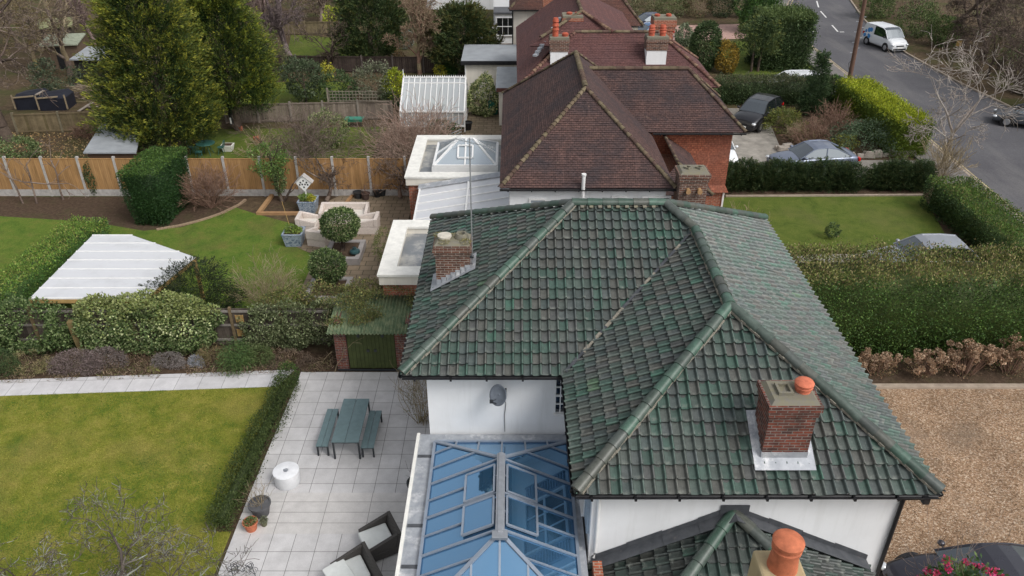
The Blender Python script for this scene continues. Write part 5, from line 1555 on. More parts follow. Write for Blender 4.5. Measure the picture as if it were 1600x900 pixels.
for i, (u, v, lab, sd) in enumerate(((36, 318, 'thin bare espalier at the left end of the orange fence', 92), (58, 318, 'bare espalier tree with long sideways branches on the orange fence', 93), (99, 312, 'bare climber tied to a fence post left of the yew', 94))):
    x, y = G(u, v); t = thing('espalier_tree', lab, 'tree', (x, y, 0), 0, 'bare trees trained on the orange fence')
    T = Twigs(sd, TWIGP); T.grow((0, 0, 0), (0, 0, 1), 2.2, .055, 0, 2, .02, .08, (2, 4), .5, .9, 5)
    for s_ in ((-1, 1.2), (1, 1.5)):
        if i == 1: T.grow((0, 0, 1.2), (s_[0], -.1, .15), 2.2 if s_[0] > 0 else .8, .04, 1, 3, 0, .12, (3, 4), .4, .8)
    T.mesh(0, 9, 'trunk', t, 5, minr=.012)
x, y = G(150, 305)
blobs('ivy', 'dark ivy column climbing the orange fence left of the yew', 'climbing plant', 95, (x, y, 0), [((0, 0, 1.0), (.3, .2, 1.0), 1500)], .09, .06, DARKG)
x, y = G(441, 315); t = thing('ivy_tree', 'small tree wrapped in bright ivy in front of the orange fence', 'tree', (x, y, 0))
T = Twigs(96, TWIGD); T.grow((0, 0, 0), (-.05, 0, 1), 2.6, .1, 0, 3, .05, .12, (4, 5), .6, .8, 5); T.grow((.1, 0, 0), (.55, -.1, 1), 1.2, .07, 0, 1, .05, .1, (1, 2), .6, .8, 4); T.mesh(0, 1, 'trunk', t, 6); T.mesh(2, 9, 'crown', t, 3, minr=.008)
f = Fol(96); f.blob((-.3, 0, 2.3), (1.1, .8, 1.0), 3000, .11, .07, pal((0.08, 0.14, 0.03), (0.12, 0.18, 0.05), (0.06, 0.1, 0.03)), gap=.45, shell=.3); f.blob((0, 0, 1.3), (.35, .3, .8), 1100, .1, .06, IVY); f.build('foliage', t)
x, y = G(509, 318); bare_tree('bare_tree', 'dark bare crooked tree with forked trunk behind the cream sofas', 'tree', (x, y, 0), 3.6, .13, 97, TWIGD + TWIGP, (.0, 0, 1), 4, (4, 5), .62, .9, .03, .2, .35, minr=.009)
# dovecote
x, y = G(481, 332)
t = thing('dovecote', 'white diamond shaped dovecote on a pole over a planter', 'bird house', (x, y + .15, 0))
def dp(dx, dz, dy=0.0): return (x + dx, y + .15 + dy, dz)
zc = ZY(478, 288, y)[1]
mb = MB(); mb.hexa([dp(-.03, .4, -.03), dp(.03, .4, -.03), dp(.03, .4, .03), dp(-.03, .4, .03), dp(-.03, zc - .4, -.03), dp(.03, zc - .4, -.03), dp(.03, zc - .4, .03), dp(-.03, zc - .4, .03)]); mb.build('pole', UPVC, t)
mb = MB(); s_ = .42
front = [(0, -.38), (.36, .02), (.36, .1), (0, .42), (-.36, .1), (-.36, .02)]
vs = [dp(a, zc + b, -.16) for a, b in front] + [dp(a, zc + b, .16) for a, b in front]
mb.add(vs, [(0, 1, 2, 3, 4, 5), (11, 10, 9, 8, 7, 6)] + [(i, i + 6, (i + 1) % 6 + 6, (i + 1) % 6) for i in range(6)]); mb.build('nest_box', UPVC, t)
mb = MB()
for k_ in (-1, 1): mb.beam(dp(0, zc + .46, 0), dp(k_ * .44, zc + .06, 0), .4, .03)
mb.build('roof', CONC, t)
mb = MB()
for (a, b) in ((-.15, .1), (.0, .2), (.15, .1), (-.2, -.02), (-.07, .0), (.07, .0), (.2, -.02), (0, -.15)): mb.box(x + a - .035, y + .15 - .175, zc + b - .04, x + a + .035, y + .15 - .163, zc + b + .04)
mb.build('pigeonhole', BLACK, t)
# planters
BLUEP = NM('blue_white_glazed', 0.4, 0.4); p = BLUEP.pos()
BLUEP.color(BLUEP.ramp(BLUEP.noise(p, 9, 3, .6, .8), [(0.44, (0.12, 0.17, 0.24)), (0.5, (0.42, 0.47, 0.52)), (0.6, (0.2, 0.26, 0.34))])); BLUEP = BLUEP.m
for i, (u0, u1, v, lab) in enumerate(((468, 494, 335, 'blue and white square planter under the dovecote'), (445, 472, 387, 'blue and white square planter at the lawn corner'))):
    xa, y = G(u0, v); xb, _ = G(u1, v); h = .62; cx = (xa + xb) / 2
    t = thing('square_planter', lab, 'planter', (cx, y + .4, 0.02), 0, 'blue and white planters'); q = .36; r = .45
    mb = MB(); mb.hexa([(-q, -q, 0), (q, -q, 0), (q, q, 0), (-q, q, 0), (-r, -r, h), (r, -r, h), (r, r, h), (-r, r, h)]); mb.build('planter_box', BLUEP, t, local=True)
    mb = MB()
    for (a, b, c, d) in ((-r - .02, -r - .02, r + .02, -r + .06), (-r - .02, r - .06, r + .02, r + .02), (-r - .02, -r + .06, -r + .06, r - .06), (r - .06, -r + .06, r + .02, r - .06)): mb.box(a, b, h + .002, c, d, h + .05)
    mb.build('rim', BLUEP, t, local=True)
    mb = MB(); mb.box(-r + .061, -r + .061, h - .1, r - .061, r - .061, h + .02); mb.build('soil', SOIL, t, local=True)
    f = Fol(100 + i); f.blob((-.1, 0, h + .12), (.3, .3, .2), 700, .1, .04, pal((0.1, 0.16, 0.04), (0.16, 0.22, 0.05))); f.blob((.2, -.1, h + .12), (.2, .22, .16), 400, .08, .04, GOLD if i == 0 else pal((0.2, 0.26, 0.06), (0.14, 0.2, 0.04))); f.build('foliage', t)
    if i == 1: mb = MB(); mb.tube([(-.1, 0, h), (-.35, .1, h + 1.5)], .012, 6); mb.build('cane', LATT, t, local=True)
# cream rattan suite
CREAMR = plain('cream_wicker', (0.6, 0.53, 0.48), 0.8, var=0.14, sc=14)
CREAMC = plain('cream_cushion', (0.62, 0.58, 0.52), 0.9, var=0.08)
def tub(name, label, cat, x, y, rz, wd, dp_=.85, grp=None):
    t = thing(name, label, cat, (x, y, 0.035), rz, grp); h = wd / 2
    mb = MB(); mb.box(-h, -dp_ / 2, 0, h, dp_ / 2, .36); mb.build('base', CREAMR, t, local=True, bevel=.02)
    mb = MB(); mb.box(-h, dp_ / 2 - .16, .363, h, dp_ / 2 + .03, .8); mb.build('backrest', CREAMR, t, local=True, bevel=.03)
    for s_ in (-1, 1):
        mb = MB(); a, b = sorted((s_ * h, s_ * (h - .16))); mb.hexa([(a, -dp_ / 2, .363), (b, -dp_ / 2, .363), (b, dp_ / 2 - .163, .363), (a, dp_ / 2 - .163, .363), (a, -dp_ / 2, .6), (b, -dp_ / 2, .6), (b, dp_ / 2 - .163, .78), (a, dp_ / 2 - .163, .78)]); mb.build('armrest', CREAMR, t, local=True, bevel=.03)
    mb = MB(); mb.box(-h + .17, -dp_ / 2 + .02, .363, h - .17, dp_ / 2 - .17, .48); mb.build('cushion', CREAMC, t, local=True, bevel=.04)


tub('wicker_sofa', 'long cream wicker sofa with its back to the orange fence', 'sofa', -8.35, 35.35, 0, 2.4, .9)
tub('wicker_armchair', 'cream wicker armchair on the dovecote side of the sofa', 'armchair', -9.95, 34.3, rad(90), .95, .9, 'cream wicker armchairs')
tub('wicker_armchair', 'cream wicker armchair right of the globe bush, facing left', 'armchair', -7.0, 34.25, rad(-90), .95, 1.0, 'cream wicker armchairs')
tub('wicker_armchair', 'cream wicker armchair nearest the lawn, half behind the globe bush', 'armchair', -9.05, 32.9, rad(165), .95, .9, 'cream wicker armchairs')
# raised beds and globe bushes
SLEEP = plain('grey_stone_edging', (0.3, 0.28, 0.27), 0.85, var=0.2)
def raised(label, x0, y0, x1, y1, h):
    t = thing('raised_bed', label, 'planter', ((x0 + x1) / 2, (y0 + y1) / 2, 0.03), 0, 'raised stone beds')
    mb = MB(); q = .22
    mb.box(x0, y0, 0.03, x1, y0 + q, h); mb.box(x0, y1 - q, 0.03, x1, y1, h); mb.box(x0, y0 + q, 0.03, x0 + q, y1 - q, h); mb.box(x1 - q, y0 + q, 0.03, x1, y1 - q, h); mb.build('edging', SLEEP, t)
    mb = MB(); mb.box(x0 + q, y0 + q, .03, x1 - q, y1 - q, h - .06); mb.build('soil', SOIL, t)


raised('raised stone bed round the larger globe bush', -8.5, 30.7, -6.85, 32.6, .36)
raised('raised stone bed round the nearer, smaller globe bush', -8.6, 27.4, -6.85, 29.2, .3)
GLB = pal((0.03, 0.06, 0.018), (0.05, 0.085, 0.025), (0.09, 0.13, 0.045), (0.15, 0.18, 0.08))
for lab, x, y, r, zc, sd in (('larger round clipped standard bush by the cream sofas', -7.75, 31.7, .88, 1.35, 111), ('smaller, ragged round bush nearer the boundary fence', -7.72, 28.5, .78, .98, 112)):
    t = thing('globe_bush', lab, 'shrub', (x, y, .25), 0, 'globe bushes in the raised beds')
    f = Fol(sd); f.blob((0, 0, zc), (r, r, r * .85), 7000, .09, .055, GLB, shell=.7, lump=.06 if sd == 111 else .14); f.build('foliage', t)
    Twigs(sd, TWIGD).bush((0, 0, 0), 7, zc, .3, .03, 1).mesh(0, 9, 'stem', t, 5)
x, y = G(555, 397, .3)
t = thing('watering_can', 'round dark teal watering vessel on the larger raised bed', 'watering can', (x, y, .36))
mb = MB(); mb.lathe((x, y, .36), [(.2, 0), (.24, .06), (.22, .14), (.08, .2), (.07, .26), (.09, .27)], 18); mb.build('body', plain('dark_teal', (0.03, 0.07, 0.075), .4), t, smooth=True)
mb = MB(); mb.tube([(x - .1, y, .52), (x - .12, y, .66), (x + .02, y, .7), (x + .05, y, .6)], .014, 6); mb.build('handle', DGREY, t)
# clutter at the foot of the orange fence
for i, (u, v, lab, m_, r) in enumerate(((560, 310, 'squat black bucket by the orange fence, leftmost of the clutter', DGREY, .24), (572, 312, 'dark planter with dry stalks among the fence clutter', plain('old_brown_pot', (0.09, 0.06, 0.05), .8), .22), (590, 308, 'black pot pile near the glass lean-to', BLACK, .22), (598, 306, 'black pot with a grey lid, rightmost of the fence clutter', DGREY, .2))):
    x, y = G(u, v); t = pot(lab, x, y, r, .36, m_, .03, 'garden_bucket', 'pots along the orange fence')
    if i in (1, 2): Twigs(120 + i, TWIGR).bush((0, 0, .3), 9, .5, .8, .008, 1).mesh(0, 9, 'stems', t, 3, minr=.006)
x, y = G(557, 300); t = thing('wire_obelisk', 'rusty red wire plant support against the orange fence', 'plant support', (x, y, 0.03))
mb = MB()
for k_ in range(5):
    a = 2 * PI * k_ / 5; mb.tube([(x + .28 * math.cos(a), y + .1 * math.sin(a), .03), (x + .2 * math.cos(a), y + .1 * math.sin(a), .6), (x, y, .95)], .012, 5)
mb.build('wire_frame', plain('rust', (0.3, 0.1, 0.06), .8), t)
t = thing('tub_shrub', 'feathery green shrub beside the white parapet', 'shrub', (-5.75, 31.2, .03))
f = Fol(125); f.blob((0, 0, .75), (.5, .7, .8), 2200, .1, .025, pal((0.1, 0.13, 0.04), (0.15, 0.17, 0.05), (0.08, 0.1, 0.03)), gap=.4); f.build('foliage', t); Twigs(125, TWIGD).bush((0, 0, 0), 9, 1, .7, .012, 1).mesh(0, 9, 'stems', t, 3)
# ================================================================== brown-tiled house and what is built onto it
n1 = thing('tiled_house', 'white walled house with steep brown clay tile roof and hung tile wing', 'house', (3, 33, 0))
e1 = 5.12; x0, x1, y0, y1 = -0.45, 6.25, 27.6, 39.9; xm = 2.95; hr = 8.0
ap, rb = (xm, y0 + 3.35, hr), (xm, y1 - 3.3, hr)
z_ = lambda x, y, z: (x, y, z)
for poly in ([(x0, y0, e1), (x1, y0, e1), ap], [(x1, y0, e1), (x1, y1, e1), rb, ap], [(x1, y1, e1), (x0, y1, e1), rb], [(x0, y1, e1), (x0, y0, e1), ap, rb]):
    mb = MB(); plain_tiles(mb, poly); mb.build('roof_slope', CLAY1, n1)
for p, q, bn in (((x0, y0, e1), ap, 1), ((x1, y0, e1), ap, 1), (ap, rb, 0), ((x0, y1, e1), rb, 1), ((x1, y1, e1), rb, 1)):
    mb = MB(); ridge_run(mb, up(p, .04), up(q, .04), .085 if bn else .08 if bn else .11, .2 if bn else .4, RCLAY, bonnet=bool(bn)); mb.build('ridge_tiles', RIDGEC, n1, smooth=True)
e2 = 5.3; ye, yr, xe, xr2, h2 = 33.4, 36.05, 10.4, 8.1, 7.4
for poly in ([(3.5, ye, e2), (xe, ye, e2), (xr2, yr, h2), (3.5, yr, h2)], [(xe, ye, e2), (xe, 38.7, e2), (xr2, yr, h2)], [(xe, 38.7, e2), (4.2, 38.7, e2), (4.2, yr, h2), (xr2, yr, h2)]):
    mb = MB(); plain_tiles(mb, poly); mb.build('roof_slope', CLAY1, n1)
for p, q, bn in (((xe, ye, e2), (xr2, yr, h2), 1), ((xe, 38.7, e2), (xr2, yr, h2), 1), ((3.6, yr, h2), (xr2, yr, h2), 0)):
    mb = MB(); ridge_run(mb, up(p, .04), up(q, .04), .08 if bn else .11, .2 if bn else .4, RCLAY, bonnet=bool(bn)); mb.build('ridge_tiles', RIDGEC, n1, smooth=True)
# low hip by the chimney
q0, q1, q2 = (5.6, 29.0, 4.2), (8.1, 29.0, 4.2), (8.1, 33.7, 4.2)
r1_, r2_ = (6.85, 30.3, 5.05), (6.85, 33.7, 5.05)
for poly in ([q0, q1, r1_], [q1, q2, r2_, r1_]):
    mb = MB(); plain_tiles(mb, poly); mb.build('roof_slope', CLAY1, n1)
for p, q, bn in ((q1, r1_, 1), (r1_, r2_, 0)):
    mb = MB(); ridge_run(mb, up(p, .04), up(q, .04), .07, .2, RCLAY, bonnet=bool(bn)); mb.build('ridge_tiles', RIDGEC, n1, smooth=True)
mb = MB(); mb.box(x0 + .35, y0 + .2, 0, x1 - .3, y1 - .4, 4.96); mb.build('wall', WHITE, n1)
mb = MB(); mb.box(4.5, ye + .35, 2.62, 9.95, 38.4, 5.26); mb.hexa([(4.5, ye + .2, 2.3), (10.1, ye + .2, 2.3), (10.1, 38.5, 2.3), (4.5, 38.5, 2.3), (4.5, ye + .35, 2.62), (9.95, ye + .35, 2.62), (9.95, 38.4, 2.62), (4.5, 38.4, 2.62)]); mb.build('tile_hung_wall', TILEHUNG, n1)
mb = MB(); mb.box(4.6, ye + .42, 0, 9.9, 38.3, 2.3); mb.box(6.25, 29.2, 0, 7.9, 33.7, 4.15); mb.build('brick_wall', BRICKO, n1)
mb = MB(); mb.box(9.9, ye + .36, 0, 9.98, ye + .46, 2.3); mb.build('corner_post', UPVC, n1)
mb = MB(); gutter_run(mb, (x0, y0, e1 - .02), (x1, y0, e1 - .02), (0, -1, 0)); gutter_run(mb, (6.3, ye, e2 - .02), (xe, ye, e2 - .02), (0, -1, 0)); mb.build('gutter', BLACK, n1)
window(n1, (1.0, y0 + .2, 4.0), .55, 1.1, 'x', -1, bars=(0, 0), glass=PALEGLASS)
window(n1, (4.15, y0 + .2, 4.35), .45, .6, 'x', -1, bars=(0, 0))
window(n1, (5.6, y0 + .2, 4.4), 1.0, .5, 'x', -1, bars=(3, 0))
mb = MB(); mb.tube([(2.72, y0 + .3, 3.6), (2.72, y0 + .02, 4.2), (2.72, y0 - .05, 5.65)], .07, 12); mb.tube([(2.72, y0 - .05, 5.65), (2.72, y0 - .05, 5.72)], .09, 12); mb.build('flue_pipe', UPVC, n1, smooth=True)
nc = flue_stack(n1, 6.3, 7.35, 27.15, 28.0, 0, 5.85, BRICKD, 2)
for x in (6.62, 7.05):
    m2 = MB(); m2.tube([(x, 27.2, 5.25), (x, 26.98, 5.22)], .08, 14); m2.tube([(x, 27.0, 5.22), (x, 26.97, 5.22)], .095, 14); m2.build('clay_pipe', plain('buff_clay', (0.36, 0.22, 0.11), .8), nc, smooth=True)
    m2 = MB(); m2.lathe((x, 27.58, 5.9), [(.16, 0), (.16, .1), (.12, .1), (.11, .02)], 4); m2.build('chimney_pot', FLAUNCH, nc)
# flat-roofed extensions
def flat_ext(label, X0, Y0, X1, Y1, z, inner, group):
    t = thing('flat_roof_extension', label, 'extension', ((X0 + X1) / 2, (Y0 + Y1) / 2, 0), 0, group)
    mb = MB(); mb.box(X0 + .1, Y0 + .1, 0, X1, Y1 - .1, z - .42); mb.build('brick_wall', BRICKO, t)
    q = inner
    mb = MB()
    for (a, b, c, d) in ((X0, Y0, X1, Y0 + q), (X0, Y1 - q, X1, Y1), (X0, Y0 + q, X0 + q, Y1 - q)): mb.box(a, b, z - .42, c, d, z - .06)
    mb.build('parapet', CREAM, t)
    mb = MB(); e = .05
    for (a, b, c, d) in ((X0 - e, Y0 - e, X1, Y0 + q + e), (X0 - e, Y1 - q - e, X1, Y1 + e), (X0 - e, Y0 + q + e, X0 + q + e, Y1 - q - e)): mb.box(a, b, z - .057, c, d, z + .03)
    mb.build('coping', COPING, t)
    mb = MB(); mb.box(X0 + q + .001, Y0 + q + .001, z - .5, X1, Y1 - q - .001, z - .3); mb.build('felt_roof', FELT, t)
    return t


flat_ext('nearer flat roofed extension, white parapet round a wet grey roof', -4.85, 24.6, -0.1, 29.1, 3.0, .55, 'white flat roofed extensions')
ex = flat_ext('farther flat roofed extension with a white glazed roof lantern', -4.95, 33.8, -0.1, 39.4, 3.0, .5, 'white flat roofed extensions')
a0_, a1_, b0_, b1_, zb, zt_ = -3.75, -0.75, 35.0, 38.2, 3.06, 3.85
ra, rb_ = Vector((-2.6, 36.6, zt_)), Vector((-1.9, 36.6, zt_))
cs = [Vector((a0_, b0_, zb)), Vector((a1_, b0_, zb)), Vector((a1_, b1_, zb)), Vector((a0_, b1_, zb))]
mb = MB(); mb.box(a0_ - .08, b0_ - .08, 2.7, a1_ + .08, b1_ + .08, 3.04); mb.build('lantern_kerb', UPVC, ex)
mb = MB()
for pts in ([cs[0], cs[1], rb_, ra], [cs[1], cs[2], rb_], [cs[2], cs[3], ra, rb_], [cs[3], cs[0], ra]):
    n = (pts[1] - pts[0]).cross(pts[2] - pts[0]); mb.slab(pts, n, .02)
mb.build('lantern_glass', PALEGLASS, ex)
mb = MB(); U = Vector((0, 0, .03))
for p, q in ((cs[0], ra), (cs[1], rb_), (cs[2], rb_), (cs[3], ra), (ra, rb_), (cs[0], cs[1]), (cs[1], cs[2]), (cs[2], cs[3]), (cs[3], cs[0])): mb.beam(p + U, q + U, .1, .07)
for p, q in ((cs[0].lerp(cs[1], .5), ra.lerp(rb_, .5)), (cs[2].lerp(cs[3], .5), ra.lerp(rb_, .5)), (cs[1].lerp(cs[2], .5), rb_), (cs[3].lerp(cs[0], .5), ra)): mb.beam(p + U, q + U, .07, .06)
v0 = Vector((-2.55, 35.55, 3.36)); 
for a, b in (((-2.6, .25), (-1.9, .25)), ((-2.6, .7), (-1.9, .7)), ((-2.6, .25), (-2.6, .7)), ((-1.9, .25), (-1.9, .7))):
    f_ = lambda q: Vector((q[0], b0_ + (36.6 - b0_) * q[1], zb + (zt_ - zb) * q[1] + .08)); mb.beam(f_(a), f_(b), .08, .06)
mb.build('lantern_bar', UPVC, ex)
# glazed lean-to between them
lt = thing('glass_lean_to', 'white glazed lean-to roof between the two flat extensions', 'lean-to', (-2.3, 31.4, 0))
P4 = [Vector((-4.2, 29.25, 2.55)), Vector((-0.12, 29.25, 3.25)), Vector((-0.12, 33.4, 3.25)), Vector((-4.3, 33.4, 2.55))]
mb = MB(); mb.slab([P4[0], P4[1], P4[2], P4[3]], (P4[1] - P4[0]).cross(P4[2] - P4[0]), .03); mb.build('roof_sheet', POLY, lt)
mb = MB()
for i in range(6): mb.beam(P4[0].lerp(P4[3], i / 5) + Vector((0, 0, .03)), P4[1].lerp(P4[2], i / 5) + Vector((0, 0, .03)), .06, .05)
for t_ in (0.01, .55): mb.beam(P4[0].lerp(P4[1], t_) + Vector((0, 0, .04)), P4[3].lerp(P4[2], t_) + Vector((0, 0, .04)), .08, .05)
mb.build('roof_bar', UPVC, lt)
mb = MB(); mb.box(-4.25, 29.2, 0, -4.1, 33.4, 2.5); mb.build('brick_wall', BRICKO, lt)
mb = MB(); mb.slab([Vector((-4.35, 33.3, 2.62)), Vector((-.12, 33.3, 3.32)), Vector((-.12, 33.75, 3.36)), Vector((-4.35, 33.75, 2.66))], (0, 0, 1), .02); mb.build('lead_flashing', LEAD, lt)

# ================================================================== the red-brown house beyond
n3 = thing('tiled_house', 'red brown tiled house with four chimneys behind the steep brown roof', 'house', (5.5, 48, 0))
e3 = 5.0; X0, X1, Y0 = 0.3, 11.1, 41.4
ra, rb_ = (3.5, 44.4, 7.2), (8.1, 44.4, 7.2)
for poly in ([(X0, Y0, e3), (X1, Y0, e3), rb_, ra], [(X1, Y0, e3), (X1, 47.4, e3), rb_], [(X1, 47.4, e3), (X0, 47.4, e3), ra, rb_], [(X0, 56, e3), (X0, Y0, e3), (3.95, 45.9, 8.0), (3.95, 54, 8.0)],
             [(1.0, 43.8, 6.6), (6.9, 43.8, 6.6), (3.95, 46.0, 8.02)], [(7.6, 44.2, e3 + 1), (7.6, 56, e3 + 1), (3.95, 54, 8.0), (3.95, 45.9, 8.0)]):
    mb = MB(); plain_tiles(mb, poly, .12); mb.build('roof_slope', CLAY2, n3)
for p, q, bn in (((X0, Y0, e3), ra, 1), ((X1, Y0, e3), rb_, 1), (ra, rb_, 0), ((1.6, 44, 7.0), (3.95, 46.0, 8.0), 0), ((5.6, 44.3, 7.2), (3.95, 46.0, 8.0), 1), ((3.95, 46, 8.0), (3.95, 54, 8.0), 0), ((X1, 47.4, e3), rb_, 1)):
    mb = MB(); ridge_run(mb, up(p, .04), up(q, .04), .1, .22 if bn else .4, RCLAY if not bn else [(0.16, 0.09, 0.07), (0.2, 0.13, 0.09), (0.12, 0.06, 0.05)], bonnet=bool(bn)); mb.build('ridge_tiles', RIDGEC, n3, smooth=True)
mb = MB(); mb.box(X0 + .3, Y0 + .3, 0, X1 - .3, 47.1, 4.95); mb.box(X0 + .35, 47.1, 0, 7.2, 55.6, 4.9); mb.build('wall', CREAM, n3)
mb = MB()
a, b = Vector((1.3, 43.0, 6.2)), Vector((2.9, 46.8, 7.5))
for i in range(12): p = a.lerp(b, i / 12); mb.obox((p.x, p.y, p.z + .12), (.22, .4, .1), rz=-.4)
mb.build('stepped_flashing', LEAD, n3)
def far_stack(u0, u1, vt, vb, Y, mat, white=0.0, pots=(), dpth=.8):
    xa, zt2 = ZY(u0, vt, Y); xb, _ = ZY(u1, vt, Y); _, zb2 = ZY(u0, vb, Y)
    zb2 -= .9; e = .06
    if white:
        zw = ZY(u0, white, Y)[1]
        mb = MB(); mb.box(xa + e, Y, zb2, xb - e, Y + dpth, zw); o = mb.build('chimney', WHITE, n3)
        mb = MB(); mb.box(xa + .02, Y - .03, zw, xb - .02, Y + dpth + .03, zt2 - .3); mb.box(xa - .02, Y - .06, zt2 - .3, xb + .02, Y + dpth + .06, zt2 - .12); mb.build('brick_course', BRICKD, o)
        zc = zt2 - .12
    else:
        mb = MB(); mb.box(xa + .12, Y, zb2, xb - .12, Y + dpth, zt2 - .7); mb.box(xa + .06, Y - .05, zt2 - .7, xb - .06, Y + dpth + .05, zt2 - .5); mb.box(xa, Y - .1, zt2 - .5, xb, Y + dpth + .1, zt2 - .12); o = mb.build('chimney', mat, n3); zc = zt2 - .12
    mb = MB(); mb.box(xa + .02, Y - .05, zc, xb - .02, Y + dpth + .05, zt2); mb.build('mortar_cap', FLAUNCH, o)
    for (fx, h, r) in pots:
        m2 = MB(); x = xa + (xb - xa) * fx; m2.lathe((x, Y + dpth / 2, zt2), [(r, 0), (r * .9, h * .3), (r * 1.15, h * .34), (r * .85, h * .5), (r * 1.12, h * .56), (r * .8, h * .75), (r * 1.05, h * .8), (r * .75, h), (r * .5, h)], 14); m2.build('chimney_pot', TERRAD, o, smooth=True)
far_stack(859, 890, 59, 110, 42.6, None, 81, ((.3, .95, .17), (.8, .18, .16)))
far_stack(879, 912, 25, 85, 45.4, BRICKO, 0, ((.35, .12, .16), (.75, .12, .16)), 1.0)
far_stack(1011, 1046, 58, 106, 42.6, None, 79, ((.25, .55, .17), (.75, .55, .17)))
far_stack(1022, 1058, 28, 85, 45.4, BRICKO, 0, ((.2, .12, .15), (.7, .14, .15)), 1.0)
# outbuildings to its left
ob = thing('flat_roof_garage', 'cream outbuilding with a flat grey roof behind the greenhouse', 'outbuilding', (-1.5, 58, 0))
mb = MB(); mb.box(-3.35, 55.6, 0, .4, 60, 2.62); mb.build('wall', CREAM, ob)
mb = MB(); mb.box(-3.6, 55.35, 2.62, .55, 60.3, 2.8); mb.build('roof', ROOFGREY, ob)
mb = MB(); mb.box(-3.62, 55.3, 2.55, .55, 55.348, 2.83); mb.build('fascia', BLACK, ob)
mb = MB(); mb.tube([(-3.3, 55.5, 2.6), (-3.3, 55.5, 0)], .05, 8); mb.build('downpipe', UPVC, ob)
ob = thing('porch', 'small white side porch with a grey flat roof by the red brown house', 'porch', (-.4, 52, 0))
mb = MB(); mb.box(-.85, 49.8, 0, .25, 54.4, 2.4); mb.build('wall', CREAM, ob)
mb = MB(); mb.box(-1.05, 49.5, 2.42, .5, 54.6, 2.62); mb.build('roof', ROOFGREY, ob)
mb = MB(); mb.box(-1.0, 49.44, 2.36, .5, 49.498, 2.6); mb.build('fascia', plain('brown_fascia', (0.12, 0.05, 0.04), .7), ob)

# ================================================================== the last houses
n4 = thing('lichen_roof_house', 'white house with lichen spotted tile roofs beyond the chimneys', 'house', (4, 64, 0))
LICH = clay_tiles('lichen_clay_tiles', (0.1, 0.05, 0.042), (0.14, 0.066, 0.05), (0.03, 0.018, 0.017), (0.075, 0.05, 0.045), (0.34, 0.22, 0.1))
for poly in ([(3.6, 56.4, 5), (9.2, 56.4, 5), (6.4, 60.0, 8)], [(9.2, 56.4, 5), (9.2, 68, 5), (6.4, 66, 8), (6.4, 60, 8)], [(3.6, 68, 5), (3.6, 56.4, 5), (6.4, 60, 8), (6.4, 66, 8)], [(-.2, 62, 5), (3.6, 62, 5), (3.6, 65, 7.4), (2.2, 65, 7.4)], [(-.2, 68, 5), (-.2, 62, 5), (2.2, 65, 7.4)]):
    mb = MB(); plain_tiles(mb, poly, .14); mb.build('roof_slope', LICH, n4)
for p, q in (((3.6, 56.4, 5), (6.4, 60, 8)), ((9.2, 56.4, 5), (6.4, 60, 8)), ((6.4, 60, 8), (6.4, 66, 8)), ((-.2, 62, 5), (2.2, 65, 7.4))):
    mb = MB(); ridge_run(mb, up(p, .04), up(q, .04), .1, .25, RCLAY, bonnet=True); mb.build('ridge_tiles', RIDGEC, n4, smooth=True)
mb = MB(); mb.box(3.9, 56.7, 0, 8.9, 67.7, 4.95); mb.box(.1, 62.3, 0, 3.9, 67.7, 4.95); mb.build('wall', CREAM, n4)
mb = MB(); gutter_run(mb, (3.6, 56.4, 4.98), (9.2, 56.4, 4.98), (0, -1, 0)); gutter_run(mb, (-.2, 62, 4.98), (3.6, 62, 4.98), (0, -1, 0)); mb.tube([(.05, 62.2, 4.9), (.05, 62.2, 0)], .05, 8); mb.build('gutter', BLACK, n4)
window(n4, (1.55, 62.3, 3.6), 1.0, 1.1, 'x', -1, bars=(0, 0), glass=plain('blind_grey', (0.3, 0.33, 0.38), .5))
mb = MB(); xa, _ = ZY(848, 20, 58); xb, _ = ZY(881, 20, 58); mb.box(xa, 58, 0, xb, 59.2, 9.5); mb.build('chimney', BRICKO, n4)
n5 = thing('white_house', 'tall plain white house with a bay window at the top edge', 'house', (-1.5, 78, 0))
mb = MB(); mb.box(-1.7, 75, 0, 6, 84, 6.0); mb.build('wall', WHITE, n5)
mb = MB(); plain_tiles(mb, [(-2.2, 74.5, 6), (6.5, 74.5, 6), (6.5, 79.5, 9), (-2.2, 79.5, 9)], .2); mb.build('roof', CLAY2, n5)
mb = MB(); mb.box(-1.5, 72.6, 0, .3, 74.98, 2.6); ow = mb.build('bay', WHITE, n5)
mb = MB(); mb.box(-1.65, 72.4, 2.6, .45, 74.97, 2.75); mb.build('bay_roof', DLEAD, n5)
window(n5, (-.6, 72.6, 1.5), 1.5, 1.5, 'x', -1, bars=(2, 1))
n6 = thing('distant_house', 'distant house with a sloping striped roof and solar panel, behind the dark cypress', 'house', (-7, 90, 0))
mb = MB(); mb.box(-9.5, 88, 0, -2.0, 94, 3.6); mb.build('wall', WHITE, n6)
mb = MB(); plain_tiles(mb, [(-10, 87.5, 3.6), (-1.8, 87.5, 3.6), (-1.8, 91, 6), (-10, 91, 6)], .2); mb.build('roof', CLAY2, n6)
mb = MB(); nn_ = Vector((0, -2.4, 3.5)).normalized(); mb.slab([Vector((-5, 88.2, 4.2)), Vector((-2.2, 88.2, 4.2)), Vector((-2.2, 90.2, 5.57)), Vector((-5, 90.2, 5.57))], nn_, .05); mb.build('solar_panel', plain('solar_blue', (0.02, 0.03, 0.07), .2), n6)
t = thing('picket_fence', 'white picket fence beside the tall white house', 'fence', (-3, 73, 0))
mb = MB()
for i in range(10): mb.box(-3.4 + i * .2, 72.9, 0, -3.28 + i * .2, 72.94, 1.5)
for z in (.4, 1.2): mb.box(-3.45, 72.945, z, -1.4, 72.98, z + .08)
mb.build('palings', UPVC, t)
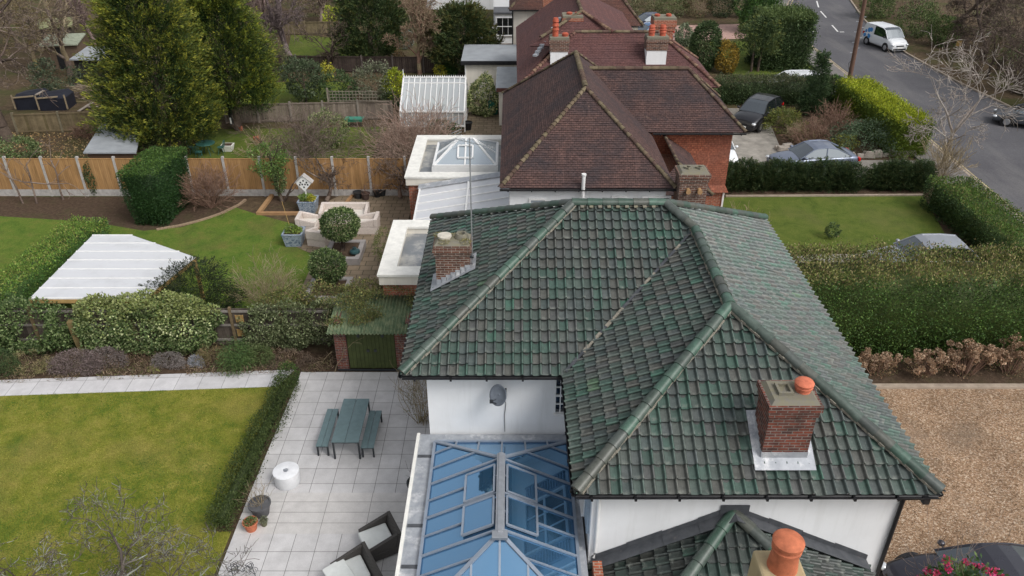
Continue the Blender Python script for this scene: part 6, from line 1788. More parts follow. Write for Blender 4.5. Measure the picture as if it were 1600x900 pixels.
# ================================================================== cars
def car(label, x, y, rz, L, Wd, prof, col, cab, belt=.9, name='parked_car', group=None, cat='car', hoodz=None, van=False, stripe=None):
    """front towards local +X. prof: body top line (x, z) front to rear at belt level; cab: greenhouse line (x, z)"""
    t = thing(name, label, cat, (x, y, .03), rz, group)
    w_ = Wd / 2
    def sect(xx, zt, k):
        a = w_ * k
        return [(xx, -a * .86, .2), (xx, -a * .98, .34), (xx, -a, .55), (xx, -a * .97, zt - .1), (xx, -a * .88, zt - .015), (xx, -a * .5, zt + .03), (xx, 0, zt + .04),
                (xx, a * .5, zt + .03), (xx, a * .88, zt - .015), (xx, a * .97, zt - .1), (xx, a, .55), (xx, a * .98, .34), (xx, a * .86, .2)]
    mb = MB(); S = [sect(xx, zt, k) for xx, zt, k in prof]; n = 13
    vs = [p for s_ in S for p in s_]; fs = []
    for i in range(len(S) - 1):
        for j in range(n): fs.append((i * n + j, i * n + (j + 1) % n, (i + 1) * n + (j + 1) % n, (i + 1) * n + j))
    fs.append(tuple(range(n))); fs.append(tuple(range((len(S) - 1) * n + n - 1, (len(S) - 1) * n - 1, -1)))
    mb.add(vs, fs); mb.build('body', col, t, smooth=True, local=True, sub=1)
    # greenhouse
    zr = max(z for _, z in cab); wb = w_ * .93; wr = w_ * (.84 if van else .72)
    hw = lambda z: wb + (wr - wb) * max(0, (z - belt)) / max(.01, zr - belt)
    G_ = {-1: MB(), 1: MB()}; R_ = MB(); F_ = MB(); B_ = MB()
    m = len(cab); hi = [i for i in range(m) if cab[i][1] > belt + .82 * (zr - belt)]
    for i in range(m - 1):
        (xa, za), (xb, zb) = cab[i], cab[i + 1]
        top = [(xa, -hw(za), za), (xb, -hw(zb), zb), (xb, hw(zb), zb), (xa, hw(za), za)]
        mid = (i in hi) and (i + 1 in hi)
        tgt = R_ if mid else (F_ if i < hi[0] else B_)
        # three strips across with a slight crown
        cr = .035 if mid else .02
        for (a, b) in ((-1, -.4), (-.4, .4), (.4, 1)):
            z0 = lambda z, q: z + cr * (1 - q * q)
            tgt.add([(xa, a * hw(za), z0(za, a)), (xb, a * hw(zb), z0(zb, a)), (xb, b * hw(zb), z0(zb, b)), (xa, b * hw(za), z0(za, b))], [(3, 2, 1, 0)])
        for s_ in (-1, 1):
            q = [(xa, s_ * wb, min(belt, za)), (xb, s_ * wb, min(belt, zb)), (xb, s_ * hw(zb), zb), (xa, s_ * hw(za), za)]
            tgt2 = R_ if (van and xa < cab[hi[0]][0] - .9) else G_[s_]
            tgt2.add(q, [(0, 1, 2, 3)] if s_ < 0 else [(3, 2, 1, 0)])
    R_.build('roof', col, t, smooth=True, local=True)
    F_.build('windscreen', CARGLASS, t, smooth=True, local=True)
    if B_.v: B_.build('rear_window', CARGLASS, t, smooth=True, local=True)
    for s_ in (-1, 1): G_[s_].build('side_window', CARGLASS, t, local=True)
    for s_ in (-1, 1):
        P_ = MB()
        for i in list(range(0, hi[0])) + list(range(hi[-1], m - 1)):
            (xa, za), (xb, zb) = cab[i], cab[i + 1]; P_.tube([(xa, s_ * hw(za), za + .005), (xb, s_ * hw(zb), zb + .01)], .03, 6)
        for i in range(hi[0], hi[-1]):
            (xa, za), (xb, zb) = cab[i], cab[i + 1]; P_.tube([(xa, s_ * hw(za), za), (xb, s_ * hw(zb), zb)], .032, 6)
        if not van:
            xm_ = (cab[hi[0]][0] + cab[hi[-1]][0]) / 2 - .05; P_.tube([(xm_, s_ * wb, belt), (xm_ - .05, s_ * (wr + .005), zr)], .032, 6)
        P_.build('pillars', col, t, smooth=True, local=True)
    xf, xr_ = prof[0][0], prof[-1][0]
    for ax_ in (L / 2 - .85, -L / 2 + .82):
        for s_ in (-1, 1):
            r = .33
            mb = MB(); mb.tube([(ax_, s_ * (w_ - .2), r), (ax_, s_ * (w_ - .01), r)], r, 20); mb.tube([(ax_, s_ * (w_ - .01), r), (ax_, s_ * (w_ + .005), r)], [r, r * .82], 20)
            wh = mb.build('wheel', TYRE, t, smooth=True, local=True)
            m2 = MB(); m2.tube([(ax_, s_ * (w_ + .002), r), (ax_, s_ * (w_ + .012), r)], [r * .66, r * .58], 14); m2.build('rim', CHROME, wh, local=True)
            mb = MB(); mb.tube([(ax_, s_ * (w_ - .12), r + .03), (ax_, s_ * (w_ + .001), r + .03)], r + .06, 20); mb.build('wheel_arch', BLACK, t, local=True)
    hz = prof[1][1] - .12
    for s_ in (-1, 1):
        mb = MB(); mb.ball((prof[1][0] + .0, s_ * w_ * .78, hz), .15, 8, .6); mb.build('headlight', LAMP, t, smooth=True, local=True)
        mb = MB(); mb.obox((xr_ + .06, s_ * w_ * .8, prof[-2][1] - .15), (.14, .26, .2)); mb.build('tail_light', REDLENS, t, local=True, bevel=.03)
        mb = MB(); cx_ = cab[0][0] - .25; mb.ball((cx_, s_ * (w_ + .1), belt + .08), .1, 8, .75); mb.tube([(cx_, s_ * (w_ - .03), belt + .03), (cx_, s_ * (w_ + .1), belt + .05)], .025, 6); mb.build('wing_mirror', BLACK if van else col, t, smooth=True, local=True)
    mb = MB(); mb.obox((xf + .02, 0, .42), (.03, .52, .11)); mb.build('number_plate', PLATE, t, local=True)
    mb = MB(); mb.obox((xf + .0, 0, .3), (.05, Wd * .7, .14)); mb.obox((xf + .005, 0, .58), (.04, Wd * .42, .1)); mb.build('grille', BLACK, t, local=True, bevel=.02)
    if stripe:
        rr_ = random.Random(4)
        for s_ in (-1, 1):
            mb = MB()
            for k_ in range(9):
                xx = -L / 2 + .25 + rr_.uniform(0, .9); zz_ = .75 + rr_.uniform(0, .75); r = rr_.uniform(.1, .22)
                yw = s_ * (hw(zz_) if zz_ > belt else w_) + s_ * .012
                mb.tube([(xx, yw - s_ * .01, zz_), (xx, yw + s_ * (.002 + .001 * k_), zz_)], r, 12)
            mb.build('blue_graphics', stripe, t, local=True)
    return t


SALOON = [(2.42, .5, .8), (2.36, .66, .9), (1.9, .8, .98), (1.1, .9, 1.0), (.2, .93, 1.0), (-1.4, .97, 1.0), (-2.1, .98, .95), (-2.38, .9, .88), (-2.44, .5, .82)]
SALC = [(1.15, .9), (.35, 1.36), (0.1, 1.43), (-.5, 1.45), (-1.0, 1.38), (-1.85, .98)]
HATCH = [(2.1, .5, .8), (2.04, .68, .9), (1.6, .85, .98), (1.0, .95, 1.0), (0, .96, 1.0), (-1.4, 1.0, 1.0), (-2.0, 1.0, .95), (-2.1, .5, .85)]
HATC = [(1.05, .93), (.3, 1.4), (0.0, 1.49), (-.8, 1.5), (-1.5, 1.43), (-2.0, .98)]
SUVP = [(2.3, .55, .82), (2.25, .8, .92), (1.8, .98, .98), (1.0, 1.06, 1.0), (0, 1.06, 1.0), (-1.6, 1.1, 1.0), (-2.2, 1.1, .95), (-2.3, .55, .85)]
SUVC = [(1.05, 1.04), (.4, 1.5), (.05, 1.6), (-1.0, 1.62), (-1.75, 1.54), (-2.2, 1.1)]
COUP = [(2.2, .45, .68), (2.12, .6, .84), (1.7, .74, .95), (1.1, .86, .98), (.6, .88, .97), (-.6, .88, .97), (-1.3, .93, 1.0), (-1.9, .85, .95), (-2.2, .55, .8)]
COUC = [(.8, .87), (.05, 1.22), (-.2, 1.27), (-.6, 1.27), (-1.0, 1.2), (-1.75, .9)]
VANP = [(2.08, .5, .82), (2.02, .78, .92), (1.75, 1.0, .97), (1.3, 1.1, 1.0), (.5, 1.12, 1.0), (-1.5, 1.12, 1.0), (-2.05, 1.12, .97), (-2.12, .5, .9)]
VANC = [(1.32, 1.08), (.75, 1.68), (.4, 1.8), (-.6, 1.84), (-1.9, 1.8), (-2.08, 1.1)]
PB = paint('black_car_paint', (0.012, 0.012, 0.016)); PSB = paint('blue_grey_car_paint', (0.17, 0.2, 0.27), .3, .5); PSI = paint('silver_car_paint', (0.34, 0.36, 0.4), .3, .5)
PW = paint('white_car_paint', (0.72, 0.74, 0.76), .3, 0); PDB = paint('dark_blue_car_paint', (0.02, 0.035, 0.08)); PBL = paint('bright_blue_car_paint', (0.02, 0.11, 0.26)); PG = paint('grey_car_paint', (0.1, 0.11, 0.125), .3, .5)
PCH = paint('charcoal_car_paint', (0.03, 0.03, 0.042), .22, .4)
car('black coupe parked on the gravel behind the pink camellia', 11.75, 13.1, PI + rad(2), 4.4, 1.8, COUP, PCH, COUC, .86)
x, y = G(1440, 372, 1.45); car('silver hatchback half hidden behind the tall leafy hedge', x + .1, y - .4, PI, 4.2, 1.75, HATCH, PSI, HATC, .93)
car('blue grey saloon parked beside the dark conifer hedge', 17.25, 42.3, PI + rad(6), 4.9, 1.82, SALOON, PSB, SALC, .92)
car('black sport utility car on the neighbour driveway', 16.2, 50.2, rad(-128), 4.6, 1.85, SUVP, PB, SUVC, 1.05)
x, y = G(1136, 258); car('white car mostly hidden behind the hung tile wall', x - .55, y + 1.0, rad(-86), 4.2, 1.75, HATCH, PW, HATC, .93)
x, y = G(1238, 121, 1.3); car('white estate car behind the low dark hedge', x, y + .4, PI, 4.6, 1.8, HATCH, PW, [(1.0, .93), (.3, 1.42), (0.0, 1.5), (-1.2, 1.52), (-2.0, 1.45), (-2.25, .98)], .93)
x, y = G(1016, 44, .6); car('dark blue car parked farthest up the pink driveway', x + .2, y + 2.2, rad(-165), 4.5, 1.8, SALOON, PDB, SALC, .92)
x, y = G(1018, 52, .6); car('bright blue hatchback between the brick chimney and the lichen roof', x - .3, y - .6, rad(-165), 4.1, 1.75, HATCH, PBL, HATC, .93)
x, y = G(1388, 82); car('white delivery van with blue graphics parked along the woodland kerb', x + .25, y + 1.7, rad(-76), 4.25, 1.82, VANP, PW, VANC, 1.08, name='parked_van', cat='van', van=True, stripe=plain('van_blue', (0.07, 0.27, 0.6), .4, var=.1))
x, y = G(1600, 205); car('grey car at the right picture edge on the road', x + .75, y + .9, rad(150), 4.3, 1.78, HATCH, PG, HATC, .93)

# ================================================================== right-hand gardens
f = Fol(201); f.hedge(-7.5, 7.5, -1.15, 1.15, 0, 3.65, 560, .08, .048, HEDGE, top=HEDGET, rough=.2, fuzz=.16, gap=.12)
tag(f.build('tall_hedge', None, (16.6, 24.5, 0.03), rad(.8)), 'tall broad leafy hedge with a brown cut top beyond the gravel drive', 'hedge')
HYD = pal((0.38, 0.25, 0.16), (0.3, 0.19, 0.12), (0.46, 0.34, 0.24))
for i, (u, v, wd, n, h, lab) in enumerate(((1378, 600, .85, 26, .85, 'dried hydrangea nearest the house eaves with tan mophead flowers'), (1452, 603, .85, 22, 1.0, 'dried hydrangea in the middle of the kerbside bed'), (1520, 600, .95, 46, 1.25, 'tall dried hydrangea thick with brown flower heads by the hedge'), (1590, 598, .95, 40, 1.3, 'dried hydrangea at the right picture edge by the gravel'))):
    x, y = G(u, v); y += .55; rr_ = np.random.RandomState(210 + i)
    t = thing('hydrangea', lab, 'shrub', (x, y, .03), 0, 'dried hydrangeas by the gravel drive')
    Tw = Twigs(210 + i, TWIGR); f = Fol(210 + i); f.gain = 1.1
    for k_ in range(n):
        a, q = rr_.uniform(0, 2 * PI), rr_.uniform(0, 1) ** .6
        px_, py_ = wd * q * math.cos(a), wd * .6 * q * math.sin(a); hz = h * rr_.uniform(.45, 1.0)
        Tw.S.append((Vector((px_ * .3, py_ * .3, 0)), Vector((px_, py_, hz)), .012, .007, 2))
        f.blob((px_, py_, hz), (.1, .1, .08), 130, .05, .045, HYD * rr_.uniform(.8, 1.15), shell=.85, out=.5, lump=.05)
    Tw.mesh(0, 9, 'stems', t, 4); f.build('flower_heads', t)
    f = Fol(230 + i); f.blob((0, 0, h * .35), (wd * .95, wd * .6, h * .45), 900, .07, .03, pal((0.2, 0.12, 0.07), (0.13, 0.085, 0.05), (0.1, 0.09, 0.04)), gap=.4, shell=.2); f.build('foliage', t)
# camellia at the bottom edge
t = thing('camellia', 'camellia bush with pink flowers in front of the black coupe', 'shrub', (10.2, 11.75, .02))
f = Fol(240); f.blob((0, 0, 2.0), (.9, .6, .9), 3200, .13, .065, pal((0.02, 0.05, 0.015), (0.035, 0.075, 0.02), (0.05, 0.095, 0.03), (0.09, 0.13, 0.04)), gap=.35, shell=.35); f.build('foliage', t)
Twigs(240, TWIGP).bush((0, 0, .2), 12, 2.6, .45, .014, 2).mesh(0, 9, 'stems', t, 4, minr=.004)
f = Fol(241); rr_ = np.random.RandomState(241)
for k_ in range(26):
    d = rr_.normal(size=3); d /= np.linalg.norm(d); d[2] = abs(d[2]); c = np.array((0, 0, 2.0)) + d * (.92, .62, .95)
    f.blob(c, (.055, .055, .04), 40, .06, .05, pal((0.62, 0.04, 0.13), (0.7, 0.1, 0.2), (0.5, 0.03, 0.08)), shell=.7, lump=0)
f.build('flowers', t)
# conifer hedge of separate upright shrubs
for i, u in enumerate((1142, 1166, 1190, 1214, 1238, 1262, 1286, 1310, 1330, 1350, 1371, 1390, 1404, 1424, 1440)):
    if i in (9,): continue
    x, y = G(u, 300); wd = .58 if i < 9 else .46
    hh = 1.38 - (.15 if i in (10,) else 0) + .12 * math.sin(i * 2.3)
    f = Fol(250 + i); f.X.append((-.24, -.24, 0, .24, .24, hh * .82, .3)); f.conifer((0, 0, 0), hh, wd, 420, 20, pal((0.02, 0.04, 0.016), (0.03, 0.055, 0.02)), pal((0.05, 0.07, 0.025), (0.07, 0.075, 0.03)), .3, .12, .03, prof=lambda q: np.clip((1 - q) * 3.2, .12, 1) ** .6, up=.8)
    nm = ['first', 'second', 'third', 'fourth', 'fifth', 'sixth', 'seventh', 'eighth', 'ninth', '', 'tenth', 'eleventh', 'twelfth', 'thirteenth', 'fourteenth'][i]
    tag(f.build('upright_conifer', None, (x, y + .5, 0)), f'dark upright conifer, {nm} from the left in the row behind the front lawn', 'conifer', 'upright conifers in a row')
f = Fol(270); f.hedge(-1.15, 1.15, -3.9, 3.9, 0, 1.65, 330, .09, .045, pal((0.02, 0.045, 0.016), (0.035, 0.065, 0.02), (0.05, 0.085, 0.025)), top=pal((0.07, 0.13, 0.025), (0.1, 0.15, 0.035), (0.05, 0.1, 0.02), (0.14, 0.14, 0.05)), rough=.13, fuzz=.06)
tag(f.build('clipped_hedge', None, (22.55, 33.4, 0), rad(2)), 'clipped dark hedge between the front lawn and the pavement', 'hedge')
f = Fol(271); f.hedge(-1.0, 1.0, -4.6, 4.6, 0, 2.2, 520, .12, .045, LIMES, top=LIME, rough=.1, fuzz=.25)
tag(f.build('lime_hedge', None, (23.5, 48.6, 0), rad(2)), 'lime green feathery conifer hedge beside the road', 'hedge')
f = Fol(272); f.hedge(-4.2, 4.2, -.8, .8, 0, 1.75, 360, .12, .05, DARKG, top=pal((0.05, 0.07, 0.03), (0.075, 0.085, 0.04), (0.1, 0.1, 0.06)), rough=.18, fuzz=.1)
tag(f.build('clipped_hedge', None, (18.8, 54.9, 0), 0), 'long low dark hedge in front of the white estate car', 'hedge')
f = Fol(273); f.hedge(-1.7, 1.7, -.8, .8, 0, 1.5, 240, .12, .05, IVY, top=pal((0.1, 0.1, 0.05), (0.14, 0.09, 0.06), (0.07, 0.09, 0.03)), rough=.2, fuzz=.1)
tag(f.build('clipped_hedge', None, (12.6, 54.4, 0), 0), 'brownish topped hedge right of the red brown roof', 'hedge')
blobs('shrub', 'small round bush alone on the front lawn', 'shrub', 274, (*G(1301, 376), 0.03), [((0, .2, .4), (.36, .36, .4), 1100)], .08, .04, DARKG, gap=.2)
blobs('shrub', 'bright bushy laurel right of the tall narrow conifer', 'shrub', 275, (*G(1302, 160), 0), [((0, 0, 1.0), (.9, .8, 1.0), 2600)], .14, .07, YEW)
f = Fol(276); f.conifer((0, 0, 0), 4.0, .75, 420, 22, pal((0.025, 0.05, 0.02), (0.04, 0.07, 0.03)), pal((0.06, 0.09, 0.035), (0.05, 0.08, 0.03)), .42, .16, .05, prof=lambda q: (1 - q) ** .9 + .05, up=.6)
x, y = G(1268, 178); tag(f.build('narrow_conifer', None, (x, y, 0)), 'tall narrow dark conifer by the telegraph pole', 'conifer')
f = Fol(277); f.conifer((0, 0, 0), 1.3, 1.15, 300, 20, pal((0.06, 0.08, 0.02), (0.09, 0.11, 0.025)), pal((0.2, 0.17, 0.04), (0.14, 0.15, 0.035)), .4, .11, .04, prof=lambda q: np.sqrt(np.clip(1 - q * q, 0, 1)))
x, y = G(1224, 208); tag(f.build('golden_conifer', None, (x, y + .5, 0)), 'low golden green dome conifer beside the black sport utility car', 'conifer')
f = Fol(278); f.conifer((0, 0, 0), 1.5, 1.9, 260, 26, pal((0.06, 0.1, 0.05), (0.09, 0.13, 0.07)), BLUEG, .75, .13, .04, prof=lambda q: np.sqrt(np.clip(1 - q * q, 0, 1)) * .9, up=.05, droop=.15)
x, y = G(1363, 240); tag(f.build('spreading_juniper', None, (x, y + 1.0, 0)), 'spreading blue green juniper in front of the lime hedge', 'conifer')
blobs('shrub', 'bright yellow green shrub between the pole and the lime hedge', 'shrub', 279, (*G(1336, 190), 0), [((0, 0, .9), (.75, .7, .9), 1700)], .15, .08, GOLD)
blobs('shrub', 'yellow green mound in front of the spreading juniper', 'shrub', 280, (*G(1318, 232), 0), [((0, 0, .4), (.8, .6, .5), 1300)], .1, .05, pal((0.14, 0.16, 0.03), (0.2, 0.2, 0.045)), gap=.25)
for i, (u, v, h, n, cols, lab) in enumerate(((1262, 232, 1.6, 55, TWIGR, 'reddish bare twiggy shrub in the rockery beside the saloon'), (1300, 215, 1.9, 60, TWIGR, 'brown dead looking shrub behind the juniper'), (1243, 222, 1.0, 30, TWIGT, 'straw coloured low shrub between golden conifer and rockery'))):
    x, y = G(u, v); t = thing('twiggy_shrub', lab, 'shrub', (x, y, 0), 0, 'twiggy shrubs in the rockery'); Twigs(281 + i, cols).bush((0, 0, 0), n, h, 1.0, .012, 2, up=.02).mesh(0, 9, 'stems', t, 3, minr=.009)
    f = Fol(281 + i); f.blob((0, 0, h * .4), (h * .6, h * .5, h * .4), 1000, .09, .03, pal((0.12, 0.12, 0.045), (0.2, 0.13, 0.08), (0.09, 0.1, 0.03)), gap=.4, shell=.2); f.build('foliage', t)
# rockery stones
rr_ = random.Random(8)
STONE = plain('rockery_stone', (0.34, 0.3, 0.26), .9, var=.3)
pts = [G(1215 + i * 5, 233 + 4 * math.sin(i)) for i in range(5)] + [G(1330 + i * 13, 247 - i * .6) for i in range(8)]
wl = [('rough pale stone at the front edge of the rockery, number', i) for i in range(13)]
ords = ['leftmost', 'second', 'third', 'fourth', 'fifth', 'sixth', 'seventh', 'eighth', 'ninth', 'tenth', 'eleventh', 'twelfth', 'rightmost']
for i, (x, y) in enumerate(pts):
    mb = MB(); s_ = rr_.uniform(.18, .34)
    vs = []
    for p in ((-1, -1, 0), (1, -1, 0), (1, 1, 0), (-1, 1, 0), (-.8, -.8, 1), (.8, -.8, 1), (.8, .8, 1), (-.8, .8, 1)): vs.append((p[0] * s_ * rr_.uniform(.75, 1.2), p[1] * s_ * .7 * rr_.uniform(.75, 1.2), p[2] * s_ * rr_.uniform(.9, 1.4)))
    mb.hexa(vs); o = mb.build('rockery_stone', STONE, None, bevel=.04); o.location = (x, y, .01)
    tag(o, f'{ords[i]} of the rough pale stones along the rockery edge', 'stone', 'rockery stones')
# clipped dark domes and trees behind
def dome(lab, u, v, vt, wpx, palette, seed, top=None, shell=.7, name='clipped_shrub', L=.16, W=.08, n=5200, **kw):
    x, y = G(u, v); wd = wpx * dep(y) / FPX / 2; y += wd * .8; h = ZY(u, vt, y)[1]
    f = Fol(seed); f.blob((0, 0, h * .48), (wd, wd, h * .54), n, L, W, palette, shell=shell, top=top, lump=.07, **kw)
    return tag(f.build(name, None, (x, y, 0)), lab, 'shrub')


DK = pal((0.018, 0.03, 0.012), (0.028, 0.042, 0.016), (0.04, 0.055, 0.022))
dome('tall dark clipped dome beyond the red brown roof', 1102, 114, 34, 48, DARKG, 300, n=11000)
dome('orange yellow spotted laurel right of the dark clipped dome', 1136, 117, 64, 36, RUST, 301, shell=.6, gap=.2)
dome('pale variegated shrub left of the dark clipped dome', 1070, 74, 38, 30, pal((0.12, 0.15, 0.09), (0.07, 0.1, 0.045), (0.2, 0.22, 0.15)), 302, shell=.5, gap=.3)
f = Fol(303); f.hedge(-2.0, 2.0, -2.0, 2.0, .0, 4.3, 330, .17, .08, DARKG, top=pal((0.06, 0.09, 0.03), (0.08, 0.11, 0.035)), rough=.3, fuzz=.1)
x, y = G(1222, 112); tag(f.build('clipped_hedge', None, (x + .1, y + 2, 0)), 'massive dark square clipped hedge beside the road bend', 'hedge')
f = Fol(304); f.hedge(-1.5, 1.5, -1.5, 1.5, .0, 5.2, 160, .18, .08, YEW, rough=.3, fuzz=.1)
x, y = G(1206, 75); tag(f.build('clipped_hedge', None, (x + .5, y + 6.5, 0)), 'smaller clipped hedge top behind the massive square one', 'hedge')
x, y = G(1178, 112); t = thing('yew_tree', 'mushroom shaped yew on slim trunks on the far front lawn', 'tree', (x, y, 0))
f = Fol(305); f.conifer((0, 0, 1.5), 2.6, 1.3, 360, 20, DARKG, pal((0.1, 0.12, 0.035), (0.14, 0.15, 0.04)), .5, .16, .06, prof=lambda q: np.sqrt(np.clip(1 - (1.6 * q - .6) ** 2, 0, 1))); f.build('crown', t)
T = Twigs(305, TWIGD)
for dx in (-.25, .3): T.grow((dx, 0, 0), (0, 0, 1), 2.2, .11, 0, 0, .1, .04)
T.mesh(0, 9, 'trunk', t, 7)
for i, (u, v, vt, w_, palette, lab) in enumerate(((1010, 32, -5, 60, pal((0.09, 0.09, 0.045), (0.13, 0.11, 0.06), (0.06, 0.07, 0.03)), 'olive brown shrub behind the dark blue car'), (1052, 30, -8, 55, pal((0.06, 0.08, 0.03), (0.1, 0.11, 0.045)), 'loose green shrub left of the ivy mound at the top edge'), (1092, 30, -10, 50, pal((0.14, 0.1, 0.06), (0.09, 0.09, 0.04)), 'brown winter shrub at the top edge behind the pink driveway'), (1128, 30, -12, 44, DK, 'near black rounded shrub at the top edge'), (1166, 30, -12, 42, YEW, 'bright evergreen shrub at the top edge left of the clipped hedge'))):
    dome(lab, u, v, vt, w_, palette, 310 + i, shell=.5, gap=.3, name='shrub', n=3600)
# telegraph pole
x, y = G(1321, 155)
tp = thing('telegraph_pole', 'brown wooden telegraph pole leaning beside the lime hedge', 'pole', (x, y, 0))
xt, zt3 = ZY(1349, 0, y); zt3 += 1.6; xt += .08
mb = MB(); mb.col = (0.13, 0.075, 0.055); mb.tube([(x, y, 0), ((x + xt) / 2, y, zt3 / 2), (xt, y, zt3)], [.17, .15, .13], 12); mb.build('pole', WOODP, tp, smooth=True)
mb = MB(); mb.tube([(x - .1, y - .17, 1.9), (x - .28, y - .1, 2.2), (x - .33, y, 2.6), (x - .1, y, 2.9)], .02, 6); mb.obox((x - .1, y - .15, .6), (.12, .12, .5)); mb.build('cable_loop', BLACK, tp)
mb = MB()
for z in (3.5, 4.2, 4.9, 5.6):
    for s_ in (-1, 1): q = x + (xt - x) * z / zt3; mb.tube([(q, y, z + s_ * .15), (q + s_ * .32, y, z + s_ * .15)], .012, 5)
mb.build('climbing_iron', GREYM, tp)
# footpath sign
x, y = G(1484, 112); t = thing('footpath_sign', 'small timber footpath marker in the woodland edge', 'sign', (x, y, 0))
x2, z2 = ZY(1497, 70, y)
mb = MB(); mb.col = (0.16, 0.14, 0.1); mb.tube([(x, y, 0), (x2, y, z2)], .06, 8); mb.build('post', WOODP, t)
mb = MB(); mb.col = (0.3, 0.2, 0.07); mb.obox((x2, y - .08, z2 + .12), (.4, .04, .42)); mb.build('sign_board', WOODP, t)
# bare tree by the pavement
bare_tree('bare_tree', 'pale bare street tree beside the pavement on the right', 'tree', (24.6, 42.0, 0), 6.6, .13, 320, [(0.34, 0.3, 0.27), (0.28, 0.24, 0.21), (0.42, 0.38, 0.34)], (.22, -.02, 1), 5, (3, 4), .68, .8, .0, .12, .36, minr=.0115)
t = thing('twiggy_shrub', 'tangle of bare stems at the foot of the pale street tree', 'shrub', (24.0, 40.6, 0)); Twigs(321, TWIGT).bush((0, 0, 0), 40, 2.2, .9, .012, 2).mesh(0, 9, 'stems', t, 3, minr=.01)
t = thing('twiggy_shrub', 'bare bush at the corner of the tile hung brick wing', 'shrub', (10.9, 32.6, 0)); Twigs(322, TWIGT).bush((0, 0, 0), 26, 1.5, .8, .012, 2).mesh(0, 9, 'stems', t, 3, minr=.008)
f = Fol(322); f.blob((0, 0, .7), (.7, .6, .7), 500, .07, .03, IVYB, shell=.3); f.build('foliage', t)
# low rails / wires on the front lawn not shown; woodland across the road
WT = [bare_tree('woodland_tree', 'brown bare tree in the wood, nearest the white van', 'tree', (39.5, 66, 0), 9, .2, 330, TWIGD + [(0.15, 0.115, 0.095)], (-.1, 0, 1), 5, (4, 5), .62, .85, .0, .16, .3, 'bare trees of the roadside wood', .016),
      bare_tree('woodland_tree', 'many branched bare tree in the wood behind the footpath marker', 'tree', (39.5, 58.5, 0), 8, .18, 331, TWIGD + TWIGP, (-.25, -.05, 1), 5, (4, 5), .64, .9, -.02, .18, .28, 'bare trees of the roadside wood', .016)]
wl = ['bare tree above the right edge of the road by the grey car', 'bare tree at the top right corner of the photograph', 'bare tree between the van and the top edge, far back', 'slender bare tree in the wood behind the street tree', 'bare tree leaning over the kerb at the far right', 'bare tree deep in the wood, upper right', 'low bare tree in the roadside wood close to the marker']
for i, (x, y, s_) in enumerate(((38.5, 52.5, .9), (47, 62, 1.15), (43.5, 78, 1.1), (43, 52, 1.0), (38.2, 47.5, .8), (47, 71, 1.1), (37.6, 61.5, .6))):
    copy_tree(WT[i % 2], (x, y, 0), i * 1.3 + .7, s_, wl[i])
f = Fol(335)
for i in range(26):
    r2 = np.random.RandomState(400 + i); x = r2.uniform(37.6, 46); y = r2.uniform(44, 92); x += max(0, (y - 74)) * .28
    f.blob((x, y, .7), (r2.uniform(1.2, 2.2), r2.uniform(1.2, 2.2), r2.uniform(.7, 1.5)), 900, .2, .07, [pal((0.09, 0.06, 0.045), (0.14, 0.1, 0.08), (0.06, 0.045, 0.035)), IVY, pal((0.1, 0.07, 0.05), (0.07, 0.075, 0.03))][i % 3], gap=.4, shell=.2, seed=i * 2)
tag(f.build('undergrowth', None, (0, 0, 0)), 'brown brambles and ivy undergrowth of the roadside wood', 'undergrowth', kind='stuff')
for i, (x, y, h, lab) in enumerate(((37.6, 75.0, 3.2, 'ivy covered holly by the kerb just behind the van'), (38.6, 71.4, 2.6, 'dark ivy mound right of the van'), (37.3, 83.5, 3.0, 'ivy bush at the road bend, top edge'), (38.6, 56.5, 1.6, 'low ivy clump at the foot of the footpath marker'))):
    blobs('ivy_bush', lab, 'shrub', 340 + i, (x, y, 0), [((0, 0, h * .5), (h * .55, h * .5, h * .52), 3000), ((h * .3, .4, h * .35), (h * .4, h * .4, h * .4), 1500)], .18, .09, pal((0.04, 0.07, 0.02), (0.07, 0.1, 0.03), (0.1, 0.13, 0.045)), 'ivy bushes of the roadside wood', gap=.3)

# ================================================================== gardens beyond the orange fence, top left
OLDW = coloured('old_grey_fence', .9, .1, .35, 3)
def closeboard(label, pts, h, cols, rails=(.1, .95), bay=2.4, cap=True):
    t = thing('board_fence', label, 'fence', (*pts[0], 0)); rr_ = random.Random(int(abs(pts[0][0] * 10)))
    for i in range(len(pts) - 1):
        a, b = Vector((*pts[i], 0)), Vector((*pts[i + 1], 0)); L_ = (b - a).length; nb = max(1, round(L_ / bay)); d = (b - a) / L_
        for k_ in range(nb):
            p, q = a + d * (L_ * k_ / nb), a + d * (L_ * (k_ + 1) / nb); w_ = (q - p).length; m = int(w_ / .16)
            mb = MB()
            for j in range(m):
                sh_ = rr_.uniform(.8, 1.2); mb.col = tuple(v * sh_ for v in (cols[0] if rr_.random() < .8 else cols[1])); u0, u1 = p + d * (w_ * (j + .04) / m), p + d * (w_ * (j + .96) / m)
                mb.beam(u0 + Vector((0, 0, h / 2)), u1 + Vector((0, 0, h / 2)), .02, h - rr_.uniform(0, .05))
            mb.col = cols[0]
            nrm = Vector((d.y, -d.x, 0)) * .035
            for z in rails: mb.beam(p + nrm + Vector((0, 0, h * z)), q + nrm + Vector((0, 0, h * z)), .045, .08)
            mb.build('panel', OLDW, t)
            mb = MB(); mb.col = cols[-1]; mb.box(p.x - .06, p.y - .09, 0, p.x + .06, p.y + .05, h + .08); mb.build('post', OLDW, t)
    return t


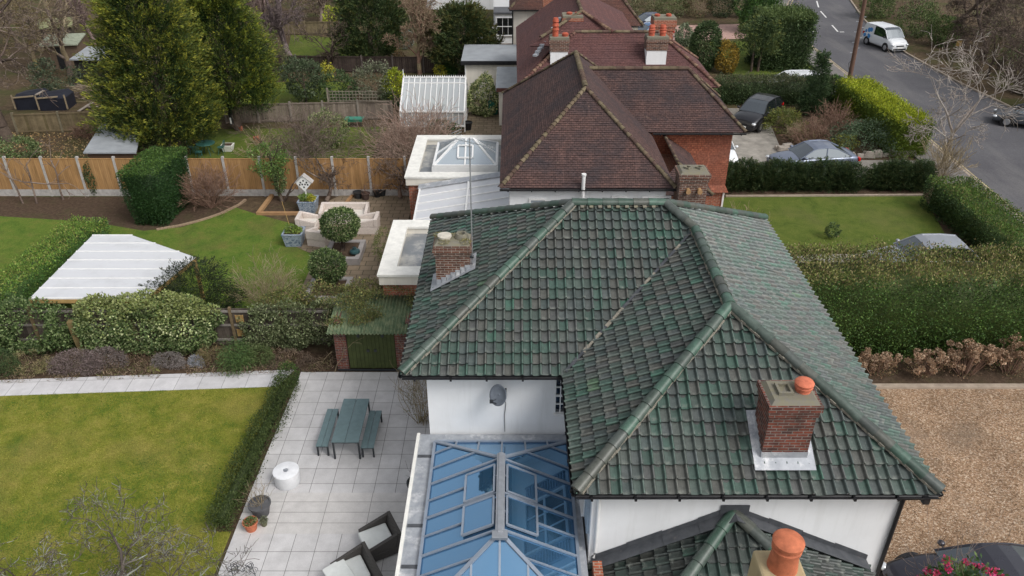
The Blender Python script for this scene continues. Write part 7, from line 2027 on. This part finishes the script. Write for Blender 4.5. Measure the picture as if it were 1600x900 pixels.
closeboard('weathered mossy brown board fence at the far left behind the big conifer', [(-31.8, 48.3), (-26.3, 48.9), (-20.5, 49.4)], 1.3, [(0.19, 0.15, 0.09), (0.16, 0.13, 0.07), (0.22, 0.19, 0.13)])
closeboard('grey weathered board fence left of the greenhouse', [(-19.0, 50.3), (-12.6, 50.8), (-8.0, 51.2)], 1.3, [(0.2, 0.165, 0.135), (0.16, 0.13, 0.11), (0.24, 0.21, 0.18)])
closeboard('dark creosoted fence across the far gardens', [(-20.0, 63.2), (-12, 62.8), (-4.6, 62.6)], 1.3, [(0.06, 0.045, 0.04), (0.09, 0.07, 0.06), (0.13, 0.11, 0.1)])
closeboard('pale low fence crossing the far lawn at the top edge', [(-22, 76), (-10, 76.5)], 1.2, [(0.16, 0.13, 0.08), (0.2, 0.16, 0.1)])
t = thing('trellis', 'grey timber trellis standing on the old fence by the greenhouse', 'trellis', (-10.6, 50.9, 1.3)); mb = MB(); mb.col = (0.24, 0.21, 0.17)
for i in range(15): x = -12.1 + i * .22; mb.box(x, 50.86, 1.33, x + .03, 50.88, 2.05)
for i in range(4): mb.box(-12.15, 50.885, 1.36 + i * .2, -8.9, 50.91, 1.39 + i * .2)
mb.box(-12.25, 50.84, 0, -12.15, 50.94, 2.2); mb.build('lattice', OLDW, t)
# greenhouse
gh = thing('greenhouse', 'white framed Victorian style greenhouse with ridge cresting', 'greenhouse', (-5.1, 51, 0))
gx0, gx1, gy0, gy1, ge, gr_ = -7.15, -3.05, 48.6, 53.4, 1.35, 2.75; gym = 51.3
mb = MB()
for pts in ([(gx0, gy0, ge), (gx1, gy0, ge), (gx1, gym, gr_), (gx0, gym, gr_)], [(gx1, gy1, ge), (gx0, gy1, ge), (gx0, gym, gr_), (gx1, gym, gr_)], [(gx0, gy0, .4), (gx1, gy0, .4), (gx1, gy0, ge), (gx0, gy0, ge)], [(gx0, gy0, .4), (gx0, gy0, ge), (gx0, gym, gr_), (gx0, gy1, ge), (gx0, gy1, .4)], [(gx1, gy0, .4), (gx1, gy0, ge), (gx1, gym, gr_), (gx1, gy1, ge), (gx1, gy1, .4)]): mb.add(pts, [tuple(range(len(pts)))])
mb.build('glazing', GHGLASS, gh)
mb = MB()
for i in range(12):
    x = gx0 + (gx1 - gx0) * i / 11; w_ = .09 if i in (0, 11) else .045
    mb.beam((x, gy0 - .01, ge + .02), (x, gym, gr_ + .02), w_, .06); mb.beam((x, gy0 - .02, .02), (x, gy0 - .02, ge), w_, .06); mb.beam((x, gy1, ge + .02), (x, gym, gr_ + .02), w_, .06)
for z in (.4, ge): mb.beam((gx0, gy0 - .03, z), (gx1, gy0 - .03, z), .1, .09)
mb.beam((gx0, gym - .45, gr_ - .2), (gx1, gym - .45, gr_ - .2), .06, .08)
for x in (gx0, gx1):
    for k_ in range(7): y = gy0 + (gy1 - gy0) * k_ / 6; zt4 = ge + (gr_ - ge) * (1 - abs(y - gym) / (gym - gy0 if y < gym else gy1 - gym)); mb.box(x - .03, y - .03, 0, x + .03, y + .03, zt4)
for s_ in (0, 1): x = gx0 + .8 if s_ == 0 else gx1 - .8; mb.tube([(x + (.5 if s_ == 0 else -.5), gy0 + 1.2, 1.85), (x, gy0 + .3, 1.0)], .02, 5)
mb.build('frame', UPVC, gh)
mb = MB(); mb.box(gx0, gym - .06, gr_ + .02, gx1, gym + .06, gr_ + .08)
for i in range(28): x = gx0 + .07 + i * .147; mb.add([(x - .05, gym, gr_ + .08), (x + .05, gym, gr_ + .08), (x, gym, gr_ + .22), (x, gym + .02, gr_ + .1)], [(0, 1, 2), (1, 3, 2), (3, 0, 2)])
mb.beam((gx0, gym, gr_), (gx0, gym, gr_ + .55), .05, .05); mb.build('ridge_cresting', UPVC, gh)
mb = MB(); mb.box(gx0 - .02, gym - .5, gr_ - .13, gx1 + .02, gym - .06, gr_ + .03); mb.hexa([(gx0, gym - .7, gr_ - .3), (gx1, gym - .7, gr_ - .3), (gx1, gym - .1, gr_ + .0), (gx0, gym - .1, gr_ + .0), (gx0, gym - .7, gr_ - .27), (gx1, gym - .7, gr_ - .27), (gx1, gym - .1, gr_ + .03), (gx0, gym - .1, gr_ + .03)]) if False else None
mb = MB(); mb.box(gx0 + .4, gy0 + .6, 0, gx0 + 1.5, gy1 - .6, .75); mb.box(gx1 - 1.3, gy0 + .6, 0, gx1 - .4, gy1 - .6, .75); mb.build('staging', plain('staging', (0.3, 0.24, 0.2), .8), gh)
f = Fol(349); f.blob((-4, 50.2, .95), (.7, 1.0, .4), 600, .12, .06, IVY); f.blob((-6.2, 50.2, .9), (.5, 1.0, .3), 400, .12, .06, pal((0.3, 0.12, 0.1), (0.1, 0.13, 0.04))); o = f.build('plants', gh); o.location = (5.1, -51, 0)
# sheds and clutter
t = thing('grey_roof_shed', 'low summerhouse with a pale grey roof under the big conifer', 'shed', (-20.3, 40.5, 0))
a_, b_, c2_, d_ = [G(*q, 1.7) for q in ((129, 236), (192, 236), (215, 203), (160, 200))]
mb = MB(); n_ = (0, 0, 1); mb.slab([(*a_, 1.62), (b_[0] + .7, b_[1], 1.62), (c2_[0] + .3, c2_[1], 1.95), (*d_, 1.95)], n_, .08); mb.build('roof', ROOFGREY, t)
mb = MB(); mb.col = (0.09, 0.055, 0.035); mb.prism([(a_[0] + .15, a_[1] + .12), (b_[0] + .5, b_[1] + .12), (c2_[0], c2_[1] - .15), (d_[0] + .1, d_[1] - .15)], 0, 1.53); mb.build('wall', WOODP, t)
for i, (u, v, wd, dp_, h, mr, mw, lab) in enumerate(((150, 135, 2.4, 2.2, 2.1, ROOFGREY, (0.03, 0.025, 0.025), 'open fronted shed with a brown flat roof left of the conifer'), (103, 108, 2.6, 2.2, 2.0, plain('pale_green_roof', (0.3, 0.33, 0.25), .8), (0.14, 0.1, 0.07), 'small shed with a pale grey green roof in the wood'), (98, 84, 2.4, 2.0, 2.3, plain('mossy_roof', (0.24, 0.25, 0.13), .9), (0.07, 0.06, 0.045), 'mossy roofed hut farthest back in the wood'))):
    x, y = G(u, v); t = thing('garden_shed', lab, 'shed', (x, y, 0), rad((-4, 10, 24)[i]))
    mb = MB(); mb.col = mw; mb.box(-wd / 2, 0, 0, wd / 2, dp_, h - .1); mb.build('wall', WOODP, t, local=True)
    mb = MB(); mb.hexa([(-wd / 2 - .15, -.25, h - .1), (wd / 2 + .15, -.25, h - .1), (wd / 2 + .15, dp_ + .2, h + .2), (-wd / 2 - .15, dp_ + .2, h + .2), (-wd / 2 - .15, -.25, h), (wd / 2 + .15, -.25, h), (wd / 2 + .15, dp_ + .2, h + .3), (-wd / 2 - .15, dp_ + .2, h + .3)]); mb.build('roof', mr, t, local=True)
    mb = MB(); mb.box(-.4, -.03, .02, .4, -.005, 1.75); mb.build('door', BLACK, t, local=True)
for i, (u, v, lab) in enumerate(((48, 172, 'black tarpaulin covered compost bay, left of two'), (85, 173, 'black tarpaulin covered compost bay, right of two'))):
    x, y = G(u, v); t = thing('compost_bay', lab, 'compost bin', (x, y, 0), rad(5), 'compost bays by the old fence')
    mb = MB(); mb.box(-.9, 0, 0, .9, 1.6, .85); mb.hexa([(-.9, 0, .85), (.9, 0, .85), (.9, 1.6, .85), (-.9, 1.6, .85), (-.7, .2, 1.1), (.6, .3, 1.05), (.7, 1.4, 1.15), (-.6, 1.4, 1.0)]); mb.build('cover', plain('black_tarpaulin' + str(i), (0.016, 0.018, 0.028), .5), t, local=True)
    mb = MB(); mb.col = (0.3, 0.24, 0.16)
    for p, q in (((-.95, -.05, .1), (-.95, -.05, 1.1)), ((.95, -.05, .1), (.95, -.05, 1.1)), ((-.95, -.06, .9), (.5, -.06, 1.0))): mb.beam(p, q, .08, .08)
    mb.build('frame', WOODP, t, local=True)
x, y = G(133, 150); t = thing('brush_pile', 'heap of cut brown branches beside the compost bays', 'brush pile', (x, y, 0)); T = Twigs(350, TWIGP + TWIGT); rr_ = random.Random(350)
for k_ in range(130):
    a = rr_.uniform(-.5, .5) + (PI if rr_.random() < .5 else 0); c = Vector((rr_.gauss(0, .8), rr_.gauss(0, .5), rr_.uniform(.05, .7))); d = Vector((math.cos(a), math.sin(a), rr_.uniform(-.25, .25))) * rr_.uniform(.5, 1.2); T.S.append((c - d, c + d, .025, .012, 1))
T.mesh(0, 9, 'branches', t, 4)
for i, (u0, v0, u1, v1, lab) in enumerate(((122, 172, 145, 158, 'grey sawn plank leaning in the plot left of the conifer'), (138, 165, 158, 166, 'short pale plank on the ground by the conifer'), (62, 167, 74, 160, 'pale plank across the compost bays'))):
    a, b = G(u0, v0, .2), G(u1, v1, .3); mb = MB(); mb.col = (0.3, 0.26, 0.22); mb.beam((*a, .12 if i < 2 else 1.05), (*b, .25 if i < 2 else 1.15), .18, .05); tag(mb.build('plank', WOODP), lab, 'plank', 'old planks')
# green metal table set
x, y = G(321, 246)
gm = plain('green_painted_iron', (0.035, 0.11, 0.09), .5)
t = thing('iron_table', 'round dark green iron garden table on the paved square', 'table', (x, y + .4, .03)); yy = y + .4
mb = MB(); mb.lathe((x, yy, .03), [(.55, .7), (.56, .72), (.55, .74), (.05, .74)], 22); mb.build('tabletop', gm, t, smooth=True)
for k_ in range(4):
    a = PI / 4 + k_ * PI / 2; mb = MB(); mb.tube([(x + .12 * math.cos(a), yy + .12 * math.sin(a), .72), (x + .42 * math.cos(a), yy + .42 * math.sin(a), .03)], .02, 6); mb.build('leg', gm, t)
for i, (dx, dy, rz, lab) in enumerate(((-.85, .1, 90, 'dark green iron chair left of the iron table'), (.85, .05, -90, 'dark green iron chair right of the iron table'), (-.2, -.75, 170, 'dark green iron chair on the near side of the iron table'))):
    c = thing('iron_chair', lab, 'chair', (x + dx, yy + dy, .03), rad(rz), 'iron chairs at the iron table')
    mb = MB(); mb.lathe((0, 0, .44), [(.2, 0), (.21, .015), (.2, .03), (.02, .03)], 14); mb.build('seat', gm, c, local=True)
    mb = MB(); mb.tube([(-.19, .17, .45), (-.19, .24, .8), (0, .26, .9), (.19, .24, .8), (.19, .17, .45)], .016, 6); mb.tube([(0, .2, .45), (0, .25, .88)], .014, 6); mb.tube([(-.1, .2, .45), (-.1, .25, .84)], .01, 6); mb.tube([(.1, .2, .45), (.1, .25, .84)], .01, 6); mb.build('backrest', gm, c, local=True)
    for k_ in range(4):
        a = PI / 4 + k_ * PI / 2; mb = MB(); mb.tube([(.14 * math.cos(a), .14 * math.sin(a), .45), (.22 * math.cos(a), .22 * math.sin(a), 0)], .014, 6); mb.build('leg', gm, c, local=True)
x, y = G(357, 236); t = thing('trough_planter', 'small white square stone trough on the paved square', 'planter', (x, y, .03)); mb = MB(); mb.hexa([(x - .25, y - .2, .03), (x + .25, y - .2, .03), (x + .25, y + .2, .03), (x - .25, y + .2, .03), (x - .36, y - .3, .42), (x + .36, y - .3, .42), (x + .36, y + .3, .42), (x - .36, y + .3, .42)]); mb.build('trough', COPING, t); mb = MB(); mb.box(x - .28, y - .22, .4, x + .28, y + .22, .432); mb.build('soil', SOIL, t)
pot('terracotta pot alone on the far garden lawn', *G(403, 224), .22, .4, TERRA, .02); pot('small terracotta pot at the edge of the far lawn', *G(377, 204), .14, .25, TERRA, .02)
x, y = G(555, 197); t = thing('metal_tray', 'shallow turquoise green tray stood by the old fence', 'tray', (x, y, .3)); mb = MB(); mb.hexa([(x - .5, y - .25, .35), (x + .5, y - .25, .35), (x + .5, y + .25, .35), (x - .5, y + .25, .35), (x - .6, y - .32, .55), (x + .6, y - .32, .55), (x + .6, y + .32, .55), (x - .6, y + .32, .55)]); mb.build('tray', plain('turquoise', (0.05, 0.22, 0.16), .5), t)
for dx in (-.4, .4):
    mb = MB(); mb.box(x + dx - .03, y - .03, .02, x + dx + .03, y + .03, .35); mb.build('leg', DGREY, t)
pot('small black pot in front of the greenhouse corner', *G(731, 203), .3, .5, BLACK, .03)
x, y = G(771, 178); t = thing('garden_sack', 'turquoise green garden waste sack by the variegated bush', 'sack', (x, y, .03)); mb = MB(); mb.lathe((x, y, .03), [(.3, 0), (.36, .3), (.33, .7), (.36, .85), (.3, .84)], 12); mb.build('sack', plain('sack_green', (0.04, 0.2, 0.14), .6), t, smooth=True)
t = thing('dark_board', 'black hanging bird feeder on the conifer trunk', 'bird feeder', (*G(366, 214), 1.0)); x, y = G(366, 214); mb = MB(); mb.tube([(x, y, .8), (x + .05, y, 2.2)], .12, 8); mb.build('feeder_tube', BLACK, t); mb = MB(); mb.box(x - .03, y - .14, .9, x + .06, y - .12, 1.3); mb.build('label_plate', UPVC, t)

# big conifers
def big_con(label, u, v, h, R, seed, pin, tip, n, k_, sl=1.1, L=.26, W=.085, z0=.7, trunk=.26, prof=None, name='conifer_tree', up=.4):
    x, y = G(u, v); t = thing(name, label, 'tree', (x, y, 0)); f = Fol(seed); f.gain = 1.3; f.conifer((0, 0, z0), h - z0, R, n, k_, pin, tip, sl, L, W, prof=prof, up=.65, lat_=.16); f.build('crown', t)
    T = Twigs(seed, TWIGD); T.grow((0, 0, 0), (0, 0, 1), h * .45, trunk, 0, 1, .1, .02, (6, 9), .16, 1.2, 6); T.mesh(0, 9, 'trunk', t, 7); return t


PR = lambda q: np.clip(1.06 - q ** 1.7 * .9, 0, 1) * np.clip(q * 5 + .55, 0, 1)
big_con('big golden tipped conifer in front of the old mossy fence', 268, 238, 11.4, 2.6, 360, CONI, pal((0.22, 0.23, 0.03), (0.14, 0.17, 0.03), (0.3, 0.28, 0.04)), 1900, 58, 1.1, .2, .05, prof=PR)
big_con('second conifer with bright lime tips right behind the big one', 372, 203, 9.6, 2.3, 361, CONI, pal((0.17, 0.2, 0.025), (0.12, 0.16, 0.025), (0.25, 0.25, 0.03)), 1500, 54, 1.1, .2, .05, z0=1.5, prof=lambda q: np.clip(1.0 - q ** 2, 0, 1) * np.clip(q * 5 + .6, 0, 1))
big_con('broad dark green cypress behind the round evergreen and fence', 582, 100, 6.6, 2.15, 362, DARKG, CEDT, 800, 34, .9, .26, .08, prof=lambda q: np.clip(1 - q ** 3, 0, 1) ** .6 * np.clip(q * 4 + .5, 0, 1))
big_con('broad bronze tinted dark cypress near the tall white house', 724, 114, 5.0, 2.1, 363, DARKG, pal((0.1, 0.085, 0.025), (0.075, 0.07, 0.02)), 800, 34, .8, .26, .08, prof=lambda q: np.clip(1 - q ** 3, 0, 1) ** .6 * np.clip(q * 4 + .5, 0, 1))
# evergreens and shrubs of the far gardens
def shr(label, u, v, vt, wpx, palette, seed, top=None, L=.17, W=.08, n=3200, gap=.25, shell=.5, name='shrub', trunk=False, cat='shrub'):
    x, y = G(u, v); wd = wpx * dep(y) / FPX / 2; y += wd * .6; h = ZY(u, vt, y)[1]; f = Fol(seed)
    if trunk:
        t = thing(name, label, 'tree', (x, y, 0)); f.blob((0, 0, h * .58), (wd, wd, h * .44), n, L, W, palette, shell=shell, gap=gap, top=top); f.build('crown', t); T = Twigs(seed, TWIGD); T.grow((0, 0, 0), (0, 0, 1), h * .6, .1, 0, 1, .1, .05); T.mesh(0, 9, 'trunk', t, 6); return t
    f.blob((0, 0, h * .48), (wd, wd * .85, h * .54), n, L, W, palette, shell=shell, gap=gap, top=top)
    return tag(f.build(name, None, (x, y, 0)), label, cat)


shr('round dark evergreen tree on a short trunk left of the greenhouse', 474, 166, 92, 66, pal((0.03, 0.045, 0.022), (0.045, 0.065, 0.03), (0.07, 0.09, 0.05)), 370, n=5000, trunk=True, name='evergreen_tree', gap=.1)
shr('dark low evergreen right of the round evergreen tree', 528, 166, 110, 62, DARKG, 371)
shr('grey green olive like bush behind the old fence', 582, 160, 96, 62, OLIVE, 372, n=3400)
shr('bright lime yellow conical bush left of the greenhouse', 615, 156, 108, 33, LIME, 373, gap=.05, shell=.7, name='golden_bush')
shr('small yellow shrub against the dark far fence', 687, 122, 102, 18, GOLD, 374, n=900)
shr('small clipped green dome by the cream outbuilding', 704, 120, 95, 18, YEW, 375, n=1500, gap=0, shell=.8, name='clipped_shrub')
shr('yellow flowering shrub between the round evergreen and the olive like bush', 512, 128, 100, 22, GOLD, 376, n=900)
shr('big variegated cream and green bush right of the greenhouse', 754, 184, 118, 48, VARI, 377, n=4600, gap=.05, shell=.75, name='variegated_bush')
shr('yellow green bamboo clump on the far lawn at the top', 520, 50, 8, 32, LIME, 378, n=1800)
shr('low dark hedge like bush at the top between the two cypresses', 645, 50, 26, 46, DK, 379, n=1700)
shr('dark broadleaf bush at the far left behind the compost bays', 84, 150, 92, 84, pal((0.03, 0.045, 0.025), (0.05, 0.065, 0.035), (0.08, 0.1, 0.06)), 380, n=4200)
shr('dark ivy bush at the left edge above the orange fence', 20, 258, 218, 70, IVY, 381, n=3000, L=.13, W=.07)
shr('variegated evergreen behind the orange fence with bare twigs before it', 508, 236, 172, 70, pal((0.09, 0.12, 0.045), (0.16, 0.19, 0.08), (0.06, 0.085, 0.03), (0.24, 0.25, 0.12)), 382, n=4600, L=.14, W=.07)
shr('dark green bush inside the pinkish twigs by the white extension', 692, 226, 186, 52, DARKG, 383, n=2200, L=.13)
shr('evergreen behind the grey shed roof, partly under the conifer', 330, 186, 150, 40, DARKG, 384, n=1500)
shr('olive bush left of the bare purple tree', 430, 128, 60, 50, pal((0.07, 0.08, 0.035), (0.1, 0.09, 0.05)), 385, n=2200, gap=.4)
shr('ivy clad evergreen at the top left behind the bare trees', 60, 60, 10, 80, pal((0.05, 0.06, 0.02), (0.08, 0.075, 0.03), (0.12, 0.1, 0.04)), 386, n=2600, gap=.4)
shr('russet small bush between the dark cypress trunks', 625, 112, 82, 24, pal((0.16, 0.1, 0.045), (0.11, 0.08, 0.04)), 387, n=900, gap=.3)
shr('low dark shrub behind the tray', 610, 168, 146, 30, DK, 388, n=1000)
shr('silver leaved shrub left of the pinkish bare tree', 632, 78, 46, 36, pal((0.15, 0.17, 0.15), (0.1, 0.11, 0.08)), 389, n=1500, gap=.35)
# bare trees of the far gardens
bare_tree('bare_tree', 'thick trunked bare tree at the far left edge', 'tree', (*G(14, 220), 0), 13, .42, 390, TWIGD + TWIGP, (-.03, 0, 1), 5, (3, 4), .6, .85, -.01, .14, .4, minr=.014)
bare_tree('bare_tree', 'purple brown spreading bare tree left of the bamboo', 'tree', (*G(458, 96), 0), 9, .3, 391, [(0.16, 0.125, 0.12), (0.2, 0.16, 0.155), (0.13, 0.1, 0.1)], (0, 0, 1), 5, (4, 5), .62, .75, .05, .15, .3, minr=.016)
bare_tree('bare_tree', 'small multi stemmed bare tree against the dark far fence', 'tree', (*G(527, 112), 0), 4.6, .16, 392, TWIGD, (0, 0, 1), 4, (4, 5), .62, .8, .05, .15, .3, minr=.014)
t = bare_tree('bare_tree', 'pinkish tan pollarded tree between the two dark cypresses', 'tree', (*G(656, 116), 0), 5.4, .2, 393, TWIGT + TWIGR, (0, 0, 1), 5, (5, 6), .55, .8, .08, .12, .45, minr=.014)
bare_tree('bare_tree', 'pale double trunked bare tree left of the big conifer', 'tree', (*G(110, 118), 0), 11, .26, 394, TWIGP + TWIGT, (.06, 0, 1), 5, (3, 5), .6, .8, .03, .14, .3, minr=.018)
for i, (u, v, h, lab) in enumerate(((60, 110, 9, 'yellowish bare tree at the top left corner'), (150, 70, 9, 'purplish bare tree behind the pale double trunk'), (30, 75, 10, 'bare tree farthest into the top left corner'), (200, 60, 9, 'bare tree showing left of the big conifer top'), (415, 60, 8, 'bare tree between lime tipped conifer and purple tree'), (500, 40, 7, 'slim bare birch beside the bamboo'), (665, 25, 8, 'bare tree at the top edge between the cypresses'))):
    bare_tree('bare_tree', lab, 'tree', (*G(u, v), 0), h, .2, 400 + i, [TWIGT + [(0.26, 0.21, 0.1)], [(0.18, 0.13, 0.12), (0.22, 0.16, 0.15)], TWIGP][i % 3], (0, 0, 1), 5, (3, 5), .62, .8, .03, .15, .28, 'bare trees of the far gardens', .018)
for i, (u, v, h, n, cols, lab) in enumerate(((480, 246, 2.6, 60, TWIGP, 'tangle of bare grey twigs in front of the variegated evergreen'), (655, 262, 3.4, 110, [(0.36, 0.25, 0.2), (0.3, 0.21, 0.165), (0.42, 0.32, 0.26)], 'big mass of pinkish bare arching twigs beside the white extension'), (590, 235, 1.9, 26, TWIGP, 'grey wispy bare shrub by the turquoise tray'), (410, 250, 1.6, 22, TWIGT, 'short straw coloured stems near the ivy tree'), (135, 215, .9, 24, TWIGR, 'low russet stems by the grey shed roof'))):
    x, y = G(u, v); t = thing('twiggy_shrub', lab, 'shrub', (x, y, 0), 0, 'bare twiggy shrubs beyond the orange fence'); Twigs(420 + i, cols).bush((0, 0, 0), n, h, 1.15, .016, 2, up=-.03, kids=(3, 5)).mesh(0, 9, 'stems', t, 3, minr=.01)
t = bare_tree('bare_tree', 'dark leaning bare tree by the corner of the white extension', 'tree', (-5.9, 38.0, 0), 3.4, .13, 430, [(0.12, 0.09, 0.07), (0.26, 0.19, 0.15)], (-.15, .1, 1), 4, (4, 5), .66, .95, .0, .2, .35, minr=.01)
# hazy backdrop of winter wood, and leaf litter
f = Fol(440); r2 = np.random.RandomState(441)
for i in range(70):
    x = r2.uniform(-75, -6); y = r2.uniform(80, 118) if x > -42 else r2.uniform(52, 110)
    if i > 56: x = r2.uniform(4, 30); y = r2.uniform(88, 120)
    f.blob((x, y, 2.2), (r2.uniform(2.5, 4.5), r2.uniform(2.5, 4), r2.uniform(2, 4.5)), 1300, .34, .1, [pal((0.12, 0.09, 0.075), (0.17, 0.125, 0.105), (0.08, 0.062, 0.055)), pal((0.13, 0.1, 0.06), (0.1, 0.085, 0.045)), pal((0.05, 0.055, 0.025), (0.08, 0.08, 0.04))][i % 3], gap=.45, shell=.15, seed=i * 2, out=.2)
tag(f.build('winter_wood', None, (0, 0, 0)), 'brown mass of winter trees and scrub filling the distance', 'woodland', kind='stuff')
r2 = np.random.RandomState(450); n = 9000
P = np.stack([r2.uniform(-37, -19.6, n), r2.uniform(38.7, 48.4, n), np.full(n, .02)], 1); P = P[wave(P, .5, 9) > -.25]
f = Fol(450); f.leaves(P, r2.normal(size=P.shape) * (1, 1, .3) + np.array((0, 0, .15)), .13, .08, pal((0.28, 0.19, 0.09), (0.2, 0.12, 0.06), (0.34, 0.25, 0.12), (0.12, 0.09, 0.05)))
tag(f.build('leaf_litter', None, (0, 0, 0)), 'fallen tan leaves on the plot left of the grey roofed shed', 'leaves', kind='stuff')
